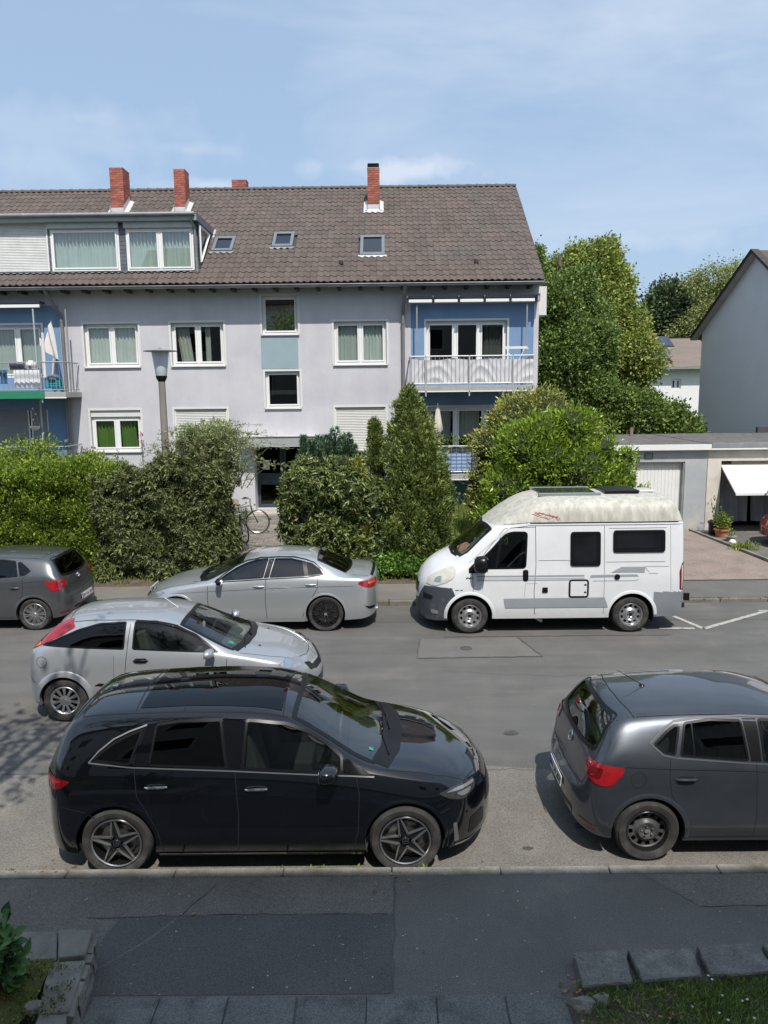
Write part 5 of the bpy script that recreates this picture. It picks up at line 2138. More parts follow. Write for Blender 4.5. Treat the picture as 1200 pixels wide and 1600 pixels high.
# left balconies
a = R4(0, 565, 101, 612, YB)
xr = aty(101, 590, YB).x
bal3 = balcony('b', xr - 4.2, xr, YB, aty(50, 613, YB).z + .0, h=aty(50, 566, YB).z - aty(50, 613, YB).z, pitch=.13)
gb = MB().box(xr - 4.2, aty(70, 617, YB).x, YB - .05, YB - .02, aty(30, 623, YB).z, aty(30, 611, YB).z).build('green_board', mat('board_green', (.02, .20, .11), rough=.6, var=.1), bal3)
zs3 = aty(50, 613, YB).z
MB().box(xr - .12 - .0, xr - .08, FY - .6, FY - .56, zs3, 7.1).build('sun_sail_post', STEEL, bal3)
px_ = aty(55, 530, 24.4).x
MB().box(px_ - .02, px_ + .02, 24.38, 24.42, .5, 7.12).build('canopy_post', mat('post_pale', (.36, .44, .44), rough=.5), bal3)
a = R4(-60, 472, 64, 480, FY - .32)
aw2 = MB().box(a[0], a[1], FY - .40, FY - .04, a[3] - .05, a[3] + .01).build('awning', bpy.data.materials['awning_dark'], house)
MB().box(a[0], a[1], FY - .46, FY - .40, a[2] - .03, a[2] + .06).build('awning_profile', WHITEP, aw2)
# lower left balcony corner
a = R4(74, 698, 107, 745, YB)
bal4 = balcony('b', a[0] - 3.8, a[1], YB, 1.95, h=a[3] - 1.95, pitch=.13)
MB().grid(lambda u, v: (u, YB + .075 + .012 * math.sin(u * 19), v), np.linspace(a[0] - 3.6, a[1] - .05, 40), np.linspace(2.0, a[3] - .1, 4)).build('privacy_screen', bpy.data.materials['screen_blue'], bal4)
MB().lathe([(.0001, .03), (.05, .02), (.06, -.03), (.04, -.06), (.0001, -.07)], c=tuple(aty(103, 688, FY - .12)), n=14).build('wall_lamp', WHITEP, house, smooth=True)
# neighbour block at the far left: higher roof
nb = thing('neighbour_building', 'dark roof edge of the next block rising past the left end of the tiled ridge', 'building', (-24, 27, .6))
MB().box(-34, -16.2, 26.4, 34, .3, 10.6).build('wall', STUCCO, nb)
xq = aty(10, 296, 26.4).x
MB().prism([(26.0, 10.3), (30, 14.6), (34.4, 10.6), (34.2, 10.3), (30, 14.2), (26.2, 10.2)], ((0, 0, 0), (0, 1, 0), (0, 0, 1), (1, 0, 0)), -34, -17.2).build('roof', TILE, nb)
MB().add([(-17.2, 26.0, 10.3), (-15.2, 27.2, 10.75), (-14.65, 28.6, 11.6), (-14.4, 29.5, 12.05), (-17.2, 30.0, 14.4)], [(0, 1, 2, 3, 4)]).build('roof_hip', TILE, nb)
# =================================================================== RIGHT HAND SIDE: garages, neighbour houses
GF = 23.3
WALLG = mat('garage_grey', (0.36, 0.375, 0.385), rough=0.9, var=0.08, scale=2, c2=(0.46, 0.45, 0.42), c2scale=1.2, bump=.02, bscale=60)
WALLC = mat('garage_cream', (0.60, 0.56, 0.48), rough=0.9, var=0.08, scale=2.5, c2=(0.45, 0.41, 0.35), c2scale=1.5, bump=.02, bscale=60)
FELT = mat('roof_felt', (0.11, 0.105, 0.10), rough=1, var=0.2, scale=2, c2=(0.16, 0.15, 0.14), c2scale=4)
WHITEM = mat('white_metal', (0.72, 0.72, 0.70), rough=0.5, var=0.06, scale=3)
zf1, zf0 = aty(1106, 694, GF - .15).z, aty(1106, 703, GF - .15).z
xg0, xgm = aty(940, 760, GF).x, aty(1104, 760, GF).x
G1 = R4(975, 722, 1068, 840, GF)
G1 = (G1[0] - .35, G1[1], .14, G1[3])
gar = thing('garage', 'grey rendered garage with closed white ribbed door beside the camper van', 'garage', (8.0, GF, .12))
wall_holes('wall', xg0, xgm, .1, zf0, [G1], GF, WALLG, gar, depth=.22)
MB().box(xg0, xg0 + .05, GF + .01, 28.4, .1, zf0).build('wall', WALLG, gar)
MB().box(xgm - .015, xgm, GF, GF + .03, .1, zf0).build('corner_strip', WALLC, gar)
MB().box(xg0 - .1, xgm + .02, GF - .18, GF - .13, zf0, zf1).build('roof_fascia', WHITEM, gar, bevel=.006)
MB().box(xg0 - .1, xgm + .02, GF - .16, 28.5, zf1 - .03, zf1 + .0).build('flat_roof', FELT, gar)
MB().box(xg0 - .1, xgm + .02, GF - .13, GF + .0, zf0 + .0, zf0 + .03).build('soffit', WHITEM, gar)
d = MB()
x = G1[0]
n = int((G1[1] - G1[0]) / .105)
w_ = (G1[1] - G1[0]) / n
for i in range(n):
	xa = G1[0] + i * w_
	d.add([(xa, GF + .18, .16), (xa + .012, GF + .165, .16), (xa + w_ - .012, GF + .165, .16), (xa + w_, GF + .18, .16),
		   (xa, GF + .18, G1[3]), (xa + .012, GF + .165, G1[3]), (xa + w_ - .012, GF + .165, G1[3]), (xa + w_, GF + .18, G1[3])],
		  [(0, 1, 5, 4), (1, 2, 6, 5), (2, 3, 7, 6)])
dd = d.build('garage_door', WHITEM, gar)
MB().box(G1[1] - .05, G1[1] + .02, GF + .02, GF + .20, .14, G1[3]).build('door_frame', ZINC, dd)
MB().box(G1[0], G1[1], GF + .02, GF + .20, G1[3] - .03, G1[3] + .02).build('door_frame', ZINC, dd)
sg = R4(1007, 708, 1020, 717, GF)
sn = MB().box(sg[0], sg[1], GF - .02, GF, sg[2], sg[3]).build('door_sign', mat('sign_dark_green', (.05, .085, .07), rough=.5), gar)
for k in range(3):
	z = sg[2] + (sg[3] - sg[2]) * (.25 + .25 * k)
	MB().box(sg[0] + .03, sg[1] - .03, GF - .024, GF - .021, z - .012, z + .012).build('sign_line', mat('sign_pale', (.30, .38, .33), rough=.6) if k == 0 else bpy.data.materials['sign_pale'], sn)

gar2 = thing('garage', 'cream garage with raised white up and over door and hanging curtains', 'garage', (11.5, GF, .12))
G2x0 = aty(1124, 780, GF).x
zt2 = aty(1150, 720, GF).z
wall_holes('wall', xgm, 16, .1, zf0, [(G2x0, 14.6, .14, zt2)], GF + .005, WALLC, gar2, depth=.25)
MB().box(xgm + .03, 16, GF - .18, GF - .13, zf0 + .06, zf1 + .03).build('roof_fascia', ZINC, gar2, bevel=.006)
MB().box(xgm + .03, 16, GF - .17, GF - .11, zf0, zf0 + .06).build('fascia_strip', WHITEM, gar2)
MB().box(xgm + .03, 16, GF - .16, 28.5, zf1 - .03, zf1 + .01).build('flat_roof', FELT, gar2)
MB().box(G2x0, 14.6, GF + .3, 28, .05, .15).build('garage_floor', mat('garage_floor', (.16, .15, .13), rough=.9, var=.2), gar2)
MB().box(G2x0 - .2, 14.9, 27.9, 28, .1, zf0).build('rear_wall', mat('garage_in', (.10, .10, .10), rough=1), gar2)
MB().box(G2x0 - .25, G2x0 - .18, GF + .26, 28, .1, zf0).build('side_wall', bpy.data.materials['garage_in'], gar2)
MB().box(14.8, 14.9, GF + .26, 28, .1, zf0).build('side_wall', bpy.data.materials['garage_in'], gar2)
# raised door leaf: tilted out of the opening
pa = aty(1124, 745, GF + .1)
pb_ = aty(1137, 772, GF - .95)
lf = MB()
zA, zB = zt2 - .12, pb_.z + .02
Vd = Vector((0, (GF - 1.0) - (GF + .15), zB - (zA))).normalized()
Wd_ = Vector((0, -Vd.z, Vd.y)).normalized()
if Wd_.z < 0:
	Wd_ = -Wd_
ln_ = math.hypot(1.15, zB - zA)
lf.prism([(0, 0), (14.55 - G2x0, 0), (14.55 - G2x0, ln_), (0, ln_)], ((G2x0 + .03, GF + .15, zA), (1, 0, 0), tuple(Vd), tuple(Wd_)), -.03, .02)
lfo = lf.build('garage_door', mat('door_white', (.62, .60, .55), rough=.5, var=.05), gar2, bevel=.008)
e_ = Vector((G2x0 + .03, GF + .15, zA)) + Vd * ln_
MB().box(e_.x, 14.58, e_.y - .03, e_.y + .01, e_.z - .06, e_.z + .02).build('door_edge', WHITEM, lfo, bevel=.006)
hp = aty(1195, 768, GF - 1.0)
MB().tube([(hp.x, e_.y - .03, e_.z - .02), (hp.x + .01, e_.y - .09, e_.z - .01), (hp.x + .06, e_.y - .09, e_.z + .10)], .014, 6).build('door_handle', BLACKTRIM, lfo, smooth=True)
MB().box(G2x0 + .4, 14.2, GF + .20, GF + .24, zt2 - .32, zt2 - .02).build('door_transom', WALLC, gar2)
# curtains hung in the opening
CG = mat('curtain_grey', (.33, .35, .38), rough=.95, var=.1)
for xa, xb in ((G2x0 + .02, aty(1166, 800, GF + .4).x), (aty(1172, 800, GF + .4).x, 12.4), (12.5, 14.4)):
	b = MB()
	b.grid(lambda u, v: (u + .04 * (1.6 - v) * math.sin(u * 3), GF + .45 + .05 * math.sin(u * 15) + .03 * math.sin(u * 31 + v * 2), v), np.linspace(xa, xb, 60), np.linspace(.34, zt2 - .05, 8))
	tag(b.build('curtain', CG, gar2, smooth='all'))

# ---- plants and pots on the garage side
def pot(x, y, z, r0, r1, h, m, label, name='flower_pot', cat='flower pot', leaf=None, lh=.3, lr=.25, n=160, ls=.07):
	t = thing(name, label, cat, (x, y, z))
	MB().lathe([(.0001, 0), (r0, 0), (r1 - .01, h * .82), (r1 + .015, h * .84), (r1 + .02, h), (r1 - .015, h), (r1 - .03, h - .05), (.0001, h - .06)], c=(x, y, z), n=20).build('pot', m, t, smooth=True)
	if leaf:
		P = NR.normal(0, 1, (n, 3))
		P /= np.linalg.norm(P, axis=1)[:, None]
		P *= (NR.random((n, 1)) ** .5)
		P = P * np.array([lr, lr, lh]) + np.array([x, y, z + h + lh * .8])
		leaves('foliage', P, NR.normal(0, 1, (n, 3)) + [0, -.6, .9], ls, .4, leaf, t)
		b = MB()
		for k in range(6):
			q = P[RNG.randrange(n)]
			b.tube([(x, y, z + h - .08), tuple(q)], .006, 4)
		b.build('stem', STEMM, t)
	return t


STEMM = mat('green_stem', (.12, .13, .05), rough=.8)
BARK = mat('bark', (.13, .10, .075), rough=1, var=.3, scale=6, bump=.1, bscale=20)
LF_POT = leafmat('leaf_pot', (.14, .22, .04))
LF_DARK = leafmat('leaf_potdark', (.06, .10, .04))


def leaves(name, P, D, size, aspect, m, parent, droop=0.0, sv=.35, flat=0.0):
	"""one folded quad per leaf; P positions, D pointing directions"""
	n = len(P)
	P = np.asarray(P, float)
	D = np.asarray(D, float)
	D = D / np.maximum(np.linalg.norm(D, axis=1), 1e-6)[:, None]
	D[:, 2] -= droop
	D = D / np.maximum(np.linalg.norm(D, axis=1), 1e-6)[:, None]
	R_ = NR.normal(0, 1, (n, 3))
	S = np.cross(D, R_)
	S /= np.maximum(np.linalg.norm(S, axis=1), 1e-6)[:, None]
	Nn = np.cross(S, D)
	L = size * (1 + NR.uniform(-sv, sv, (n, 1)))
	W = L * aspect
	a = P
	b = P + D * L * .45 + S * W * .5 + Nn * W * .15
	c = P + D * L - Nn * L * .08
	d = P + D * L * .45 - S * W * .5 + Nn * W * .15
	V = np.stack([a, b, c, d], 1).reshape(-1, 3)
	F = np.arange(4 * n).reshape(-1, 4)
	o = arr_mesh(name, V, F, m, parent)
	return o


zg_ = .14
pot(*aty(1116, 838, 22.6).xy, .13, .17, .19, .42, BLACKTRIM, 'tall black plastic pot with a spindly plant against the cream pillar', leaf=LF_DARK, lh=.45, lr=.25, n=60, ls=.09)
p_ = aty(1127, 842, 22.2)
pot(p_.x, p_.y, .13, .14, .21, .26, mat('terracotta', (.50, .19, .09), rough=.85, var=.12), 'round terracotta pot with a bushy light green plant', leaf=LF_POT, lh=.28, lr=.28, n=420, ls=.09)
p_ = aty(1141, 851, 21.6)
pot(p_.x, p_.y, .13, .10, .14, .16, mat('pot_bw', (.35, .35, .34), rough=.6, var=.9, scale=7), 'small black and white pot at the driveway edging', leaf=LF_POT, lh=.14, lr=.12, n=50, ls=.06)
p_ = aty(1144, 856, 21.2)
bl = MB().lathe([(.0001, .13), (.06, .12), (.10, .06), (.09, .02), (.05, 0)], c=(p_.x, p_.y, .14), n=14).build('garden_ornament', mat('ornament_white', (.75, .74, .7), rough=.6), None, smooth=True)
tag(bl, 'white rounded ornament beside the small black and white pot', 'ornament')
n = 260
P = NR.normal(0, 1, (n, 3)) * [.18, .12, .05]
p_ = aty(1163, 866, 20.4)
P = P + [p_.x, p_.y, .20]
tag(leaves('weed_clump', P, NR.normal(0, 1, (n, 3)) * .5 + [0, 0, 1], .10, .3, LF_POT, None), 'clump of light green weeds growing on the driveway edging', 'weeds', kind='stuff')
wp = aty(986, 688, 27.6)
tag(MB().box(wp.x - .05, wp.x + .05, 27.55, 27.65, 2.6, aty(986, 669, 27.6).z).build('wooden_post', mat('old_wood', (.20, .17, .13), rough=.9), None), 'weathered wooden post standing up behind the garage roof', 'post')

# ---- red car cut off by the picture edge: full car parked on the second driveway
# ---- gable house at the far right
gh = thing('gable_house', 'tall plain grey rendered gable house with dark verge behind the garages', 'house', (14.4, 31, 0))
A0 = Vector(aty(1095, 560, 34.0)); A0.z = 0
dirw = Vector((math.sin(rad(9)), -math.cos(rad(9)), 0))     # along the gable, towards the street
nout = Vector((-dirw.y * -1, 0, 0))
nout = Vector((dirw.y, -dirw.x, 0)).normalized()            # outward (to the left)
zev = aty(1092, 520, 34).z
half = 0.0
ap = None
for s_ in np.linspace(1, 9, 400):
	q = A0 + dirw * s_
	pr = WM @ Vector((q.x, q.y, 0))
	pp = aty(1187, 395, q.y)
	if abs(pp.x - q.x) < .03:
		half = s_
		ap = pp.z
		break
if not half:
	half, ap = 4.5, 9.5
WG = mat('gable_render', (.72, .705, .73), rough=.95, var=.05, scale=1, bump=.03, bscale=40)
Bv = A0 + dirw * half * 2
C2 = -nout * 12
def V3(p, z):
	return (p.x, p.y, z)
g = MB()
g.add([V3(A0, .1), V3(Bv, .1), V3(Bv, zev), V3(A0 + dirw * half, ap), V3(A0, zev)], [(0, 1, 2, 3, 4)])
g.add([V3(A0, .1), V3(A0 + C2, .1), V3(A0 + C2, zev), V3(A0, zev)], [(0, 1, 2, 3)])
g.add([V3(Bv, .1), V3(Bv + C2, .1), V3(Bv + C2, zev), V3(Bv, zev)], [(0, 1, 2, 3)])
g.build('wall', WG, gh)
slope = (ap - zev) / half
ov = nout * .32
eh = .38
rA, rM, rB = A0 - dirw * eh + ov, A0 + dirw * half + ov, Bv + dirw * eh + ov
th = .10
for (p, q, nm) in ((rA, rM, 'roof'), (rB, rM, 'roof')):
	z0_, z1_ = zev - slope * eh, ap
	b = MB()
	vs = [V3(p, z0_ + th), V3(q, z1_ + th), V3(q + C2 * 1.05, z1_ + th), V3(p + C2 * 1.05, z0_ + th), V3(p, z0_), V3(q, z1_), V3(q + C2 * 1.05, z1_), V3(p + C2 * 1.05, z0_)]
	b.add(vs, [(0, 1, 2, 3), (4, 7, 6, 5), (0, 4, 5, 1), (0, 3, 7, 4)])
	ro = b.build(nm, TILE, gh)
	# tile ends stepping up the verge
	L_ = (Vector(V3(q, z1_)) - Vector(V3(p, z0_)))
	n = int(L_.length / .34)
	t = MB()
	for i in range(n):
		c = Vector(V3(p, z0_)) + L_ * ((i + .5) / n) + Vector((0, 0, th + .02))
		up = L_.normalized()
		nn = up.cross(nout).normalized()
		if nn.z < 0:
			nn = -nn
		t.obox(c - nout * .12, nout * .16, up * .19, nn * .018 + up * -.0)
		k = len(t.v) - 8
	t.build('verge_tile', mat('verge_dark', (.05, .042, .04), rough=.8) if 'verge_dark' not in bpy.data.materials else bpy.data.materials['verge_dark'], ro)
	b = MB()
	b.add([V3(p, z0_ - .02), V3(q, z1_ - .02), V3(q - ov, z1_ - .02), V3(p - ov, z0_ - .02)], [(0, 1, 2, 3)])
	b.build('soffit', mat('soffit_warm', (.42, .38, .36), rough=.8) if 'soffit_warm' not in bpy.data.materials else bpy.data.materials['soffit_warm'], ro)
MB().box(A0.x + .0, 20, 28.45, 28.6, 2.5, 3.02).build('base_flashing', mat('band_dark', (.06, .062, .065), rough=.7), gh)

# ---- white house further back
FYB = 52.0
wh = thing('white_house', 'white rendered house with solar panels on its brown roof seen between the trees', 'house', (21, FYB, .3))
x0_, x1_ = aty(1000, 590, FYB).x, aty(1130, 590, FYB).x
ze = aty(1060, 571, FYB).z
wn = R4(1049, 592, 1064, 608, FYB)
wall_holes('wall', x0_, x1_, .2, ze, [wn], FYB, mat('wall_white', (.74, .74, .73), rough=.9, var=.04), wh)
window((wn[0], wn[1], wn[2], wn[3]), FYB, wh, 2, trim=False, sill=False, glass=glassmat('far_glass', (.2, .22, .2), refl=1.0), fw=.06)
zr = aty(1060, 530, FYB + 4.6).z
rf = MB()
rf.quad((x0_ - .2, FYB - .6, ze - .15), (x1_, FYB - .6, ze - .15), (x1_, FYB + 4.6, zr), (x0_ - .2, FYB + 4.6, zr))
rf.quad((x0_ - .2, FYB + 4.6, zr), (x1_, FYB + 4.6, zr), (x1_, FYB + 10, ze), (x0_ - .2, FYB + 10, ze))
rf = rf.build('roof', mat('roof_far', (.185, .15, .125), rough=.9, var=.12, scale=1.5, stretch=(.4, 1, 1)), wh)
Ur, Vr = Vector((1, 0, 0)), Vector((0, 5.2, zr - ze + .15)).normalized()
Wr = Ur.cross(Vr)
RL_ = Vector((0, 5.2, zr - ze + .15)).length
b = MB()
for i in range(16):
	s = RL_ * i / 16
	b.obox(Vector(((x0_ + x1_) / 2, FYB - .6, ze - .15)) + Vr * (s + .17) + Wr * .04, Ur * ((x1_ - x0_) / 2), Vr * .17 , Wr * .012)
o = b.build('tile_course', bpy.data.materials['roof_far'], rf)
o['kind'] = 'stuff'


def far_roof(px, py):
	d = ray(px, py)
	o = Vector((0, 0, CAM_Z))
	t = (Vector((0, FYB - .6, ze - .15)) - o).dot(Wr) / d.dot(Wr)
	return o + d * t


PVM = mat('solar_far', (.012, .016, .035), rough=.15, var=.1, coat=.5)
for pts in (((1024, 528), (1043, 528), (1053, 543), (1033, 543)), ((1010, 545), (1030, 545), (1049, 565), (1008, 566))):
	vs = [far_roof(*q) + Wr * .12 for q in pts]
	vs2 = [v - Wr * .06 for v in vs]
	MB().add(vs + vs2, [(3, 2, 1, 0), (0, 1, 5, 4), (1, 2, 6, 5), (2, 3, 7, 6), (3, 0, 4, 7)]).build('solar_panel', PVM, rf)
vs = [far_roof(*q) + Wr * .14 for q in ((1034, 545), (1042, 545), (1048, 555), (1039, 555))]
MB().add(vs, [(3, 2, 1, 0)]).build('skylight', bpy.data.materials['sky_pane'], rf)
MB().box(x0_ - .2, x1_, FYB - .68, FYB - .58, ze - .25, ze - .12).build('gutter', ZINC, wh)
cc = aty(1016, 527, FYB + 3.8)
MB().box(cc.x - .35, cc.x + .35, FYB + 3.5, FYB + 4.1, zr - 1, aty(1016, 521, FYB + 3.8).z).build('chimney', mat('chimney_orange', (.42, .16, .09), rough=.9), wh)

# ---- the house this view is taken from: stands behind the camera, shades the near pavement
oh = thing('apartment_building', 'pale apartment block that the picture is taken from, out of view behind', 'apartment building', (0, -6, 0))
MB().box(-16, 14, -10.5, -.55, 0, 10.1).build('wall', mat('own_wall', (.55, .53, .48), rough=.9, var=.05), oh)
b = MB()
b.prism([(.12, 10.22), (-5.5, 14.4), (-11.1, 10.22), (-11.1, 9.95), (.12, 9.95)], ((0, 0, 0), (0, 1, 0), (0, 0, 1), (1, 0, 0)), -16.4, 14.4)
b.build('roof', mat('own_roof', (.085, .06, .05), rough=.9, var=.2, scale=2), oh)
for zz in (1.2, 4.1, 7.0):
	for xx in (-13, -9, -5.2, 2.2, 6, 10):
		f = MB().box(xx, xx + 1.5, -.55, -.50, zz, zz + 1.4).build('window', WHITEP, oh)
		MB().box(xx + .1, xx + 1.4, -.50, -.48, zz + .1, zz + 1.3).build('pane', AC_ if 'AC_' in globals() else BLACKTRIM, f)
# =================================================================== VEGETATION
def unit(a):
	return a / np.maximum(np.linalg.norm(a, axis=1), 1e-6)[:, None]


def noise3(P, f, seed=0):
	"""cheap smooth pseudo noise in -1..1"""
	r = np.random.default_rng(seed)
	v = np.zeros(len(P))
	for k in range(6):
		w_ = r.normal(0, 1, 3) * f * (1 + .5 * k)
		v += np.sin(P @ w_ + r.uniform(0, 6.28)) / (1 + .4 * k)
	return v / 3.2


def sprays(C, D, per, rad_, size, aspect, m, name, parent, droop=.0, up=.0, spread=.6, sv=.35):
	"""leaf clusters: centres C with outward directions D, per leaves each"""
	n = len(C)
	Q = np.repeat(C, per, 0) + NR.normal(0, rad_, (n * per, 3))
	E = np.repeat(unit(D), per, 0) + NR.normal(0, spread, (n * per, 3))
	E[:, 2] += up
	return leaves(name, Q, E, size, aspect, m, parent, droop=droop, sv=sv)


def box_surface(x0, x1, y0, y1, z0, z1, n, bulge=.12, seed=1, faces='FTRL', zf=None, f=1.4):
	"""points on a rounded, lumpy box: front, top and ends"""
	ar = {'F': (x1 - x0) * (z1 - z0), 'T': (x1 - x0) * (y1 - y0), 'R': (y1 - y0) * (z1 - z0), 'L': (y1 - y0) * (z1 - z0)}
	tot = sum(ar[k] for k in faces)
	Ps, Ns = [], []
	for k in faces:
		m_ = int(n * ar[k] / tot)
		u, v = NR.random(m_), NR.random(m_)
		if k == 'F':
			P = np.stack([x0 + (x1 - x0) * u, np.full(m_, y0), z0 + (z1 - z0) * v], 1)
			N_ = np.tile([0, -1, 0.0], (m_, 1))
		elif k == 'T':
			P = np.stack([x0 + (x1 - x0) * u, y0 + (y1 - y0) * v, np.full(m_, z1)], 1)
			N_ = np.tile([0, 0, 1.0], (m_, 1))
		else:
			xx = x1 if k == 'R' else x0
			P = np.stack([np.full(m_, xx), y0 + (y1 - y0) * u, z0 + (z1 - z0) * v], 1)
			N_ = np.tile([1.0 if k == 'R' else -1.0, 0, 0], (m_, 1))
		Ps.append(P)
		Ns.append(N_)
	P, N_ = np.concatenate(Ps), np.concatenate(Ns)
	# rounding of edges
	for a, lo, hi in ((0, x0, x1), (1, y0, y1), (2, z0, z1)):
		pass
	d = noise3(P, f, seed)
	P = P + N_ * (d[:, None] * bulge) + N_ * NR.uniform(-.12, .04, (len(P), 1))
	if zf is not None:
		k = zf(P[:, 0])
		P[:, 2] = z0 + (P[:, 2] - z0) * k
	return P, N_


def core_box(name, x0, x1, y0, y1, z0, z1, m, parent, zf=None):  # dark filler inside a hedge, added to block light
	b = MB()
	nx = max(3, int((x1 - x0) / .25))
	def top(u):
		return z0 + (z1 - z0) * (float(zf(np.array([u]))[0]) if zf else 1)
	us = np.linspace(x0, x1, nx)
	b.grid(lambda u, v: (u, y0 + .05 * math.sin(u * 5 + v * 4), z0 + (top(u) - z0) * v), us, np.linspace(0, 1, 7))
	b.grid(lambda u, v: (u, y0 + (y1 - y0) * v, top(u) + .04 * math.sin(u * 7 + v * 3)), us, np.linspace(0, 1, 5))
	for xx in (x0, x1):
		b.grid(lambda u, v: (xx, y0 + (y1 - y0) * u, z0 + (top(xx) - z0) * v), np.linspace(0, 1, 4), np.linspace(0, 1, 4))
	b.grid(lambda u, v: (u, y1, z0 + (top(u) - z0) * v), us, np.linspace(0, 1, 3))
	return b.build(name, m, parent)


CORE_DARK = mat('light_block_core', (.022, .032, .012), rough=1, var=.5, scale=6)  # dark filler inside foliage, added to stop light passing through
L_BRIGHT = leafmat('leaf_bright', (0.140, 0.220, 0.028), c2=(0.270, 0.360, 0.045), trans=.35, var=.4)
L_LAUREL = leafmat('leaf_laurel', (0.083, 0.108, 0.040), c2=(0.165, 0.189, 0.068), trans=.2, var=.45, rough=.45, spec=.3)
L_WILLOW = leafmat('leaf_willow', (0.190, 0.250, 0.080), c2=(0.360, 0.410, 0.190), trans=.35, var=.35)
L_YEW = leafmat('leaf_yew', (.08, .16, .09), c2=(.15, .26, .14), trans=.1, var=.4)
L_THUJA = leafmat('leaf_thuja', (0.095, 0.165, 0.053), c2=(0.31, 0.35, 0.095), trans=.3, var=.5)
L_CYPRESS = leafmat('leaf_cypress', (0.205, 0.242, 0.065), c2=(0.448, 0.448, 0.112), trans=.22, var=.4)
L_SHINY = leafmat('leaf_shiny', (0.187, 0.286, 0.033), c2=(0.319, 0.429, 0.055), trans=.35, var=.4, rough=.35, spec=.5)
L_IVY = leafmat('leaf_ivy', (0.073, 0.162, 0.029), c2=(0.162, 0.276, 0.049), trans=.2, var=.5, rough=.4)
L_LIME = leafmat('leaf_lime', (0.188, 0.250, 0.050), c2=(0.338, 0.388, 0.094), trans=.3, var=.35)
L_MAPLE = leafmat('leaf_maple', (0.111, 0.176, 0.044), c2=(0.208, 0.286, 0.072), trans=.3, var=.4)
L_OAK = leafmat('leaf_oak', (0.066, 0.108, 0.048), c2=(0.120, 0.168, 0.072), trans=.25, var=.4)
L_BIRCH = leafmat('leaf_birch', (0.211, 0.259, 0.089), c2=(0.356, 0.389, 0.145), trans=.4, var=.35)
L_BUSH = leafmat('leaf_bush', (0.112, 0.175, 0.040), c2=(0.213, 0.288, 0.069), trans=.3, var=.45)
L_GRASS = leafmat('grass_blade', (0.135, 0.203, 0.041), c2=(0.270, 0.311, 0.081), trans=.3, var=.4)
L_LAWN = leafmat('lawn_blade', (.13, .24, .045), c2=(.25, .33, .09), trans=.3, var=.5)
FLOWER = mat('daisy_white', (.75, .75, .72), rough=.8)
DRYLEAF = mat('dry_leaf', (.24, .16, .09), rough=.95, var=.4, isl=.5, scale=20)


def stems(parent, pts, m=BARK, name='stem', r=.02):
	b = MB()
	for p in pts:
		b.tube(p, [r * (1 - .7 * i / (len(p) - 1)) for i in range(len(p))], 5)
	return b.build(name, m, parent)


# bright privet hedge
X0, X1 = aty(-230, 820, 17.9).x, aty(172, 820, 17.9).x
hd = thing('hedge', 'bright green privet hedge at the pavement behind the grey metallic hatchback', 'hedge', ((X0 + X1) / 2, 18.3, .1))
ztp = aty(100, 735, 17.95).z
zf = lambda x: 1 + .05 * np.sin(x * 2.3) + .04 * np.sin(x * 5.1 + 1) + .03 * np.sin(x * 11)
core_box('hedge_core', X0, X1, 18.0, 19.3, .1, ztp - .22, CORE_DARK, hd, zf)
P, Nn = box_surface(X0, X1, 17.8, 19.4, .12, ztp, 7600, bulge=.26, seed=3, faces='FT', zf=zf, f=3.0)
o = sprays(P, Nn + [0, -.1, .9], 8, .055, .072, .50, L_BRIGHT, 'foliage', hd, up=.25, spread=.6)
P, Nn = box_surface(X0, X1, 17.85, 19.3, ztp - .35, ztp, 260, bulge=.1, seed=5, faces='T', zf=zf, f=3)
P[:, 2] += .10
C = np.repeat(P, 14, 0)
C[:, 2] += np.tile(np.linspace(-.1, .20, 14), len(P))
C += NR.normal(0, .02, C.shape)
_ = leaves('shoots', C, NR.normal(0, .6, C.shape) + [0, -.1, .7], .055, .5, L_BRIGHT, hd)
# second, higher bush behind its left end
bu = thing('bush', 'rounded bright shrub rising behind the privet hedge below the left balcony', 'bush', (-10.2, 20.5, .3))


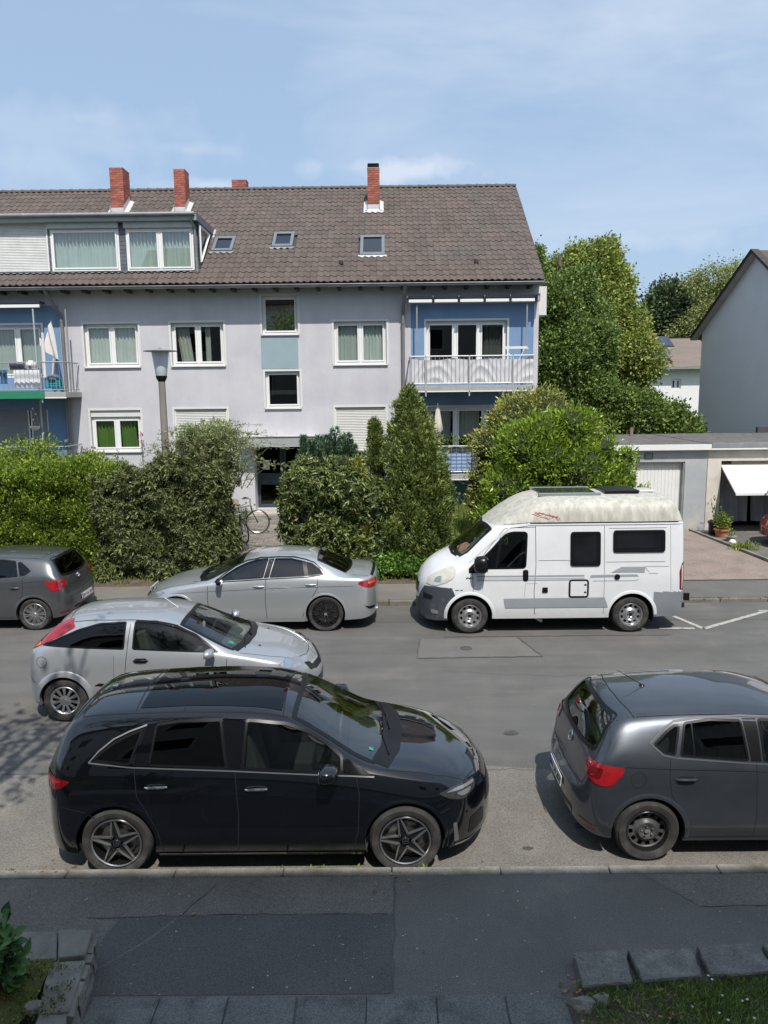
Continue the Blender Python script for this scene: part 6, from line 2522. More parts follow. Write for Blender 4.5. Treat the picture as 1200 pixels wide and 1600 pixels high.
def blob_crown(name, blobs, n, per, m, parent, size, aspect=.5, rad_=.12, up=.3, droop=0, spread=.7, inner=.55, seed=0, lump=.16, f=1.6, squash=True, core=None, gapf=0.0):
	vol = np.array([b[3] * b[4] + b[4] * b[5] + b[3] * b[5] for b in blobs], float)
	cnt = (n * vol / vol.sum()).astype(int)
	Ps, Ds = [], []
	for b_, c_ in zip(blobs, cnt):
		cx, cy, cz, rx, ry, rz = b_
		d = unit(NR.normal(0, 1, (c_, 3)))
		d = d[d[:, 1] < .75] if squash else d
		r = inner + (1 - inner) * NR.random(len(d)) ** .5
		P = d * r[:, None] * [rx, ry, rz] + [cx, cy, cz]
		k = 1 + lump * noise3(P, f, seed)
		P = d * (r * k)[:, None] * [rx, ry, rz] + [cx, cy, cz]
		Ps.append(P)
		Ds.append(d)
	P, D = np.concatenate(Ps), np.concatenate(Ds)
	if gapf > 0:
		kk = noise3(P, f * 1.8, seed + 9) > -1 + 2 * gapf * .5
		P, D = P[kk], D[kk]
	o = sprays(P, D, per, rad_, size, aspect, m, name, parent, up=up, droop=droop, spread=spread)
	if core:
		b = MB()
		for (cx, cy, cz, rx, ry, rz) in blobs:
			prof = [(.0001, -1), (.5, -.86), (.86, -.5), (1, 0), (.86, .5), (.5, .86), (.0001, 1)]
			k = core
			o_ = len(b.v)
			nn = 12
			for r_, h in prof:
				for i in range(nn):
					a = 2 * PI * i / nn
					w_ = 1 + .12 * math.sin(i * 2.4 + h * 5)
					b.v.append((cx + rx * k * r_ * math.cos(a) * w_, cy + ry * k * r_ * math.sin(a) * w_, cz + rz * k * h))
			for j in range(len(prof) - 1):
				for i in range(nn):
					b.f.append((o_ + j * nn + i, o_ + j * nn + (i + 1) % nn, o_ + (j + 1) * nn + (i + 1) % nn, o_ + (j + 1) * nn + i))
					b.m.append(0)
		b.build('inner_mass', CORE_DARK, parent)  # dark core added within the crown to block light
	return o


z7 = aty(40, 690, 20.2).z
blob_crown('foliage', [(aty(20, 700, 20.2).x, 20.4, z7 - .75, .9, .7, .75), (aty(65, 700, 20.2).x, 20.4, z7 - .8, .7, .6, .8), (-10.9, 20.4, z7 - 1.2, 1.0, .8, 1.1)], 900, 8, L_BRIGHT, bu, .09, seed=4, core=.7)
stems(bu, [[(-10.2, 20.5, .2), (-10.1, 20.4, 1.4)], [(-9.6, 20.5, .2), (-9.5, 20.4, 1.3)]])

# dark laurel hedge
X0, X1 = aty(150, 820, 17.7).x, aty(345, 820, 17.7).x
hd = thing('hedge', 'dark cherry laurel hedge with narrow leaves around the foot of the street lamp', 'hedge', ((X0 + X1) / 2, 18.1, .1))
ztp = aty(260, 738, 17.7).z
zf = lambda x: 1 + .03 * np.sin(x * 3.3) + .07 * np.clip((x - X0 - .6) / (X1 - X0), 0, 1) - .05 * np.exp(-((x - X0) / .5) ** 2) + .03 * np.sin(x * 9)
core_box('hedge_core', X0 + .1, X1 - .12, 17.85, 19.1, .1, ztp - .22, CORE_DARK, hd, zf)
P, Nn = box_surface(X0, X1, 17.62, 19.2, .12, ztp, 3900, bulge=.24, seed=8, faces='FTR', zf=zf, f=2.4)
Cn = P + Nn * .03
K = 7
ang = np.tile(np.arange(K) * 2 * PI / K, len(Cn)) + np.repeat(NR.random(len(Cn)) * 6, K)
Nr = np.repeat(unit(Nn + NR.normal(0, .35, Nn.shape) + [0, 0, .25]), K, 0)
T1 = unit(np.cross(Nr, np.array([0.1, .2, 1.0])))
T2 = np.cross(Nr, T1)
D = Nr * .55 + T1 * np.cos(ang)[:, None] + T2 * np.sin(ang)[:, None]
leaves('foliage', np.repeat(Cn, K, 0), D, .115, .27, L_LAUREL, hd, droop=.30)
# willowy shoots on top and to the right
sh = thing('bush', 'pale willowy shrub with thin arching shoots above the laurel hedge', 'bush', (aty(310, 700, 18.8).x, 18.9, .2))
pts = []
for i in range(300):
	bx = aty(RNG.choice([RNG.gauss(318, 22), RNG.gauss(292, 35), RNG.gauss(340, 20)]), 740, 18.8).x
	by = 18.7 + RNG.uniform(-.5, .6)
	top_ = aty(300, 655 + abs(RNG.gauss(0, 20)) + abs(bx - aty(318, 740, 18.8).x) * 40, 18.8).z
	lean = RNG.gauss(.16, .22)
	pts.append([(bx, by, ztp - .5), (bx + lean * .4, by - .05, (ztp - .5 + top_) / 2), (bx + lean * 1.2, by - RNG.uniform(0, .3), top_), (bx + lean * 2.0, by - .2, top_ - RNG.uniform(-.05, .2))])
stems(sh, pts, r=.012, m=mat('green_twig', (.16, .15, .07), rough=.9))
Ps, Ds = [], []
for p in pts:
	v = [Vector(q) for q in p]
	for j in range(44):
		t = RNG.random() ** .7 * 2.999
		k = int(t)
		q = v[k].lerp(v[k + 1], t - k)
		Ps.append(q)
		Ds.append((RNG.gauss(0, .8), RNG.gauss(-.1, .7), RNG.gauss(.35, .5)))
leaves('foliage', np.array(Ps) + NR.normal(0, .03, (len(Ps), 3)), np.array(Ds), .09, .24, L_WILLOW, sh)

# shrub block right of the path
X0, X1 = aty(446, 820, 18.6).x, aty(590, 820, 18.6).x
sb = thing('bush', 'broad dark leaved shrub spreading right of the entrance path behind the saloon', 'bush', ((X0 + X1) / 2, 19.2, .2))
z1_ = aty(500, 738, 18.6).z
bl = []
for i, (px_, py_, r_) in enumerate(((472, 762, .52), (463, 830, .45), (505, 752, .55), (515, 820, .66), (545, 765, .62), (560, 845, .66), (500, 860, .50), (476, 735, .32), (590, 790, .62), (540, 735, .34), (600, 850, .55), (515, 730, .25), (455, 790, .35))):
	c_ = aty(px_, py_, 18.9)
	bl.append((c_.x, 18.95 + .15 * (i % 2), max(c_.z, .45), r_, r_ * .9, r_))
Pc = []
tot = sum(b_[3] ** 2 for b_ in bl)
for (cx, cy, cz, rx, ry, rz) in bl:
	n = int(3400 * rx * rx / tot)
	d = unit(NR.normal(0, 1, (n, 3)))
	d = d[d[:, 1] < .5]
	Pc.append(np.concatenate([d * [rx, ry, rz] * NR.uniform(.72, 1.06, (len(d), 1)) + [cx, cy, cz], d], 1))
Pc = np.concatenate(Pc)
Cn, Nn = Pc[:, :3], Pc[:, 3:]
ang = np.tile(np.arange(K) * 2 * PI / K, len(Cn)) + np.repeat(NR.random(len(Cn)) * 6, K)
Nr = np.repeat(unit(Nn + NR.normal(0, .35, Nn.shape) + [0, 0, .3]), K, 0)
T1 = unit(np.cross(Nr, np.array([0.1, .2, 1.0])))
T2 = np.cross(Nr, T1)
D = Nr * .6 + T1 * np.cos(ang)[:, None] + T2 * np.sin(ang)[:, None]
L_LAUREL2 = leafmat('leaf_laurel_light', (0.081, 0.128, 0.038), c2=(0.203, 0.243, 0.074), trans=.2, var=.45, rough=.4, spec=.5)
leaves('foliage', np.repeat(Cn, K, 0), D, .14, .25, L_LAUREL2, sb, droop=.25)
b = MB()
blob_crown('foliage_inner', bl, 300, 6, L_LAUREL, sb, .1, core=.78, inner=.4)
tw = NR.choice(len(Cn), 60)
leaves('dry_leaves', Cn[tw] + Nn[tw] * .03 - [0, 0, .2], NR.normal(0, 1, (60, 3)), .18, .3, DRYLEAF, sb)['kind'] = 'stuff'


def conifer(name, label, x, y, z0, z1, r0, m, n, size=.10, aspect=.28, cat='conifer', tops=None, seed=0, power=.8, per=9, parent=None, group=None, fan=.5, lump=.38):
	t = parent or thing(name, label, cat, (x, y, z0), group)
	MB().tube([(x, y, z0 - .1), (x, y, z0 + (z1 - z0) * .9)], [.09, .02], 7).build('trunk', BARK, t)
	tt = NR.random(n) ** .8
	h = z0 + .05 + (z1 - z0 - .05) * tt
	prof = r0 * np.minimum(1, (1.02 - tt)) ** power * np.minimum(1, .45 + tt * 3.5)
	a = NR.random(n) * 2 * PI
	a = np.where(np.sin(a) > .55, -a, a)
	rr_ = prof * NR.uniform(.62, 1.05, n)
	P = np.stack([x + rr_ * np.cos(a), y + rr_ * np.sin(a) * .9, h], 1)
	P = P + (noise3(P, 3.0, seed) * lump * np.minimum(1, prof * 1.1 + .04))[:, None] * np.stack([np.cos(a), np.sin(a), np.zeros(n)], 1)
	D = np.stack([np.cos(a) * .8, np.sin(a) * .8, .75 + NR.random(n) * .5], 1)
	Q = np.repeat(P, per, 0)
	E = unit(np.repeat(D, per, 0))
	S = np.repeat(unit(np.cross(D, NR.normal(0, .6, D.shape) + [0, 0, .0001])), per, 0)
	tq = np.tile(np.linspace(-1, 1, per), n)[:, None]
	Q = Q + E * (1 - np.abs(tq)) * size * .7 + S * tq * size * .5
	E2 = E + S * tq * fan * 1.4 + NR.normal(0, .18, E.shape)
	leaves('foliage', Q, E2, size, aspect, m, t, sv=.4)
	# dark inner cone, added to block light through the sprays
	b = MB()
	b.lathe([(r0 * .5 * min(1, (1.0 - q)) ** power * min(1, .45 + q * 3.5) + .01, q * (z1 - z0) * .96) for q in np.linspace(0, 1, 9)], c=(x, y, z0), n=12)
	b.build('inner_mass', CORE_DARK, t)
	return t


def W_(px, py, Y):
	p = aty(px, py, Y)
	return p.x, Y, p.z


# columnar yews, one plant of many spires
yw = thing('yew', 'blue green yew with several upright spires in front of the entrance wall', 'yew', (aty(515, 740, 20.6).x, 20.6, .4))
for i, (px_, py_, r_) in enumerate(((474, 684, .22), (485, 690, .24), (497, 685, .24), (510, 684, .27), (522, 671, .28), (533, 686, .27), (543, 679, .24), (552, 698, .24), (562, 712, .22), (482, 712, .34), (520, 700, .40), (540, 705, .36))):
	x_, y_, z_ = W_(px_, py_, 20.6)
	conifer('x', None, x_, y_ + .12 * (i % 3), 1.2, z_, r_, L_YEW, 380, size=.085, aspect=.18, power=.5, seed=i, per=8, parent=yw, fan=.35)


def flames(name, label, prof, Y, nf, per, m, size=.10, fl=(.45, .8), fr=.15, parent=None, zb=.2, seed=1):
	"""thuja: many upright plumes; prof = (measured y, centre x, half width) rows from the tip down"""
	r = np.random.default_rng(seed)
	ys = np.array([p_[0] for p_ in prof], float)
	P0 = [aty(p_[1], p_[0], Y) for p_ in prof]
	zs = np.array([q.z for q in P0])[::-1]
	cx = np.array([q.x for q in P0])[::-1]
	hw = np.array([(aty(p_[1] + p_[2], p_[0], Y).x - aty(p_[1], p_[0], Y).x) for p_ in prof])[::-1]
	t = parent or thing(name, label, 'conifer', (P0[0].x, Y, zb))
	MB().tube([(cx[0], Y, zb - .1), (float(np.interp(zs[-1] - .5, zs, cx)), Y, zs[-1] - .3)], [.10, .02], 7).build('trunk', BARK, t)
	z = zb + (zs[-1] - .12 - zb) * r.random(nf) ** .85
	w_ = np.interp(z, zs, hw)
	a = r.uniform(-PI, PI, nf)
	a = np.where(np.sin(a) > .3, -a, a)
	rad_ = np.maximum(.02, w_ - fr * .6) * r.uniform(.35, 1.0, nf) ** .5
	C = np.stack([np.interp(z, zs, cx) + rad_ * np.cos(a), Y + rad_ * np.sin(a) * .85, z], 1)
	D = unit(np.stack([.38 * np.cos(a), .38 * np.sin(a), np.ones(nf)], 1) + r.normal(0, .14, (nf, 3)))
	L_ = r.uniform(fl[0], fl[1], nf) * np.clip(.35 + w_ * 1.6, .4, 1)
	tt = r.random((nf, per))
	R_ = fr * np.clip(1 - tt, 0, 1) ** .6 * np.minimum(1, tt * 4 + .3)
	bb = r.uniform(0, 2 * PI, (nf, per))
	S = unit(np.cross(D, [0.1, 1, .2]))
	T = np.cross(D, S)
	Q = C[:, None] + D[:, None] * (L_[:, None] * (tt - .45))[..., None] + S[:, None] * (R_ * np.cos(bb))[..., None] + T[:, None] * (R_ * np.sin(bb))[..., None]
	E = D[:, None] * .9 + S[:, None] * (np.cos(bb) * .7)[..., None] + T[:, None] * (np.sin(bb) * .7)[..., None] + r.normal(0, .22, (nf, per, 3))
	leaves('foliage', Q.reshape(-1, 3), E.reshape(-1, 3), size, .26, m, t, sv=.45)
	b = MB()
	vs = []
	for zz in np.linspace(zb, zs[-1] - .3, 10):
		q = float(np.interp(zz, zs, hw)) * .5
		vs.append((q, zz - zb))
	b.lathe(vs, c=(float(cx[0]), Y, zb), n=12)
	b.v = [(x_ + float(np.interp(z_, zs, cx)) - float(cx[0]), y_, z_) for x_, y_, z_ in b.v]
	b.build('inner_mass', CORE_DARK, t)  # dark core added behind the plumes to block light
	return t


flames('conifer', 'tallest ragged thuja with golden tips between the entrance path and the camper van', [(606, 640, 3), (630, 640, 13), (655, 640, 26), (690, 644, 40), (730, 648, 52), (775, 650, 58), (820, 648, 60), (870, 646, 52)], 18.9, 330, 120, L_THUJA, size=.095, seed=3)
flames('conifer', 'slim golden tipped thuja standing just left of the tallest one', [(655, 585, 3), (680, 586, 12), (715, 588, 18), (750, 590, 24), (800, 592, 26), (860, 592, 24)], 19.5, 110, 100, L_THUJA, size=.09, fl=(.35, .6), fr=.12, seed=5)
flames('conifer', 'short broad thuja leaning out at the right foot of the tallest one', [(716, 676, 4), (745, 680, 20), (780, 680, 30), (830, 676, 34), (870, 672, 30)], 18.6, 100, 110, L_THUJA, size=.095, fl=(.35, .6), fr=.13, seed=6)
flames('conifer', 'small yellowish thuja sprig between the broad shrub and the slim thuja', [(712, 556, 3), (735, 560, 10), (770, 563, 16), (830, 566, 18)], 18.8, 50, 90, L_CYPRESS, size=.085, fl=(.3, .5), fr=.10, seed=7)
# ivy and ground cover
n = 5200
u, v = NR.random(n), NR.random(n)
P = np.stack([aty(560, 880, 18).x + u * 3.3, 17.42 + v * 1.9, np.zeros(n)], 1)
hgt = .18 + .42 * np.clip(v, 0, 1) + .16 * noise3(P, 2.2, 5) + .08
P[:, 2] = .12 + hgt * (.35 + .65 * NR.random(n)) * np.clip((P[:, 0] - aty(560, 880, 18).x) * 2, .3, 1)
iv = leaves('ivy', np.repeat(P, 4, 0) + NR.normal(0, .04, (4 * n, 3)), NR.normal(0, .6, (4 * n, 3)) + [0, -.7, .5], .075, .8, L_IVY, None)
tag(iv, 'mound of ivy and low green ground cover beside the camper van front', 'ivy', kind='stuff')
b = MB()
b.grid(lambda a, c: (a, 17.5 + c * 1.9, .12 + .22 + .42 * c - (.35 if c <= 0 else .12)), np.linspace(aty(565, 880, 18).x, aty(565, 880, 18).x + 3.2, 8), np.linspace(0, 1, 5))
b.build('ivy_core', CORE_DARK, iv)  # dark sheet added under the ivy leaves to block light
# tall grass in the yard behind the van nose, lawn elsewhere
def grass(name, x0, x1, y0, y1, n, h, m, z=None, label=None, wd=.05, parent=None):
	P = np.stack([NR.uniform(x0, x1, n), NR.uniform(y0, y1, n), np.zeros(n)], 1)
	P[:, 2] = [gz(a, c) - .02 if z is None else z for a, c in P[:, :2]]
	D = NR.normal(0, .35, (n, 3)) + [0, 0, 1]
	o = leaves(name, P, D, h, wd, m, parent, sv=.5)
	if not parent:
		tag(o, label, 'grass', kind='stuff')
	return o


grass('tall_grass', aty(690, 830, 20).x, 4.6, 19.0, 24.2, 9000, .42, L_GRASS, label='tall yellowing grass in the yard between the conifer and the cypress')
grass('yard_grass', -12.5, -4.4, 20.6, 24.8, 7000, .22, L_GRASS, label='rough grass beside the house wall')
grass('verge_weeds', -9, 5.6, 17.32, 17.75, 1500, .13, L_GRASS, label='low weeds along the foot of the hedges', wd=.12)
grass('kerb_weeds', 5.4, 14, 15.74, 15.80, 500, .07, L_GRASS, z=.04, label='thin line of weeds growing along the far kerb', wd=.15)

# cypress and bright laurel at the van
x_, y_, z_ = W_(835, 608, 20.0)
cy = thing('cypress', 'dull olive cypress bush below the right balcony', 'cypress', (x_, 20, .2))
bl = []
for (px_, py_, r_) in ((840, 655, .75), (850, 628, .38), (862, 640, .5), (800, 665, .65), (770, 700, .58), (760, 750, .52), (800, 730, .9), (860, 690, .8), (835, 640, .42), (880, 660, .55), (755, 790, .45), (805, 640, .4), (920, 690, .5)):
	c_ = aty(px_, py_, 20.0)
	bl.append((c_.x, 20.1, c_.z, r_, r_ * .9, r_ * .95))
blob_crown('foliage', bl, 2600, 9, L_CYPRESS, cy, .10, aspect=.28, rad_=.07, up=.5, spread=.5, core=.8, seed=31)
lr = thing('bush', 'bright green glossy leaved shrub standing right behind the camper van roof', 'bush', (aty(880, 760, 18.6).x, 18.7, .1))
bl = []
for (px_, py_, r_) in ((850, 720, .85), (800, 770, .75), (900, 735, .9), (850, 680, .55), (940, 770, .75), (900, 690, .5), (965, 740, .38), (990, 790, .5), (820, 700, .7), (895, 665, .5), (780, 820, .6), (870, 800, .9), (945, 700, .28), (920, 660, .25), (980, 715, .2)):
	c_ = aty(px_, py_, 18.7)
	bl.append((c_.x, 18.75, max(.5, c_.z), r_, r_ * .85, r_ * .92))
blob_crown('foliage', bl, 3400, 10, L_SHINY, lr, .115, aspect=.36, rad_=.07, up=.65, spread=.5, core=.8, seed=33)
# shoots poking out of the top
pts = []
for (px_, py_) in ((962, 660), (985, 690), (945, 650), (1000, 715), (925, 640), (858, 640), (972, 700), (990, 730), (880, 650), (935, 668)):
	c_ = aty(px_, py_, 18.6)
	pts.append([(c_.x - .15, 18.7, c_.z - .7), (c_.x, 18.6, c_.z)])
stems(lr, pts, r=.012)
Ps = []
for p in pts:
	a, c = Vector(p[0]), Vector(p[1])
	for j in range(34):
		Ps.append(tuple(a.lerp(c, RNG.random())))
leaves('shoots', np.array(Ps) + NR.normal(0, .03, (len(Ps), 3)), NR.normal(0, .7, (len(Ps), 3)) + [0, 0, .6], .13, .35, L_SHINY, lr)['kind'] = 'stuff'


# ---- trees
def tree(name, label, x, y, z0, blobs, m, n, per, size, trunk_r=.25, limbs=6, cat='tree', aspect=.6, rad_=.28, droop=0, up=.2, group=None, core=.62, seed=0, lump=.2, f=.8, barkm=None, inner=.55, gapf=0, squash=True):
	t = thing(name, label, cat, (x, y, z0), group)
	ztop = max(b_[2] for b_ in blobs)
	b = MB()
	b.tube([(x, y, z0), (x + .1, y, z0 + (ztop - z0) * .4), (x, y + .1, ztop)], [trunk_r, trunk_r * .7, trunk_r * .2], 10)
	tr = b.build('trunk', barkm or BARK, t, smooth=True)
	for b_ in blobs[:limbs]:
		s = Vector((x + .05, y, z0 + (b_[2] - z0) * .55))
		e = Vector(b_[:3])
		mid = s.lerp(e, .5) + Vector((0, 0, -.15))
		MB().tube([s, mid, e], [trunk_r * .45, trunk_r * .3, trunk_r * .1], 7).build('limb', barkm or BARK, t, smooth=True)
	blob_crown('crown', blobs, n, per, m, t, size, aspect=aspect, rad_=rad_, up=up, droop=droop, spread=.8, core=core, seed=seed, lump=lump, f=f, inner=inner, gapf=gapf, squash=squash)
	return t


def PB(lst, Y, ky=.8):
	res = []
	for i, (px_, py_, r_) in enumerate(lst):
		c_ = aty(px_, py_, Y)
		res.append((c_.x, Y + ((i * 37) % 5 - 2) * .25 * r_, c_.z, r_, r_ * ky, r_))
	return res


# big lime and darker maple behind the house corner
tree('lime_tree', 'tall yellow green lime tree behind the garages right of the apartment block', aty(925, 600, 36).x, 36, .2,
	 PB([(925, 425, 1.15), (880, 440, 1.2), (960, 450, 1.15), (905, 480, 1.7), (965, 510, 1.5), (985, 560, 1.2), (925, 560, 1.9), (870, 520, 1.5), (980, 600, .9), (945, 620, 1.3), (940, 400, .6), (905, 405, .6)], 36), L_LIME, 6800, 15, .14, trunk_r=.35, rad_=.15, seed=41, core=.66, lump=.30, f=1.5, up=.0, droop=.1)
tree('maple_tree', 'deep green tree close against the gable end of the apartment block', aty(870, 620, 32).x, 32, .2,
	 PB([(860, 480, 1.0), (895, 455, .8), (915, 500, .95), (880, 540, 1.3), (925, 560, .9), (855, 570, 1.2), (900, 610, 1.4), (850, 640, 1.1), (938, 620, .8), (910, 440, .5), (940, 530, .5), (834, 400, .35), (838, 430, .4)], 32), L_MAPLE, 6200, 15, .125, trunk_r=.3, rad_=.14, seed=42, core=.66, lump=.32, f=1.6)
tree('leafy_tree', 'small leafy tree behind the garage roof in front of the white house', aty(1020, 640, 31).x, 31, .2,
	 PB([(1002, 650, .9), (1042, 658, .75), (975, 650, .9), (1075, 668, .5), (1020, 675, 1.0), (1055, 685, .8), (960, 680, .9), (1086, 685, .4), (985, 625, .5), (1018, 628, .3), (1060, 640, .25)], 31), L_BUSH, 4200, 9, .125, trunk_r=.15, rad_=.12, seed=43, core=.7)
tree('oak_tree', 'dark rounded tree beyond the white house roof', aty(1050, 540, 66).x, 66, 0,
	 PB([(1045, 480, 2.0), (1035, 505, 2.0), (1060, 520, 2.2), (1080, 490, 2.0), (1100, 500, 2.2), (1035, 470, 1.2), (1090, 470, 1.3)], 66), L_OAK, 4200, 9, .28, trunk_r=.5, rad_=.33, seed=44, core=.72)
t = tree('birch_tree', 'airy pale birch with hanging twigs behind the dark tree', aty(1125, 520, 62).x, 62, 0,
	 PB([(1140, 440, 1.3), (1110, 440, 1.3), (1160, 430, 1.2), (1085, 445, .9), (1130, 475, 1.5), (1100, 500, 1.7), (1160, 470, 1.6), (1080, 520, 1.5), (1125, 515, 1.8)], 62), L_BIRCH, 2600, 9, .22, trunk_r=.3, rad_=.30, seed=45, core=None, inner=.5, droop=.6, barkm=mat('birch_bark', (.45, .44, .40), rough=.9), gapf=.5, aspect=.4)
# trees and houses seen low in the gaps, further off
for i, (px_, py_, r_) in enumerate(((1000, 600, 3.2), (900, 600, 3.5), (1180, 600, 4), (820, 560, 3.5), (1080, 590, 2.0))):
	c_ = aty(px_, py_, 80)
	tree('distant_tree', ['distant tree standing directly behind the white house', 'distant tree hidden behind the tall lime tree', 'distant tree beyond the grey gable house', 'distant tree just past the end of the apartment block roof', 'distant tree between the leafy tree and the white house'][i], c_.x, 80 + i, 0, [(c_.x, 80 + i, 3.8, r_, r_, r_ * 1.1), (c_.x + 1.5, 80 + i, 5.2, r_ * .7, r_ * .7, r_ * .7)], L_OAK, 260, 8, .7, trunk_r=.4, rad_=.5, core=.8, limbs=0, group='trees far beyond the garages')
# street tree on this side, left of the frame: throws the dappled shade on the road
tree('street_tree', 'street tree on the near side beyond the left edge, shading the road', -4.2, 3.6, 0,
	 [(-3.7, 3.7, 8.2, .95, 1.0, .8), (-4.6, 4.3, 7.6, 1.1, 1.0, .9), (-5.2, 3.4, 8.3, 1.3, 1.1, 1.0), (-3.3, 4.6, 8.8, .6, .7, .5), (-6.3, 4.2, 7.8, 1.3, 1.2, 1.0), (-2.9, 5.2, 9.0, .35, .5, .3), (-5.6, 5.6, 8.0, .9, .8, .7)], L_MAPLE, 400, 7, .15, trunk_r=.16, rad_=.17, seed=50, core=None, inner=.3, gapf=.55, squash=False)

# ---- near bed at the lower left
bed = thing('garden_wall', 'low stone edged garden bed with mossy coping at the lower left', 'garden wall', (-2.9, 4.8, .118))
def stone(pts, z0, z1, m, parent, name='coping_stone', jit=.008, bev=.012):
	b = MB()
	n = len(pts)
	vs = [(x + rr.uniform(-jit, jit), y + rr.uniform(-jit, jit), z0) for x, y in pts] + [(x + rr.uniform(-jit, jit), y + rr.uniform(-jit, jit), z1 + rr.uniform(-jit, jit)) for x, y in pts]
	b.add(vs, [tuple(range(n - 1, -1, -1)), tuple(range(n, 2 * n))] + [(i, (i + 1) % n, n + (i + 1) % n, n + i) for i in range(n)])
	return b.build(name, m, parent, bevel=bev)


zt = .36
c1 = atz(145, 1455, zt)
c2 = atz(92, 1605, zt)
c0 = atz(-5, 1455, zt)
stone([(c0.x - .6, c0.y + .02), (c0.x - .6, 5.10), (atz(78, 1520, zt).x, 5.10), (atz(90, 1456, zt).x, c1.y + .01)], .10, zt, STONE, bed)
stone([(atz(92, 1456, zt).x, c1.y + .0), (c1.x, c1.y - .0), (atz(128, 1505, zt).x, 5.12), (atz(80, 1520, zt).x, 5.10)], .10, zt + .012, STONE, bed)
stone([(atz(128, 1508, zt).x, 5.105), (atz(95, 1600, zt).x, 4.62), (atz(50, 1600, zt).x, 4.60), (atz(66, 1522, zt).x, 5.09)], .10, zt, STONE, bed)
stone([(atz(95, 1600, zt).x, 4.61), (-2.05, 4.0), (-2.35, 4.0), (atz(50, 1600, zt).x, 4.60)], .10, zt - .01, STONE, bed)
for (xa, ya, w_, h_) in ((-2.42, 5.25, .05, .05), (-2.38, 5.05, .05, .05)):
	pass
b = MB()
fc = STONE
pz = [(c1.x + .015, c1.y - .02), (atz(128, 1508, zt).x + .02, 5.1), (atz(95, 1600, zt).x + .02, 4.6)]
for i in range(2):
	(xa, ya), (xb, yb) = pz[i], pz[i + 1]
	for k in range(3):
		for q in range(3):
			t0, t1 = q / 3 + .01, (q + 1) / 3 - .01
			za, zb2 = .115 + .075 * k, .115 + .075 * (k + 1) - .008
			stone([(xa + (xb - xa) * t0 + .02, ya + (yb - ya) * t0), (xa + (xb - xa) * t1 + .02, ya + (yb - ya) * t1), (xa + (xb - xa) * t1 - .06, ya + (yb - ya) * t1), (xa + (xb - xa) * t0 - .06, ya + (yb - ya) * t0)], za, zb2, STONE, bed, name='wall_stone', jit=.012, bev=.006)
sheet('bed_soil', -6.5, atz(70, 1530, zt).x, 3.4, 5.09, lambda x, y: .355 + .03 * math.sin(x * 7) * math.sin(y * 9), MOSS, dx=.08, parent=bed, kind=None)
for (px_, py_, r_) in ((52, 1572, .05),):
	c_ = atz(px_, py_, .37)
	stone([(c_.x + r_ * math.cos(a) * 1.2, c_.y + r_ * math.sin(a)) for a in np.linspace(0, 2 * PI, 8)[:-1]], .34, .375 + r_ * .15, STONE, bed, name='mossy_stone', jit=.012, bev=.012)
n = 2600
P = np.stack([NR.uniform(-3.6, -2.25, n), NR.uniform(4.3, 5.08, n), np.full(n, .37)], 1)
P = P[noise3(P, 5, 3) > -.05]
mo = leaves('moss', P, NR.normal(0, .6, P.shape) + [0, 0, .8], .022, .6, leafmat('moss_tuft', (0.115, 0.135, 0.027), c2=(0.216, 0.203, 0.047), trans=.1), None)
tag(mo, 'yellow green moss growing on the stones of the garden bed', 'moss', kind='stuff')
pl = thing('leafy_plant', 'leafy green bush at the left edge growing over the garden bed', 'plant', (-3.0, 4.95, .36))
c_ = atz(-12, 1500, .6)
pts, Ps, Ds = [], [], []
for i in range(30):
	tp = aty(RNG.uniform(-60, 40), RNG.uniform(1415, 1570), 4.75 + RNG.uniform(-.1, .25))
	pts.append([(-2.95 + RNG.uniform(-.15, .1), 4.9 + RNG.uniform(-.15, .1), .36), ((-2.95 + tp.x) / 2, 4.85, .55 + RNG.random() * .1), tuple(tp)])
	for j in range(16):
		t = .35 + .65 * RNG.random()
		a, m_, c = map(Vector, pts[-1])
		q = a.lerp(m_, t).lerp(m_.lerp(c, t), t)
		Ps.append(tuple(q))
		Ds.append((RNG.gauss(.1, .7), RNG.gauss(-.3, .5), RNG.gauss(.15, .5)))
stems(pl, pts, r=.006, m=STEMM)
L_BIG = leafmat('leaf_big', (0.061, 0.135, 0.047), c2=(0.121, 0.230, 0.068), trans=.25, var=.35, rough=.5)
# larger curved leaves, two faces along a midrib
Ps, Ds = np.array(Ps), unit(np.array(Ds))
nL = len(Ps)
S = unit(np.cross(Ds, NR.normal(0, 1, (nL, 3)) * .4 + [0, 0, 1]))
Nn = np.cross(S, Ds)
L_ = NR.uniform(.06, .13, (nL, 1))
rows = []
for t_, w_, h_ in ((0, .04, 0), (.25, .30, .05), (.55, .34, .04), (.8, .2, -.04), (1, .0, -.14)):
	for s_ in (-1, 0, 1):
		rows.append(Ps + Ds * L_ * t_ + S * L_ * w_ * s_ + Nn * L_ * (h_ + (.08 if s_ else 0)))
V = np.stack(rows, 1).reshape(-1, 3)
F = []
for r_ in range(4):
	for s_ in range(2):
		F.append([r_ * 3 + s_, r_ * 3 + s_ + 1, (r_ + 1) * 3 + s_ + 1, (r_ + 1) * 3 + s_])
F = (np.array(F)[None] + 15 * np.arange(nL)[:, None, None]).reshape(-1, 4)
arr_mesh('foliage', V, F, L_BIG, pl, smooth=True)

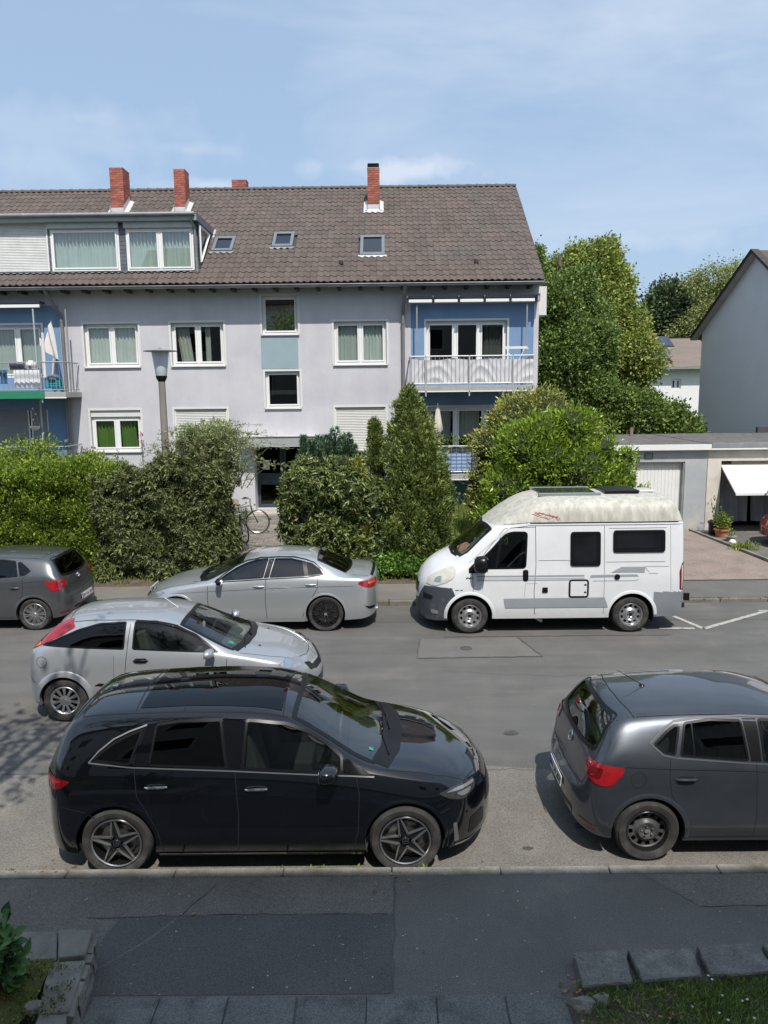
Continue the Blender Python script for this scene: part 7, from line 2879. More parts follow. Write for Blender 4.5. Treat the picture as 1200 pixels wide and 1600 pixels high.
# ---- stone slabs and lawn at the lower right
ZS = .205
lw_ = thing('lawn', None, None, (2.5, 4.9, .12))
lw_['kind'] = 'structure'
edge = [atz(*q, .17) for q in ((900, 1605), (886, 1560), (905, 1537), (985, 1530), (1090, 1532), (1210, 1520))]
pts_ = [(p.x, p.y) for p in edge] + [(6.0, 5.2), (6.0, 3.6), (1.2, 3.6)]
b = MB()
b.add([(x, y, .150) for x, y in pts_], [tuple(range(len(pts_)))])
b.add([(x, y, .150) for x, y in pts_] + [(x, y, .10) for x, y in pts_], [(i, i + len(pts_), (i + 1) % len(pts_) + len(pts_), (i + 1) % len(pts_)) for i in range(len(pts_))])
b.build('lawn_soil', SOIL, lw_)
poly = pts_
n = 60000
P = np.stack([NR.uniform(1.1, 4.5, n), NR.uniform(4.2, 5.45, n), np.full(n, .148)], 1)
P = P[inpoly(P[:, 0], P[:, 1], poly)]
thin = noise3(P, 3.5, 12)
k = (NR.random(len(P)) < np.clip(.5 + (P[:, 0] - 1.8) * .6 + thin * .5, .15, 1))
P = P[k]
P[:, 2] += .02 * noise3(P, 6, 4)
gr = leaves('lawn_grass', P, NR.normal(0, .55, P.shape) + [0, 0, .8], .055, .10, L_LAWN, None, sv=.5)
tag(gr, 'short grass of the small lawn at the lower right behind the stone slabs', 'grass', kind='stuff')


def slab(px, label, h=ZS, m=None):
	pts = [atz(a, c, h) for a, c in px]
	t = MB()
	n = len(pts)
	# irregular outline: subdivide edges
	P2 = []
	for i in range(n):
		a, c = pts[i], pts[(i + 1) % n]
		for k in range(7):
			q = a.lerp(c, k / 7)
			P2.append((q.x + rr.uniform(-.007, .007), q.y + rr.uniform(-.006, .006)))
	n = len(P2)
	cx, cy = sum(p[0] for p in P2) / n, sum(p[1] for p in P2) / n
	ins = [(cx + (x - cx) * .97, cy + (y - cy) * .95) for x, y in P2]
	vs = [(x, y, .11) for x, y in P2] + [(x + rr.uniform(-.004, .004), y + rr.uniform(-.004, .004), h - .012) for x, y in P2] + [(x, y, h + rr.uniform(-.003, .003)) for x, y in ins]
	fs = [(i, (i + 1) % n, n + (i + 1) % n, n + i) for i in range(n)] + [(n + i, n + (i + 1) % n, 2 * n + (i + 1) % n, 2 * n + i) for i in range(n)] + [tuple(range(2 * n, 3 * n))]
	t.add(vs, fs)
	o = t.build('stone_slab', m or SLABR, None)
	return tag(o, label, 'stone slab')


SLABR = mat('slab_rough', (0.17, 0.165, 0.15), rough=.95, var=.25, scale=7, c2=(.26, .25, .22), c2scale=6, c2lo=.5, c2hi=.75, fine=.35, finescale=90, bump=.12, bscale=35)
slab([(894, 1488), (976, 1481), (990, 1534), (912, 1541)], 'leftmost broken stone slab bordering the lawn at the lower right')
slab([(981, 1483), (1082, 1480), (1097, 1524), (1005, 1532)], 'cracked middle stone slab bordering the lawn')
slab([(1088, 1478), (1180, 1473), (1215, 1518), (1112, 1524)], 'rightmost long stone slab bordering the lawn', h=ZS)
slab([(1192, 1474), (1330, 1470), (1350, 1516), (1225, 1517)], 'stone slab running out of the right picture edge', h=ZS)
for (px_, py_, r_, lb) in ((912, 1562, .085, 'larger grey rock lying at the corner of the lawn'), (940, 1556, .06, 'smaller grey rock beside the larger one at the lawn corner')):
	c_ = atz(px_, py_, .2)
	o = MB()
	nn = 9
	vs = []
	for (k, h_) in ((1.0, .12), (1.05, .155), (.85, .185), (.4, .20)):
		for i in range(nn):
			a = 2 * PI * i / nn
			q = r_ * k * (1 + .28 * math.sin(i * 2.1) + rr.uniform(-.08, .08))
			vs.append((c_.x + q * math.cos(a) * 1.15, c_.y + q * math.sin(a) * .85, h_ + rr.uniform(-.014, .014)))
	o.add(vs, [(j * nn + i, j * nn + (i + 1) % nn, (j + 1) * nn + (i + 1) % nn, (j + 1) * nn + i) for j in range(3) for i in range(nn)] + [tuple(3 * nn + i for i in range(nn))])
	tag(o.build('rock', STONE, None, bevel=.006), lb, 'rock')
# daisies: stalk and flower each
me_d = bpy.data.meshes.new('daisy')
b = MB()
b.tube([(0, 0, 0), (0, 0, .06)], .0015, 3)
for k in range(8):
	a = 2 * PI * k / 8
	b.add([(0, 0, .06), (.011 * math.cos(a - .35), .011 * math.sin(a - .35), .062), (.017 * math.cos(a), .017 * math.sin(a), .061), (.011 * math.cos(a + .35), .011 * math.sin(a + .35), .062)], [(0, 1, 2, 3)])
me_d.from_pydata(b.v, [], b.f)
me_d.materials.append(FLOWER)
for i, (px_, py_) in enumerate(((1129, 1550), (1160, 1558), (1168, 1556), (1124, 1577), (1138, 1588), (1179, 1585), (1082, 1567), (1107, 1519), (1118, 1514), (1113, 1525), (1094, 1520))):
	c_ = atz(px_, py_, .22)
	o = bpy.data.objects.new('daisy', me_d)
	COL.objects.link(o)
	o.location = (c_.x, c_.y, .150)
	o.scale = (.7, .7, .7)
	tag(o, 'small white daisy flowering in the lawn at the lower right', 'daisy', 'daisies in the lawn')
# litter: dry leaves, petals
me_l = bpy.data.meshes.new('dry_leaf')
b = MB().add([(0, 0, 0), (.018, .012, .006), (.04, 0, .002), (.018, -.012, .008)], [(0, 1, 2, 3)])
me_l.from_pydata(b.v, [], b.f)
me_l.materials.append(DRYLEAF)
spots = [(RNG.gauss(900, 12), RNG.gauss(1545, 10)) for _ in range(26)] + [(RNG.uniform(905, 1090), RNG.uniform(1545, 1600)) for _ in range(40)] + [(RNG.uniform(60, 130), RNG.uniform(1352, 1366)) for _ in range(14)] + [(RNG.uniform(20, 1190), RNG.uniform(1345, 1380)) for _ in range(26)] + [(x, y) for x, y in ((586, 1390), (567, 1507), (400, 1470), (661, 1488), (300, 1430))]
b = MB()
V = []
for (px_, py_) in spots:
	z = .178 if (px_ > 885 and py_ > 1530) else (.132 if py_ > 1360 else .008)
	c_ = atz(px_, py_, z)
	a = RNG.uniform(0, 6.28)
	s = RNG.uniform(.5, 1.1)
	vv = [(c_.x + s * (u * math.cos(a) - v * math.sin(a)), c_.y + s * (u * math.sin(a) + v * math.cos(a)), z + h * s + .002) for u, v, h in ((0, 0, 0), (.018, .012, .006), (.04, 0, .002), (.018, -.012, .008))]
	b.add(vv, [(0, 1, 2, 3)])
tag(b.build('fallen_leaves', DRYLEAF, None), 'scattered dry leaves on the kerb and pavement', 'leaves', kind='stuff')
b = MB()
for i in range(150):
	px_, py_ = RNG.uniform(0, 1200), RNG.uniform(1375, 1560)
	if px_ > 880 and py_ > 1470 or px_ < 150 and py_ > 1440:
		continue
	c_ = atz(px_, py_, .127)
	s = RNG.uniform(.003, .009)
	b.add([(c_.x - s, c_.y, .1275), (c_.x, c_.y - s, .1275), (c_.x + s * 1.3, c_.y, .129), (c_.x, c_.y + s, .1275)], [(0, 1, 2, 3)])
tag(b.build('petal_specks', mat('petal', (.45, .43, .36), rough=.9, isl=.4), None), 'tiny pale petals and specks strewn over the near pavement', 'petals', kind='stuff')
# little weeds in the near kerb joint
for i, (px_, py_) in enumerate(((333, 1360), (437, 1362), (497, 1362), (560, 1362), (660, 1358), (1152, 1355), (10, 1368))):
	c_ = atz(px_, py_ + 4, .10)
	n = 60 if i in (0, 1, 5) else 26
	P = NR.normal(0, 1, (n, 3)) * [.03, .008, .006] + [c_.x, 6.53, .10]
	tag(leaves('kerb_weed', P, NR.normal(0, .8, (n, 3)) + [0, 0, .7], .035 if n > 40 else .05, .35, LF_POT, None), ['bright weed tuft at the kerb below the black car rear door', 'bright weed tuft at the kerb below the black car front door', 'thin weed at the kerb between the door seams of the black car', 'thin weed at the kerb just behind the black car front wheel', 'taller weed sprig at the kerb below the black car front wheel', 'weed tuft at the kerb in front of the slate hatchback', 'weed at the kerb near the left picture edge'][i], 'weed', 'weeds in the near kerb')
# ---------------------------------------------------------------- car builders
def patch3(s, name, pts, ang, m, off=0.006, grid=0.06, parent=None, both=True, thick=0.0):
	"""polygon given by rough 3-D points, thrown onto the body along a horizontal heading (degrees)"""
	res = []
	for sg in ((1, -1) if both else (1,)):
		a = rad(ang) * sg
		ax = ('C', a, s.L / 2, 0)
		O, U, V, D = s.frame(ax)
		pl = []
		for x, y, z in pts:
			p = Vector((x, y * sg, z))
			pl.append(((p - O).dot(U), z))
		pl = roundpoly(pl, .035, 3)
		res.append(s.patch(name, pl, ax, m, off=off, grid=grid, parent=parent, thick=thick))
	return res[0]


Car.patch3 = patch3


def mid_arch(s, Ra, lip=0.03, lipo=0.006, m=None, sill=0.2):
	s.Ra, s.lip, s.lipo, s.archm, s._sill = Ra, lip, lipo, m or s.P, sill


def windscreen(s, x0, x1, y0, y1, glass, name='windscreen'):
	"""x0,y0: roof end half width; x1,y1: cowl end"""
	pl = [(x0, -y0), (x1 - 0.10, -y1), (x1, -y1 * 0.55), (x1 + 0.02, 0), (x1, y1 * 0.55), (x1 - 0.10, y1), (x0, y0), (x0 + 0.02, 0)]
	s.cut(shrink(pl, 0.02), 'T', zmin=0.8)
	g = s.patch(name, pl, 'T', glass, off=-0.003, grid=0.12)
	s.strip('window_seal', shrink(pl, 0.018), 0.05, 'T', BLACKTRIM, off=0.003, closed=True, parent=g)
	return pl


def tree_stub():
	pass


def car_black():
	P = paint('paint_black', (0.0025, 0.003, 0.005), metal=0.0, rough=0.06, dust=0.003, dustc=(0.12, 0.11, 0.1), spec=.5)
	W, L = 0.90, 4.40
	sill = [(0, .84, .34), (.1, .86, .26), (.5, .88, .22), (1, .89, .20), (3, .89, .20), (3.9, .89, .21), (4.25, .86, .22), (L, .8, .26)]
	mid = [(0, .88, .50), (.3, .905, .58), (1, .905, .62), (2.2, .90, .62), (3.4, .905, .60), (4.1, .90, .52), (L, .86, .40)]
	belt = [(0, .82, .60), (.05, .84, .84), (.12, .85, .98), (.3, .86, 1.08), (.6, .865, 1.11), (1, .868, 1.09), (1.9, .868, 1.05), (3.0, .86, .97), (3.25, .855, .94), (3.8, .84, .86), (4.15, .82, .74), (4.33, .80, .62), (L, .78, .46)]
	edge = [(0, .66, .64), (.05, .68, .92), (.12, .68, 1.05), (.35, .63, 1.40), (.5, .63, 1.45), (1.0, .64, 1.49), (1.6, .65, 1.51), (2.1, .65, 1.49), (2.45, .66, 1.42), (2.8, .70, 1.24), (3.1, .76, 1.06), (3.3, .78, 1.005), (3.8, .73, .92), (4.15, .68, .80), (4.33, .64, .67), (L, .6, .48)]
	top = [(0, 0, .66), (.04, 0, .95), (.12, 0, 1.09), (.34, 0, 1.455), (.42, 0, 1.50), (.8, 0, 1.54), (1.4, 0, 1.565), (2.0, 0, 1.555), (2.42, 0, 1.495), (2.8, 0, 1.315), (3.2, 0, 1.09), (3.36, 0, 1.03), (3.8, 0, .965), (4.15, 0, .86), (4.33, 0, .72), (L, 0, .52)]
	c = Car('black_hatchback', 'glossy black hatchback with five spoke wheels parked along the near kerb', W, L, [sill, mid, belt, edge, top],
			[(6, .05), (9, .035), (9, .035), (12, .03)], (.42, 2.5), (.80, 2.1), -3.38, 7.52, 1, (.80, 3.51), .335, .9, P)
	c._sill = .2
	mid_arch(c, .372, .028, .004)
	SG = glassmat('front_side_glass', (0.45, 0.50, 0.48), refl=1.1)
	q = [(.60, 1.135), (.96, 1.092), (1.065, 1.39), (.93, 1.345), (.80, 1.285), (.68, 1.205)]
	r = [(1.13, 1.085), (1.865, 1.052), (1.79, 1.46), (1.40, 1.455), (1.175, 1.425)]
	f = [(2.0, 1.045), (2.93, .985), (2.93, 1.12), (2.78, 1.235), (2.60, 1.34), (2.40, 1.412), (2.1, 1.448), (2.02, 1.452)]
	c.window(q, GLASS_DARK, .02)
	c.window(r, GLASS_DARK, .022)
	c.window(f, SG, .022)
	for pl in ([(.985, 1.09), (1.12, 1.083), (1.165, 1.425), (1.09, 1.40)], [(1.875, 1.052), (1.99, 1.046), (2.01, 1.452), (1.80, 1.46)],
			   [(2.94, .985), (3.20, .965), (3.07, 1.04), (2.94, 1.115)]):
		c.patch('pillar_trim', pl, 'R', mat('piano_black', (.003, .003, .004), rough=.08, var=.1) if 'piano_black' not in bpy.data.materials else bpy.data.materials['piano_black'], off=.002, both=True)
	dlo = [(.575, 1.118), (.97, 1.075), (1.9, 1.034), (3.0, .967), (3.225, .95)]
	c.strip('window_trim', dlo, .012, 'R', ALLOYGREY, off=.006, both=True)
	c.strip('window_trim', [(.575, 1.118), (.66, 1.21), (.79, 1.305), (.93, 1.365), (1.09, 1.415)], .012, 'R', ALLOYGREY, off=.005, both=True)
	windscreen(c, 2.44, 3.33, .60, .74, glassmat('windscreen_tint', (.42, .48, .46), refl=4.2))
	rg = [(-.56, 1.12), (.56, 1.12), (.52, 1.38), (-.52, 1.38)]
	c.cut(shrink(rg, .02), 'B')
	g = c.patch('rear_window', rg, 'B', GLASS_DARK, off=-.003)
	c.panel('rear_door', [(1.02, .22), (1.92, .22), (1.93, 1.06), (1.02, 1.09), (1.2, .7)], 'S')
	c.panel('rear_door', [(1.26, .22), (1.93, .22), (1.93, 1.04), (1.02, 1.07), (1.03, .82)], 'S')
	c.panel('front_door', [(1.93, .22), (3.02, .22), (3.06, .60), (3.06, .955), (1.93, 1.04)], 'S')
	c.panel('bonnet', [(3.3, -.8), (4.12, -.66), (4.2, -.4), (4.24, 0), (4.2, .4), (4.12, .66), (3.3, .8)], 'T')
	# seams
	S = lambda pts, ax='R', w_=.007: c.strip('seam', pts, w_, ax, SEAMM, both=(ax == 'R'))
	S([(1.94, .24), (1.96, .60), (1.935, 1.04)])
	S([(1.24, .24), (1.20, .45), (1.10, .66), (1.02, .80), (1.0, 1.07)])
	S([(3.02, .24), (3.07, .45), (3.085, .8), (3.06, .95)])
	S([(.22, .72), (.50, .66), (.62, .60)])
	S([(3.92, .62), (3.82, .58)])
	S([(3.30, -.79), (3.8, -.74), (4.08, -.64), (4.2, -.4), (4.235, 0), (4.2, .4), (4.08, .64), (3.8, .74), (3.30, .79)], 'T')
	S([(.44, -.58), (.42, 0), (.44, .58)], 'T', .01)
	for x in (.95, 1.42, 2.36):
		S([(x, -.6), (x - .03, 0), (x, .6)], 'T', .012)
	for sg in (-1, 1):
		S([(.45, .575 * sg), (1.0, .60 * sg), (1.6, .615 * sg), (2.4, .60 * sg)], 'T', .014)
	pr = [(.98, -.53), (2.34, -.53), (2.34, .53), (.98, .53)]
	c.patch('glass_roof', pr, 'T', glassmat('roof_glass', (.004, .004, .005), refl=1.3), off=.004, grid=.12)
	c.strip('sill_trim', [(1.20, .222), (3.10, .222)], .022, 'R', CHROME, off=.012, both=True)
	c.strip('side_skirt', [(1.18, .185), (3.12, .185)], .05, 'R', BLACKTRIM, off=.010, both=True)
	# lamps
	h = c.patch3('headlight', [(3.83, -.85, .775), (4.02, -.80, .80), (4.27, -.60, .775), (4.24, -.62, .70), (4.08, -.74, .655), (3.95, -.82, .70)], 135, DARKLENS, off=.006)
	c.patch3('lamp_strip', [(3.90, -.83, .765), (4.03, -.79, .785), (4.25, -.62, .765), (4.24, -.62, .745), (4.03, -.79, .755)], 135, CLEARL, off=.010, parent=None)
	c.patch3('lamp_lens', [(4.02, -.79, .735), (4.20, -.66, .735), (4.15, -.68, .69), (4.07, -.75, .69)], 135, CLEARL, off=.009)
	c.patch3('tail_light', [(.03, -.50, 1.0), (.08, -.74, 1.0), (.43, -.88, .955), (.32, -.87, .875), (.14, -.80, .84), (.03, -.5, .85)], 45, REDDARK, off=.006)
	c.patch3('lamp_lens', [(.05, -.60, .97), (.10, -.75, .975), (.36, -.87, .945), (.20, -.83, .90), (.10, -.74, .93), (.05, -.60, .93)], 45, REDLENS, off=.009)
	c.patch3('grille', [(4.38, -.35, .66), (4.38, .35, .66), (4.39, .42, .46), (4.39, -.42, .46)], 180, BLACKTRIM, off=.004, both=False)
	c.patch3('air_intake', [(4.20, -.72, .45), (4.34, -.50, .45), (4.34, -.50, .30), (4.18, -.74, .28)], 150, BLACKTRIM, off=.004)
	c.patch3('bumper_trim', [(3.98, -.86, .47), (4.02, -.85, .47), (4.05, -.84, .27), (4.0, -.86, .27)], 115, ALLOYGREY, off=.008)
	c.strip('splitter', [(3.98, .235), (4.12, .225), (4.25, .225)], .02, 'R', ALLOYGREY, off=.008, both=True)
	for x, z in ((.35, .52), (4.1, .52)):
		c.patch('parking_sensor', [(x + .012 * math.cos(a), z + .012 * math.sin(a)) for a in np.linspace(0, 2 * PI, 9)[:-1]], 'R', BLACKTRIM, off=.003, both=True)
	handle(c, 1.20, .895, CHROME, cup=mat('handle_black', (.006, .006, .007), rough=.2, coat=1), w=.20)
	handle(c, 2.13, .865, CHROME, cup=bpy.data.materials['handle_black'], w=.20)
	mirror(c, 2.80, 1.055, P, size=(.24, .22, .165), y=W + .10)
	wiper(c, [(3.36, -.55), (3.30, -.2), (3.34, .25)])
	wiper(c, [(3.37, -.02), (3.33, .30), (3.27, .62)])
	c.strip('cowl', [(3.29, -.74), (3.40, -.42), (3.43, 0), (3.40, .42), (3.29, .74)], .14, 'T', BLACKTRIM, off=.003)
	c.patch('windscreen_sticker', [(3.17, -.55), (3.21, -.55), (3.21, -.505), (3.17, -.505)], 'T', mat('sticker_green', (.02, .26, .17), rough=.5), off=.004)
	c.well()
	c.interior(zf=.4, seats=((1.15, 0), (2.05, 0)), dash=2.95, dashz=.98)
	b = MB().box(2.86, 2.88, -.12, .25, 1.0, 1.12)
	b.build('display_screen', mat('screen_grey', (.25, .26, .27), rough=.3), c.root)
	for x in c.wheels:
		for sd in (-1, 1):
			make_wheel(c, x, sd, .335, .245, 'star5', .905, spokem=ALLOYGREY, rot=.25 if x > 2 else .1)
	c.finish()
	return c


def polo(name, label, P, x0, yc, facing, style, wheelm, group, platetxt, barrelm=ALLOYBLACK, clearback=True):
	W, L = .84, 3.97
	sill = [(0, .80, .36), (.08, .81, .28), (.4, .82, .23), (1, .83, .21), (3, .83, .21), (3.7, .82, .22), (L, .78, .28)]
	mid = [(0, .84, .50), (.2, .845, .60), (.7, .845, .62), (1.8, .84, .62), (3.2, .845, .60), (3.7, .84, .52), (L, .80, .42)]
	belt = [(0, .80, .585), (.10, .80, .66), (.16, .80, .86), (.24, .80, .98), (.5, .81, 1.03), (.9, .815, 1.01), (1.7, .815, .98), (2.7, .81, .93), (3.0, .80, .90), (3.5, .79, .80), (3.8, .77, .66), (L, .74, .48)]
	edge = [(0, .70, .60), (.10, .70, .68), (.16, .69, .90), (.24, .67, 1.04), (.42, .60, 1.30), (.52, .59, 1.345), (.9, .60, 1.38), (1.4, .61, 1.40), (1.9, .61, 1.385), (2.25, .62, 1.32), (2.6, .66, 1.14), (2.9, .71, .98), (3.05, .73, .93), (3.5, .69, .84), (3.8, .62, .70), (L, .55, .50)]
	top = [(0, 0, .60), (.08, 0, .665), (.11, 0, .72), (.15, 0, .92), (.20, 0, 1.03), (.38, 0, 1.345), (.44, 0, 1.395), (.8, 0, 1.435), (1.3, 0, 1.46), (1.8, 0, 1.45), (2.22, 0, 1.385), (2.6, 0, 1.20), (2.98, 0, .99), (3.12, 0, .955), (3.5, 0, .89), (3.78, 0, .76), (3.92, 0, .63), (L, 0, .52)]
	c = Car(name, label, W, L, [sill, mid, belt, edge, top], [(6, .05), (9, .03), (8, .03), (12, .028)],
			(.36, 2.6), (.62, 2.2), x0, yc, facing, (.69, 3.16), .31, .84, P, group=group)
	c._sill = .21
	mid_arch(c, .345, .035, .007, sill=.21)
	q = [(.735, 1.15), (.83, 1.075), (.935, 1.055), (1.015, 1.305), (.96, 1.31), (.87, 1.255)]
	r = [(.975, 1.05), (1.63, 1.0), (1.60, 1.345), (1.3, 1.355), (1.05, 1.325)]
	f = [(1.76, .995), (2.72, .945), (2.60, 1.06), (2.42, 1.195), (2.25, 1.285), (2.0, 1.335), (1.76, 1.35)]
	c.window(q, GLASS_SIDE, .02, r=.02)
	c.window(r, GLASS_SIDE, .02)
	c.window(f, GLASS_SIDE, .02)
	c.patch('pillar_trim', [(1.645, 1.0), (1.745, .995), (1.745, 1.35), (1.615, 1.352)], 'R', BLACKTRIM, off=.002, both=True)
	c.strip('window_divider', [(1.115, 1.03), (1.125, 1.33)], .014, 'R', BLACKTRIM, off=.0, both=True)
	TR = mat('window_rubber', (.07, .075, .08), rough=.5)
	c.strip('window_trim', [(.71, 1.16), (.82, 1.06), (.95, 1.035), (1.65, .98), (2.75, .925), (2.62, 1.08), (2.44, 1.215), (2.26, 1.305), (2.0, 1.355), (1.6, 1.372), (1.2, 1.36), (.96, 1.33), (.86, 1.28)], .014, 'R', TR, off=.004, both=True, closed=True)
	windscreen(c, 2.26, 3.07, .56, .70, GLASS_CLEAR)
	rg = roundpoly([(-.60, 1.02), (-.32, .985), (0, .975), (.32, .985), (.60, 1.02), (.60, 1.10), (.53, 1.34), (0, 1.355), (-.53, 1.34), (-.60, 1.10)], .06, 3)
	c.cut(shrink(rg, .02), 'B')
	g = c.patch('rear_window', rg, 'B', glassmat('rear_glass', (.60, .70, .69), refl=5.5) if clearback else GLASS_DARK, off=-.003, grid=.1)
	c.strip('window_seal', shrink(rg, .012), .04, 'B', BLACKTRIM, off=.003, closed=True, parent=g)
	c.panel('rear_door', [(.98, .24), (1.69, .24), (1.70, 1.0), (.95, 1.04), (.88, .95), (.90, .70), (1.05, .5)], 'S')
	c.panel('front_door', [(1.69, .24), (2.72, .24), (2.76, .93), (1.70, 1.0)], 'S')
	c.panel('bonnet', [(3.05, -.72), (3.66, -.62), (3.8, -.3), (3.82, 0), (3.8, .3), (3.66, .62), (3.05, .72)], 'T')
	c.panel('tailgate', [(-.62, .68), (.62, .68), (.66, 1.0), (.56, 1.38), (-.56, 1.38), (-.66, 1.0)], 'B')
	S = lambda pts, ax='R', w_=.007: c.strip('seam', pts, w_, ax, SEAMM, both=(ax == 'R'))
	S([(1.695, .25), (1.71, .5), (1.695, .98)])
	S([(1.08, .27), (1.01, .48), (.90, .68), (.875, .85), (.885, 1.03)])
	S([(2.73, .26), (2.77, .5), (2.77, .92)])
	S([(1.06, .25), (2.74, .25)], w_=.012)
	S([(.60, -.585), (.54, -.30), (.52, 0), (.54, .30), (.60, .585)], 'T', .012)
	S([(-.60, .69), (0, .665), (.60, .69)], 'B')
	S([(-.60, .69), (-.66, .80), (-.68, .98), (-.60, 1.20), (-.55, 1.37)], 'B', .009)
	S([(.60, .69), (.66, .80), (.68, .98), (.60, 1.20), (.55, 1.37)], 'B', .009)
	S([(3.05, -.72), (3.5, -.68), (3.7, -.55), (3.80, -.2), (3.81, 0), (3.80, .2), (3.7, .55), (3.5, .68), (3.05, .72)], 'T')
	for sg in (-1, 1):
		S([(.62, .575 * sg), (1.3, .60 * sg), (2.2, .595 * sg)], 'T', .008)
	# fuel flap
	c.strip('fuel_flap', [(.58 + .075 * math.cos(a), .835 + .075 * math.sin(a)) for a in np.linspace(0, 2 * PI, 15)[:-1]], .005, 'R', SEAMM, closed=True)
	# shoulder crease
	c.strip('crease', [(.46, .965), (.9, .945), (1.7, .915), (2.75, .865)], .012, 'R', P, off=.007, both=True)
	t = c.patch3('tail_light', [(.18, -.57, .955), (.30, -.68, .975), (.47, -.81, .95), (.45, -.81, .89), (.36, -.80, .775), (.26, -.74, .77), (.14, -.58, .84)], 52, REDLENS, off=.008)
	c.patch3('lamp_lens', [(.22, -.62, .92), (.33, -.72, .94), (.30, -.72, .83), (.22, -.62, .85)], 52, REDDARK, off=.011)
	c.patch3('reflector', [(.10, -.60, .365), (.26, -.74, .345), (.25, -.74, .315), (.10, -.60, .335)], 48, REDDARK, off=.006)
	c.patch3('bumper_lower', [(.03, -.5, .40), (.03, .5, .40), (.06, .5, .30), (.06, -.5, .30)], 0, BLACKTRIM, off=.005, both=False)
	c.patch3('headlight', [(3.50, -.77, .80), (3.70, -.68, .79), (3.86, -.48, .73), (3.84, -.48, .63), (3.62, -.72, .66)], 140, CLEARL)
	c.patch3('grille', [(3.93, -.42, .66), (3.93, .42, .66), (3.95, .40, .57), (3.95, -.40, .57)], 180, BLACKTRIM, both=False)
	c.patch3('air_intake', [(3.94, -.5, .45), (3.94, .5, .45), (3.94, .45, .33), (3.94, -.45, .33)], 180, BLACKTRIM, both=False)
	handle(c, 1.03, .84, P, cup=SEAMM, w=.19)
	handle(c, 1.95, .81, P, cup=SEAMM, w=.19)
	mirror(c, 2.62, .97, P, size=(.15, .21, .14), y=W + .09)
	# round badge on the tailgate: ring with strokes
	fr = c.frame('B')
	bc = c.hit(fr, 0, .90, .010)
	b = MB()
	bn = Vector((-.95, 0, .30)).normalized()
	U, V = Vector((0, -1, 0)), bn.cross(Vector((0, -1, 0)))
	if V.z < 0:
		V = -V
	b.tube([bc + (U * math.cos(a) + V * math.sin(a)) * .052 for a in np.linspace(0, 2 * PI, 21)[:-1]], .006, 6, closed=True)
	for pts in ([(-.030, .040), (-.018, .004), (0, .038)], [(.030, .040), (.018, .004), (0, .038)], [(-.046, .018), (-.022, -.042), (0, -.004)], [(.046, .018), (.022, -.042), (0, -.004)]):
		b.tube([bc + U * a + V * d for a, d in pts], .004, 5)
	b.build('emblem', CHROME, c.root, smooth=True)
	p = c.hit(fr, 0, .52, .0)
	plate(c, platetxt, p.x - .012, 0, .515, .12)
	# roof aerial
	tp = c.hit(c.frame('T'), .86, 0, 0)
	b = MB().lathe([(.0001, .02), (.02, .016), (.032, 0)], c=tuple(tp), n=12)
	b.build('aerial_base', BLACKTRIM, c.root, smooth=True)
	MB().tube([tp + Vector((0, 0, .01)), tp + Vector((-.26, 0, .17))], [.005, .003], 6).build('aerial', BLACKTRIM, c.root)
	wiper(c, [(3.06, -.5), (3.02, -.1), (3.05, .3)])
	wiper(c, [(1.0 - .74, 0), (.245, .2), (.25, .38)])
	c.strip('cowl', [(3.0, -.68), (3.09, -.38), (3.11, 0), (3.09, .38), (3.0, .68)], .06, 'T', BLACKTRIM, off=.003)
	c.well()
	c.interior(zf=.38, seats=((.95, 0), (1.78, 0)), dash=2.65, dashz=.93)
	if clearback:
		MB().lathe([(.0001, .13), (.10, .12), (.17, .06), (.17, -.04), (.10, -.11), (.0001, -.12)], c=(.62, -.22, .98), n=14).build('cushion', mat('cushion_pale', (.30, .44, .48), rough=.9), c.root, smooth=True)
	MB().box(.40, .88, -.62, .62, .84, .87).build('parcel_shelf', INTERL, c.root)
	for x in c.wheels:
		for sd in (-1, 1):
			make_wheel(c, x, sd, .31, .205 if style == 'steel' else .22, style, .845, spokem=wheelm, barrelm=barrelm, rot=.12 if x < 2 else .6, wide=.19)
	c.finish()
	return c


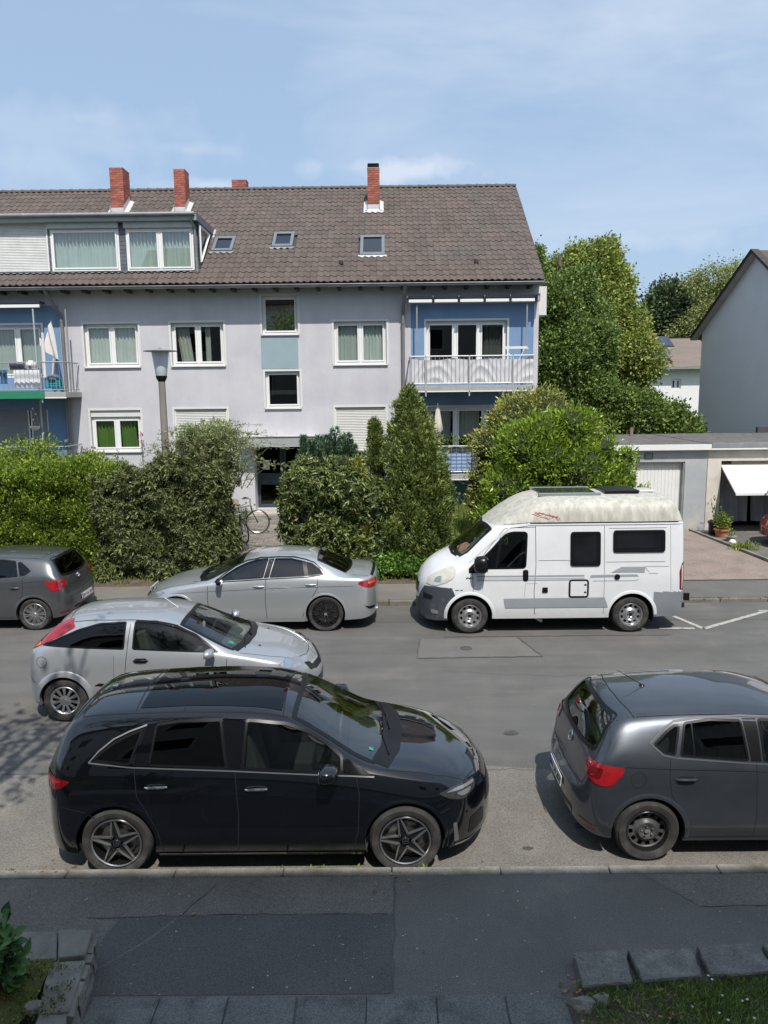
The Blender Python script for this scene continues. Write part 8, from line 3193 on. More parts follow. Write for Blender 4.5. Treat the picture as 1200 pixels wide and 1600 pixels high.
def car_silver_hatch():
	P = paint('paint_silver_light', (.42, .435, .455), metal=.55, rough=.34, dust=.10, dustc=(.30, .29, .27))
	W, L = .85, 4.15
	sill = [(0, .80, .34), (.08, .81, .28), (.4, .83, .23), (1, .84, .21), (3, .84, .21), (3.8, .83, .22), (L, .78, .28)]
	mid = [(0, .84, .48), (.2, .85, .58), (.7, .855, .62), (1.8, .85, .62), (3.3, .855, .58), (3.8, .84, .50), (L, .80, .42)]
	belt = [(0, .79, .60), (.08, .79, .66), (.12, .79, .92), (.25, .79, 1.00), (.5, .80, 1.03), (.9, .81, 1.02), (1.7, .815, .985), (2.8, .80, .93), (3.05, .80, .90), (3.6, .79, .80), (3.95, .76, .66), (L, .72, .46)]
	edge = [(0, .66, .615), (.08, .66, .68), (.12, .65, .96), (.25, .62, 1.07), (.55, .57, 1.31), (.68, .57, 1.355), (1.1, .60, 1.385), (1.5, .61, 1.385), (1.9, .61, 1.36), (2.3, .62, 1.26), (2.65, .66, 1.10), (2.95, .70, .97), (3.1, .72, .93), (3.6, .67, .83), (3.95, .58, .69), (L, .5, .48)]
	top = [(0, 0, .62), (.06, 0, .67), (.09, 0, .74), (.12, 0, 1.0), (.22, 0, 1.09), (.52, 0, 1.36), (.62, 0, 1.405), (1.0, 0, 1.435), (1.4, 0, 1.44), (1.9, 0, 1.42), (2.25, 0, 1.335), (2.65, 0, 1.15), (3.02, 0, .99), (3.15, 0, .955), (3.6, 0, .88), (3.9, 0, .76), (4.08, 0, .63), (L, 0, .50)]
	c = Car('silver_hatchback', 'silver three door hatchback with plastic wheel covers halted in the road behind the black car', W, L, [sill, mid, belt, edge, top],
			[(6, .05), (9, .04), (8, .03), (12, .03)], (.42, 2.4), (.75, 2.1), -5.15, 10.92, 1, (.655, 3.27), .31, .85, P)
	c._sill = .21
	mid_arch(c, .345, .075, .018, sill=.21)
	q = [(.34, 1.075), (.9, 1.045), (1.50, 1.022), (1.50, 1.365), (1.1, 1.345), (.82, 1.27), (.60, 1.18)]
	f = [(1.61, 1.02), (2.80, .955), (2.68, 1.04), (2.45, 1.185), (2.2, 1.29), (1.9, 1.36), (1.61, 1.372)]
	c.window(q, GLASS_DARK, .02)
	c.window(f, GLASS_SIDE, .022)
	windscreen(c, 2.22, 3.08, .56, .70, GLASS_CLEAR)
	rg = [(-.52, 1.08), (.52, 1.08), (.48, 1.34), (-.48, 1.34)]
	c.cut(shrink(rg, .02), 'B')
	c.patch('rear_window', rg, 'B', GLASS_DARK, off=-.003)
	c.panel('door', [(1.53, .24), (2.84, .24), (2.90, .93), (1.55, 1.0)], 'S')
	c.panel('bonnet', [(3.08, -.72), (3.75, -.58), (3.95, -.3), (3.98, 0), (3.95, .3), (3.75, .58), (3.08, .72)], 'T')
	S = lambda pts, ax='R', w_=.008: c.strip('seam', pts, w_, ax, SEAMM, both=(ax == 'R'))
	S([(1.52, .26), (1.50, .6), (1.54, 1.0), (1.56, 1.385)])
	S([(2.88, .26), (2.90, .6), (2.91, .93)])
	S([(1.35, .60), (1.36, .95)], w_=.004)
	S([(.66, -.555), (1.3, -.58), (2.2, -.575)], 'T', .012)
	S([(.66, .555), (1.3, .58), (2.2, .575)], 'T', .012)
	S([(.66, -.555), (.60, 0), (.66, .555)], 'T', .012)
	S([(3.08, -.72), (3.5, -.66), (3.8, -.52), (3.94, -.2), (3.95, 0), (3.94, .2), (3.8, .52), (3.5, .66), (3.08, .72)], 'T')
	c.patch('side_moulding', [(1.08, .53), (1.42, .50), (1.42, .54), (1.15, .565)], 'R', BLACKTRIM, off=.006, both=True)
	c.strip('side_moulding', [(1.52, .50), (2.86, .47)], .04, 'R', BLACKTRIM, off=.007, both=True)
	c.strip('fuel_flap', [(.36 + .075 * math.cos(a), .86 + .075 * math.sin(a)) for a in np.linspace(0, 2 * PI, 15)[:-1]], .006, 'R', SEAMM, closed=True)
	c.strip('bumper_strip', [(.05, .60), (.25, .575)], .03, 'R', CHROME, off=.006, both=True)
	c.patch3('tail_light', [(.52, -.64, 1.355), (.66, -.60, 1.385), (.78, -.66, 1.30), (.60, -.74, 1.21), (.36, -.78, 1.095), (.13, -.76, 1.0), (.11, -.70, 1.02), (.20, -.66, 1.10)], 62, REDLENS, off=.008)
	c.patch3('indicator', [(.30, -.78, 1.08), (.13, -.76, 1.0), (.11, -.70, 1.02), (.24, -.70, 1.10)], 62, ORANGEL, off=.010)
	c.patch3('headlight', [(3.60, -.77, .775), (3.74, -.67, .80), (3.92, -.50, .775), (3.96, -.47, .70), (3.90, -.58, .675), (3.68, -.74, .70)], 130, CLEARL, off=.006)
	c.patch3('lamp_lens', [(3.68, -.70, .80), (3.78, -.64, .81), (3.76, -.66, .71), (3.68, -.72, .71)], 130, CHROME, off=.009)
	c.patch3('grille', [(4.10, -.36, .62), (4.10, .36, .62), (4.12, .30, .54), (4.12, -.30, .54)], 180, BLACKTRIM, both=False)
	c.patch3('grille', [(3.99, -.50, .70), (4.07, -.35, .66), (4.11, -.33, .56), (4.05, -.46, .58)], 155, BLACKTRIM)
	c.patch3('air_intake', [(4.12, -.5, .42), (4.12, .5, .42), (4.12, .45, .30), (4.12, -.45, .30)], 180, BLACKTRIM, both=False)
	handle(c, 1.73, .875, BLACKTRIM, cup=BLACKTRIM, w=.20)
	mirror(c, 2.70, 1.0, P, size=(.16, .21, .13), y=W + .10)
	tp = c.hit(c.frame('T'), 2.05, 0, 0)
	MB().tube([tp, tp + Vector((-.20, 0, .15))], [.006, .004], 6).build('aerial', PLATEW, c.root)
	wiper(c, [(3.12, -.55), (3.04, -.15), (3.08, .25)])
	wiper(c, [(3.12, -.05), (3.06, .3), (2.98, .58)])
	c.strip('cowl', [(3.0, -.68), (3.10, -.38), (3.13, 0), (3.10, .38), (3.0, .68)], .10, 'T', BLACKTRIM, off=.003)
	c.patch('windscreen_sticker', [(2.88, -.54), (2.95, -.54), (2.95, -.47), (2.88, -.47)], 'T', bpy.data.materials['sticker_green'], off=.004)
	for x, y in ((3.3, -.4), (3.3, .4)):
		c.patch('washer_jet', [(x - .015, y - .02), (x + .015, y - .02), (x + .015, y + .02), (x - .015, y + .02)], 'T', BLACKTRIM, off=.006)
	c.well()
	c.interior(zf=.38, seats=((.95, 0), (1.75, 0)), dash=2.68, dashz=.93, m=INTERL)
	# ornament hanging from the rear view mirror
	b = MB().box(2.36, 2.39, -.10, .10, 1.20, 1.25)
	b.build('rear_view_mirror', BLACKTRIM, c.root, bevel=.01)
	MB().lathe([(.0001, .0), (.022, -.03), (.02, -.09), (.0001, -.12)], c=(2.42, 0, 1.19), n=8).build('hanging_charm', PLATEW, c.root, smooth=True)
	for x in c.wheels:
		for sd in (-1, 1):
			make_wheel(c, x, sd, .31, .20, 'cover', .85, spokem=ALLOY, rot=.3, wide=.19, capm=ALLOYGREY)
	c.finish()
	return c


def car_saloon():
	P = paint('paint_silver_saloon', (.50, .52, .53), metal=.65, rough=.30, dust=.05)
	W, L = .905, 4.62
	sill = [(0, .84, .36), (.1, .86, .27), (.5, .88, .22), (1, .89, .20), (3.3, .89, .20), (4.2, .88, .20), (L, .82, .25)]
	mid = [(0, .88, .55), (.3, .905, .62), (1, .91, .62), (2.2, .905, .60), (3.8, .91, .58), (4.3, .90, .50), (L, .86, .42)]
	belt = [(0, .83, .78), (.05, .84, .92), (.2, .85, .98), (.5, .86, 1.0), (1, .865, 1.0), (2, .865, .98), (3.1, .86, .93), (3.3, .855, .91), (3.9, .84, .82), (4.35, .80, .68), (L, .74, .50)]
	edge = [(0, .72, .82), (.05, .72, .98), (.2, .74, 1.01), (.5, .74, 1.03), (.8, .68, 1.14), (1.2, .61, 1.31), (1.5, .60, 1.355), (1.9, .61, 1.375), (2.3, .62, 1.355), (2.65, .64, 1.25), (3.0, .71, 1.07), (3.25, .76, .96), (3.4, .77, .935), (3.9, .72, .86), (4.35, .62, .72), (L, .5, .52)]
	top = [(0, 0, .86), (.03, 0, 1.02), (.10, 0, 1.06), (.3, 0, 1.065), (.52, 0, 1.085), (.8, 0, 1.21), (1.15, 0, 1.36), (1.4, 0, 1.405), (1.9, 0, 1.43), (2.3, 0, 1.415), (2.6, 0, 1.335), (3.0, 0, 1.145), (3.34, 0, .995), (3.5, 0, .965), (3.9, 0, .91), (4.3, 0, .79), (4.5, 0, .68), (L, 0, .54)]
	c = Car('silver_saloon', 'silver four door saloon with black wheels parked beside the laurel hedge', W, L, [sill, mid, belt, edge, top],
			[(6, .05), (9, .035), (8, .03), (12, .03)], (.40, 2.5), (.95, 2.1), -.20, 14.95, -1, (1.0, 3.81), .335, .905, P)
	c._sill = .2
	mid_arch(c, .37, .03, .006)
	GT = glassmat('saloon_rear_glass', (.06, .062, .066), refl=2.0)
	q = [(1.02, 1.075), (1.33, 1.058), (1.38, 1.30), (1.25, 1.27), (1.10, 1.18)]
	r = [(1.37, 1.055), (2.05, 1.035), (1.96, 1.36), (1.65, 1.355), (1.42, 1.31)]
	f = [(2.17, 1.03), (3.05, .975), (2.90, 1.08), (2.70, 1.20), (2.50, 1.29), (2.30, 1.345), (2.08, 1.36)]
	c.window(q, GT, .02)
	c.window(r, GT, .02)
	c.window(f, glassmat('saloon_front_glass', (.25, .29, .28), refl=2.2), .02)
	c.patch('pillar_trim', [(2.06, 1.035), (2.16, 1.03), (2.07, 1.36), (1.97, 1.362)], 'L', BLACKTRIM, off=.002, both=True)
	c.patch('pillar_trim', [(1.325, 1.058), (1.375, 1.056), (1.425, 1.315), (1.375, 1.30)], 'L', BLACKTRIM, off=.002, both=True)
	c.strip('window_trim', [(.98, 1.075), (1.35, 1.04), (2.1, 1.012), (3.10, .955), (2.92, 1.09), (2.72, 1.22), (2.50, 1.315), (2.25, 1.365), (1.9, 1.378), (1.6, 1.37), (1.38, 1.33), (1.22, 1.28), (1.08, 1.18)], .016, 'L', BLACKTRIM, off=.004, both=True, closed=True)
	windscreen(c, 2.58, 3.40, .59, .73, GLASS_CLEAR)
	rg = [(1.16, -.57), (.62, -.66), (.54, -.35), (.52, 0), (.54, .35), (.62, .66), (1.16, .57), (1.18, 0)]
	c.cut(shrink(rg, .02), 'T', zmin=1.0)
	g = c.patch('rear_window', rg, 'T', GLASS_DARK, off=-.003, grid=.1)
	c.strip('window_seal', shrink(rg, .012), .035, 'T', BLACKTRIM, off=.003, closed=True, parent=g)
	c.panel('rear_door', [(1.42, .24), (2.12, .24), (2.12, 1.02), (1.10, 1.04), (1.12, .85), (1.32, .6)], 'S')
	c.panel('front_door', [(2.12, .24), (3.16, .24), (3.20, .95), (2.12, 1.02)], 'S')
	c.panel('boot_lid', [(.03, -.68), (.52, -.68), (.54, 0), (.52, .68), (.03, .68)], 'T')
	c.panel('bonnet', [(3.42, -.76), (4.2, -.66), (4.4, -.3), (4.43, 0), (4.4, .3), (4.2, .66), (3.42, .76)], 'T')
	S = lambda pts, ax='L', w_=.010: c.strip('seam', pts, w_, ax, SEAMM, both=(ax == 'L'))
	S([(2.11, .26), (2.13, .6), (2.12, 1.0)])
	S([(1.44, .28), (1.36, .5), (1.22, .70), (1.14, .85), (1.14, 1.02)])
	S([(3.18, .26), (3.22, .6), (3.22, .94)])
	S([(3.42, -.76), (3.9, -.72), (4.25, -.6), (4.4, -.2), (4.41, 0), (4.4, .2), (4.25, .6), (3.9, .72), (3.42, .76)], 'T')
	S([(.08, -.66), (.50, -.68)], 'T')
	S([(.08, .66), (.50, .68)], 'T')
	c.strip('crease', [(.45, .885), (1.3, .87), (2.2, .845), (3.3, .80), (3.9, .76)], .016, 'L', P, off=.010, both=True)
	c.strip('side_skirt', [(1.40, .215), (3.42, .215)], .05, 'L', P, off=.018, both=True)
	# boot spoiler
	c.strip('spoiler', [(.13, -.58), (.10, -.3), (.09, 0), (.10, .3), (.13, .58)], .05, 'T', BLACKTRIM, off=.018)
	c.patch3('tail_light', [(.03, -.50, .96), (.10, -.72, .975), (.36, -.85, .95), (.40, -.86, .91), (.26, -.85, .84), (.12, -.78, .81), (.03, -.5, .82)], 50, REDLENS, off=.008)
	c.patch3('lamp_lens', [(.05, -.6, .92), (.2, -.80, .925), (.2, -.80, .89), (.05, -.6, .885)], 50, ORANGEL, off=.010)
	c.patch3('headlight', [(4.08, -.80, .76), (4.28, -.70, .77), (4.48, -.45, .72), (4.48, -.45, .64), (4.20, -.74, .66)], 140, CLEARL)
	c.patch3('grille', [(4.58, -.30, .70), (4.58, -.03, .70), (4.59, -.03, .54), (4.59, -.28, .54)], 180, BLACKTRIM)
	c.patch3('bumper_vent', [(.06, -.62, .44), (.20, -.79, .46), (.30, -.85, .49), (.20, -.79, .41), (.06, -.62, .39)], 45, BLACKTRIM)
	b = MB()
	for y in (-.52, -.44, .44, .52):
		b.tube([(.02, y, .33), (.25, y, .33)], .035, 12)
	b.build('exhaust_pipe', CHROME, c.root, smooth=True)
	handle(c, 1.27, .90, P, cup=P, w=.20)
	handle(c, 2.25, .875, P, cup=P, w=.20)
	mirror(c, 2.98, 1.0, BLACKTRIM, size=(.15, .21, .14), y=W + .09)
	tp = c.hit(c.frame('T'), 1.32, 0, 0)
	MB().add([tp + Vector(v) for v in ((-.09, 0, 0), (-.07, 0, .06), (.03, .018, 0), (.03, -.018, 0), (.08, 0, 0))],
			 [(0, 2, 1), (0, 1, 3), (1, 2, 4), (1, 4, 3)]).build('roof_fin', P, c.root)
	wiper(c, [(3.44, .5), (3.38, .1), (3.42, -.3)])
	c.strip('cowl', [(3.34, -.71), (3.43, -.4), (3.46, 0), (3.43, .4), (3.34, .71)], .07, 'T', BLACKTRIM, off=.003)
	p = c.hit(c.frame('B'), 0, .68, 0)
	plate(c, 'BN TS 318', p.x - .01, 0, .68, .12)
	c.well()
	c.interior(zf=.36, seats=((1.25, 0), (2.15, 0)), dash=3.05, dashz=.95)
	for x in c.wheels:
		for sd in (-1, 1):
			make_wheel(c, x, sd, .335, .255, 'mesh', .905, spokem=ALLOYBLACK, rot=.2)
	c.finish()
	return c


def camper_van():
	P = paint('paint_van_white', (.66, .67, .68), metal=0, rough=.4, dust=.08, dustc=(.36, .34, .30), coat=.6, low=.42)
	FG = mat('fibreglass_roof', (.50, .485, .425), rough=.55, var=.08, scale=2, c2=(.25, .24, .19), c2scale=2.6, c2lo=.40, c2hi=.80, stretch=(4.0, 4.0, .9), bump=.01, bscale=20)
	GR = mat('bumper_grey', (.05, .055, .065), rough=.5, var=.1, c2=(.14, .14, .15), c2scale=2)
	GS = mat('sill_grey', (.20, .215, .235), rough=.45, var=.08)
	GL = mat('side_band_grey', (.27, .29, .31), rough=.4, var=.08)
	W, L = 1.025, 4.96
	sill = [(0, .97, .42), (.1, .98, .34), (.6, 1.0, .30), (2, 1.0, .29), (3.4, 1.0, .29), (4.4, .99, .26), (4.8, .96, .22), (L, .90, .30)]
	mid = [(0, 1.0, .62), (.3, 1.02, .72), (1, 1.03, .76), (3, 1.03, .76), (4.1, 1.03, .72), (4.7, .99, .58), (L, .90, .46)]
	belt = [(0, .96, .80), (.04, .98, 1.1), (.1, 1.0, 1.26), (1, 1.01, 1.28), (3.0, 1.01, 1.27), (3.8, 1.0, 1.24), (4.1, .98, 1.20), (4.45, .95, 1.08), (4.75, .90, .92), (4.92, .85, .76), (L, .80, .56)]
	cant = [(0, .90, .84), (.04, .90, 1.7), (.10, .925, 2.05), (1, .94, 2.06), (2.9, .94, 2.06), (3.3, .90, 1.97), (3.7, .88, 1.70), (4.05, .88, 1.42), (4.25, .86, 1.26), (4.5, .80, 1.16), (4.78, .74, 1.0), (4.92, .68, .82), (L, .6, .60)]
	edge = [(0, .70, .88), (.05, .70, 1.9), (.12, .78, 2.26), (.30, .82, 2.43), (1, .83, 2.46), (2.5, .83, 2.46), (2.85, .80, 2.39), (3.2, .72, 2.22), (3.50, .78, 1.99), (3.7, .80, 1.83), (4.08, .81, 1.47), (4.28, .78, 1.31), (4.5, .66, 1.24), (4.78, .56, 1.06), (4.92, .5, .86), (L, .4, .62)]
	top = [(0, 0, .92), (.04, 0, 1.9), (.13, 0, 2.34), (.30, 0, 2.50), (1, 0, 2.535), (2.5, 0, 2.535), (2.85, 0, 2.49), (3.2, 0, 2.33), (3.48, 0, 2.13), (3.62, 0, 2.00), (4.08, 0, 1.57), (4.22, 0, 1.44), (4.5, 0, 1.34), (4.78, 0, 1.14), (4.90, 0, .92), (L, 0, .64)]
	c = Car('camper_van', 'white high roof camper van with dark side windows parked facing the conifers', W, L, [sill, mid, belt, cant, edge, top],
			[(5, .04), (7, .03), (9, .012), (6, .05), (8, .03)], (.14, 3.2), (.75, 2.4), 5.50, 14.80, -1, (1.01, 4.0), .34, 1.02, P, ds=.028)
	c._sill = .3
	mid_arch(c, .415, .05, .010, sill=.3)
	# fibreglass high roof: everything above the joint line behind the windscreen
	zj = lambda x: np.interp(x, [0, 2.9, 3.2, 3.62], [2.07, 2.07, 2.03, 1.995])
	c.zone('high_roof', FG, lambda p, n: (p[:, 2] > zj(p[:, 0])) & (p[:, 0] < 3.66))
	c.zone('front_bumper', GR, lambda p, n: (p[:, 0] > 4.24 + (p[:, 2] - .66) * .4) & (p[:, 0] > 4.22) & (p[:, 2] < np.interp(np.abs(p[:, 1]), [0, .35, .60, .86, 1.1], [.50, .55, .84, .88, .88])))
	c.zone('rear_cladding', GS, lambda p, n: (p[:, 0] < .62) & (p[:, 2] < .78))
	c.panel('front_door', [(2.83, .36), (3.60, .36), (3.60, .75), (3.90, .80), (3.92, 1.2), (3.35, 1.95), (2.83, 2.0)], 'S')
	c.panel('sliding_door', [(1.55, .36), (2.79, .36), (2.79, 2.02), (1.55, 2.02)], 'S', side=-1)
	dw = [(2.97, 1.24), (3.90, 1.23), (3.92, 1.30), (3.62, 1.58), (3.36, 1.87), (3.22, 1.92), (2.94, 1.92)]
	c.window(dw, GLASS_SIDE, .03, r=.07, name='window')
	c.strip('window_divider', [(3.52, 1.25), (3.42, 1.80)], .045, 'L', BLACKTRIM, off=.004, both=True)
	c.patch('quarter_panel', [(3.84, 1.16), (4.02, 1.16), (4.02, 1.24), (3.92, 1.34)], 'L', BLACKTRIM, off=.006, both=True)
	# rear side windows: framed dark acrylic
	AC = mat('smoked_acrylic', (.010, .010, .012), rough=.08, var=.2, spec=.6)
	def acryl(x0, x1, z0, z1, both=True):
		p = roundpoly([(x0, z0), (x1, z0), (x1, z1), (x0, z1)], .04, 3)
		for ax in (('L', 'R') if both else ('L',)):
			w_ = c.patch('side_window', p, ax, AC, off=.014, grid=.2)
			c.strip('window_frame', shrink(p, .012), .045, ax, BLACKTRIM, off=.022, closed=True, parent=w_)
			inn = shrink(p, .06)
			c.strip('window_ridge', inn, .012, ax, BLACKTRIM, off=.018, closed=True, parent=w_)
	acryl(1.62, 2.15, 1.29, 1.90)
	acryl(.44, 1.37, 1.535, 1.92)
	pl = [(3.57, -.76), (4.02, -.81), (4.16, -.72), (4.23, -.35), (4.245, 0), (4.23, .35), (4.16, .72), (4.02, .81), (3.57, .76), (3.66, 0)]
	c.cut(shrink(pl, .02), 'T', zmin=1.2)
	g = c.patch('windscreen', pl, 'T', GLASS_CLEAR, off=-.003, grid=.1)
	c.strip('window_seal', shrink(pl, .018), .05, 'T', BLACKTRIM, off=.003, closed=True, parent=g)
	S = lambda pts, ax='L', w_=.010: c.strip('seam', pts, w_, ax, SEAMM, both=(ax == 'L'))
	S([(2.80, .36), (2.82, .8), (2.79, 1.3), (2.80, 2.02)])
	S([(3.94, .82), (3.95, 1.18)])
	S([(3.95, 1.18), (3.70, 1.55), (3.36, 1.96), (3.2, 1.985), (2.80, 2.0)], w_=.008)
	S([(1.53, .36), (1.54, 2.02)], w_=.007)
	S([(.30, .80), (.32, 1.3), (.33, 2.0)], w_=.005)
	S([(2.9, 2.065), (1.5, 2.07), (.18, 2.07)], w_=.016)
	S([(2.76, .96), (2.98, .96), (3.0, .7)], w_=.004)
	c.strip('body_ridge', [(.40, 1.98), (1.45, 1.98)], .018, 'L', P, off=.010, both=True)
	c.strip('body_ridge', [(.42, 1.36), (1.50, 1.36)], .014, 'L', P, off=.010, both=True)
	c.strip('body_ridge', [(1.60, 1.40), (2.74, 1.40)], .014, 'L', P, off=.010, both=True)
	c.strip('rain_channel', [(.10, 2.045), (2.9, 2.045), (3.25, 1.99), (3.62, 1.70), (4.0, 1.36)], .022, 'L', P, off=.014, both=True)
	c.strip('roof_flange', [(.12, 2.10), (2.9, 2.10), (3.35, 2.05)], .03, 'L', FG, off=.010, both=True)
	# side graphics
	for z, hh in ((1.10, .030), (1.055, .010), (1.025, .018)):
		c.strip('side_stripe', [(1.90, z), (3.88, z)], hh, 'L', GL, off=.003, both=True)
	c.patch('side_stripe', [(.90, 1.075), (1.80, 1.06), (1.78, 1.11), (.94, 1.115)], 'L', GL, off=.003, both=True)
	c.patch('side_stripe', [(.80, 1.14), (.97, 1.15), (1.42, 1.15), (1.22, 1.255), (.78, 1.255)], 'L', GL, off=.004, both=True)
	c.strip('side_stripe', [(.72, 1.16), (.80, 1.26), (.35, 1.255)], .010, 'L', GL, off=.003, both=True)
	c.strip('side_stripe', [(.90, 1.02), (.98, 1.0), (1.75, 1.0)], .012, 'L', GL, off=.003, both=True)
	c.strip('side_stripe', [(.55, 1.13), (.72, 1.13)], .010, 'L', GL, off=.003, both=True)
	c.patch('sill_panel', [(1.45, .50), (3.35, .50), (3.38, .68), (1.52, .69)], 'L', GL, off=.008, both=True)
	S([(2.30, .50), (2.30, .69)], w_=.006)
	# storage flap
	p = [(1.83, .70), (2.17, .70), (2.17, 1.02), (1.83, 1.02)]
	c.strip('hatch_frame', roundpoly(p, .05, 3), .030, 'L', BLACKTRIM, off=.010, closed=True, both=False)
	c.patch('service_hatch', shrink(p, .02), 'L', P, off=.006)
	for z in (.93, .79):
		c.patch('hatch_latch', [(1.86, z - .015), (1.90, z - .015), (1.90, z + .015), (1.86, z + .015)], 'L', BLACKTRIM, off=.010)
	c.patch('power_socket', roundpoly([(2.57, .79), (2.67, .79), (2.67, .89), (2.57, .89)], .01, 2), 'L', BLACKTRIM, off=.014)
	c.patch('filler_cap', [(1.30 + .052 * math.cos(a), 1.075 + .052 * math.sin(a)) for a in np.linspace(0, 2 * PI, 17)[:-1]], 'L', BLACKTRIM, off=.018)
	c.patch('handle_plate', roundpoly([(2.93, 1.01), (3.03, 1.01), (3.03, 1.22), (2.93, 1.22)], .04, 4), 'L', BLACKTRIM, off=.010, both=True)
	for ax in ('L', 'R'):
		fr = c.frame(ax)
		MB().tube([c.hit(fr, 2.98, z, o_) for z, o_ in ((1.04, .012), (1.07, .035), (1.16, .035), (1.19, .012))], .014, 8).build('door_handle', BLACKTRIM, c.root, smooth=True)
	# small script on the fender and red emblem on the high roof: strokes
	RB = mat('emblem_red', (.36, .035, .04), rough=.6)
	rr = random.Random(4)
	for i in range(9):
		x0, z0 = 2.86 - i * .045, 2.20 + .02 * math.sin(i * 1.3) + (.03 if i < 3 else .01) - i * .004
		c.strip('roof_emblem', [(x0, z0), (x0 - .05, z0 + rr.uniform(-.02, .035)), (x0 - .11, z0 + rr.uniform(-.045, .01)), (x0 - .15, z0 + rr.uniform(-.03, .01))], .009, 'L', RB, off=.004, step=.02)
	c.strip('roof_emblem', [(2.80, 2.27), (2.74, 2.24), (2.66, 2.25), (2.58, 2.21), (2.50, 2.20), (2.42, 2.17), (2.38, 2.175)], .010, 'L', RB, off=.004, step=.02)
	for a, b_ in (((4.07, 1.05), (4.03, 1.09)), ((4.02, 1.05), (3.98, 1.09)), ((4.07, 1.07), (3.94, 1.065)), ((4.27, .84), (4.20, .845)), ((4.18, .84), (4.13, .85))):
		c.strip('fender_script', [a, b_], .012, 'L', BLACKTRIM, off=.004, step=.02)
	# lamps
	c.patch3('headlight', [(4.22, -.93, 1.20), (4.36, -.86, 1.26), (4.52, -.74, 1.17), (4.74, -.60, 1.0), (4.76, -.62, .90), (4.60, -.82, .89), (4.40, -.92, .97), (4.26, -.95, 1.06)], 140, HAZYL, off=.010)
	c.patch3('lamp_lens', [(4.46, -.84, 1.08), (4.56, -.76, 1.05), (4.60, -.76, .96), (4.48, -.86, .97)], 140, CLEARL, off=.014)
	c.patch3('tail_light', [(.02, -.95, 1.36), (.10, -.99, 1.34), (.16, -1.0, 1.16), (.15, -1.0, .82), (.02, -.95, .80)], 65, REDDARK, off=.008)
	c.patch3('lamp_lens', [(.02, -.93, 1.12), (.07, -.98, 1.12), (.07, -.98, .96), (.02, -.93, .96)], 65, CLEARL, off=.012)
	gm = c.patch3('grille', [(4.90, -.38, .84), (4.90, .38, .84), (4.94, .34, .60), (4.94, -.34, .60)], 180, CHROME, off=.004, both=False)
	for i in range(5):
		z = .64 + .042 * i
		c.patch3('grille_slat', [(4.90, -.35, z), (4.90, .35, z), (4.90, .35, z + .026), (4.90, -.35, z + .026)], 180, BLACKTRIM, off=.010, both=False)
	c.patch3('fog_lamp', [(4.55, -.90, .44), (4.70, -.80, .45), (4.68, -.80, .36), (4.55, -.90, .37)], 140, CLEARL, off=.008)
	c.patch3('air_intake', [(4.66, -.84, .70), (4.86, -.62, .71), (4.86, -.62, .61), (4.70, -.82, .62)], 140, BLACKTRIM, off=.006)
	mirror(c, 3.80, 1.36, BLACKTRIM, size=(.34, .24, .36), y=W + .17)
	MB().tube([(3.9, 1.0, 1.22), (3.86, 1.16, 1.26)], .04, 8).build('mirror_arm', BLACKTRIM, c.root)
	# things on the roof: solar panel, rooflight, vent
	for nm, x0, x1, y0, y1, h, mm in (('solar_panel', 1.55, 2.62, -.42, .48, .012, mat('solar_dark', (.02, .022, .03), rough=.2, coat=.5)), ('roof_light', .75, 1.40, -.35, .40, .045, BLACKTRIM), ('roof_vent', .40, .68, -.2, .2, .02, P)):
		b = MB().box(x0, x1, y0, y1, 2.525, 2.545 + h)
		b.build(nm, mm, c.root, bevel=.015)
	MB().box(1.50, 2.67, .44, .50, 2.50, 2.565).build('roof_rail', GS, c.root, bevel=.01)
	MB().box(1.50, 2.67, -.47, -.43, 2.50, 2.565).build('roof_rail', GS, c.root, bevel=.01)
	# brown litter piled in the cowl, under the glass
	c.patch('dead_leaves', roundpoly([(4.00, .36), (4.16, .10), (4.16, .50), (4.05, .66), (3.95, .66)], .06, 3), 'T', DIRT, off=.006, grid=.05)
	wiper(c, [(4.18, .45), (4.05, .05), (4.12, -.40)])
	c.strip('cowl', [(4.20, .58), (4.27, .3), (4.275, 0), (4.27, -.3), (4.20, -.58)], .05, 'T', BLACKTRIM, off=.004)
	b = MB().box(-.04, .05, -.85, .85, .42, .52)
	b.build('rear_step', GR, c.root, bevel=.02)
	MB().box(-.06, .04, .94, 1.0, .60, .74).build('rubber_buffer', BLACKTRIM, c.root, bevel=.01)
	MB().tube([(2.8, .7, .30), (2.7, .8, .22), (2.62, .82, .18)], .03, 8).build('drain_pipe', PLATEW, c.root, smooth=True)
	MB().box(2.0, 2.04, .55, .60, .14, .30).build('support_leg', BLACKTRIM, c.root)
	c.well()
	c.interior(zf=.75, seats=((2.75, 0),), dash=3.70, dashz=1.25, m=INTERL)
	for x in c.wheels:
		for sd in (-1, 1):
			make_wheel(c, x, sd, .34, .215, 'van', 1.0, spokem=ALLOY, rot=.3, wide=.22, capm=BLACKTRIM)
	c.finish()
	return c


car_black()
car_silver_hatch()
car_saloon()
camper_van()
polo('grey_hatchback', 'dark grey hatchback with bare steel wheels and a roof aerial behind the black car', paint('paint_slate', (.060, .068, .082), metal=.6, rough=.35, dust=.03), 1.76, 7.62, 1, 'steel', STEELBLACK, None, 'BN LN 2070')
polo('grey_hatchback', 'grey metallic hatchback with slim spoke alloys cut off beside the bright green hedge', paint('paint_titanium', (.13, .135, .14), metal=.75, rough=.33, dust=.03), -6.14, 15.13, -1, 'multi', ALLOY, None, 'BN KA 504', clearback=False)
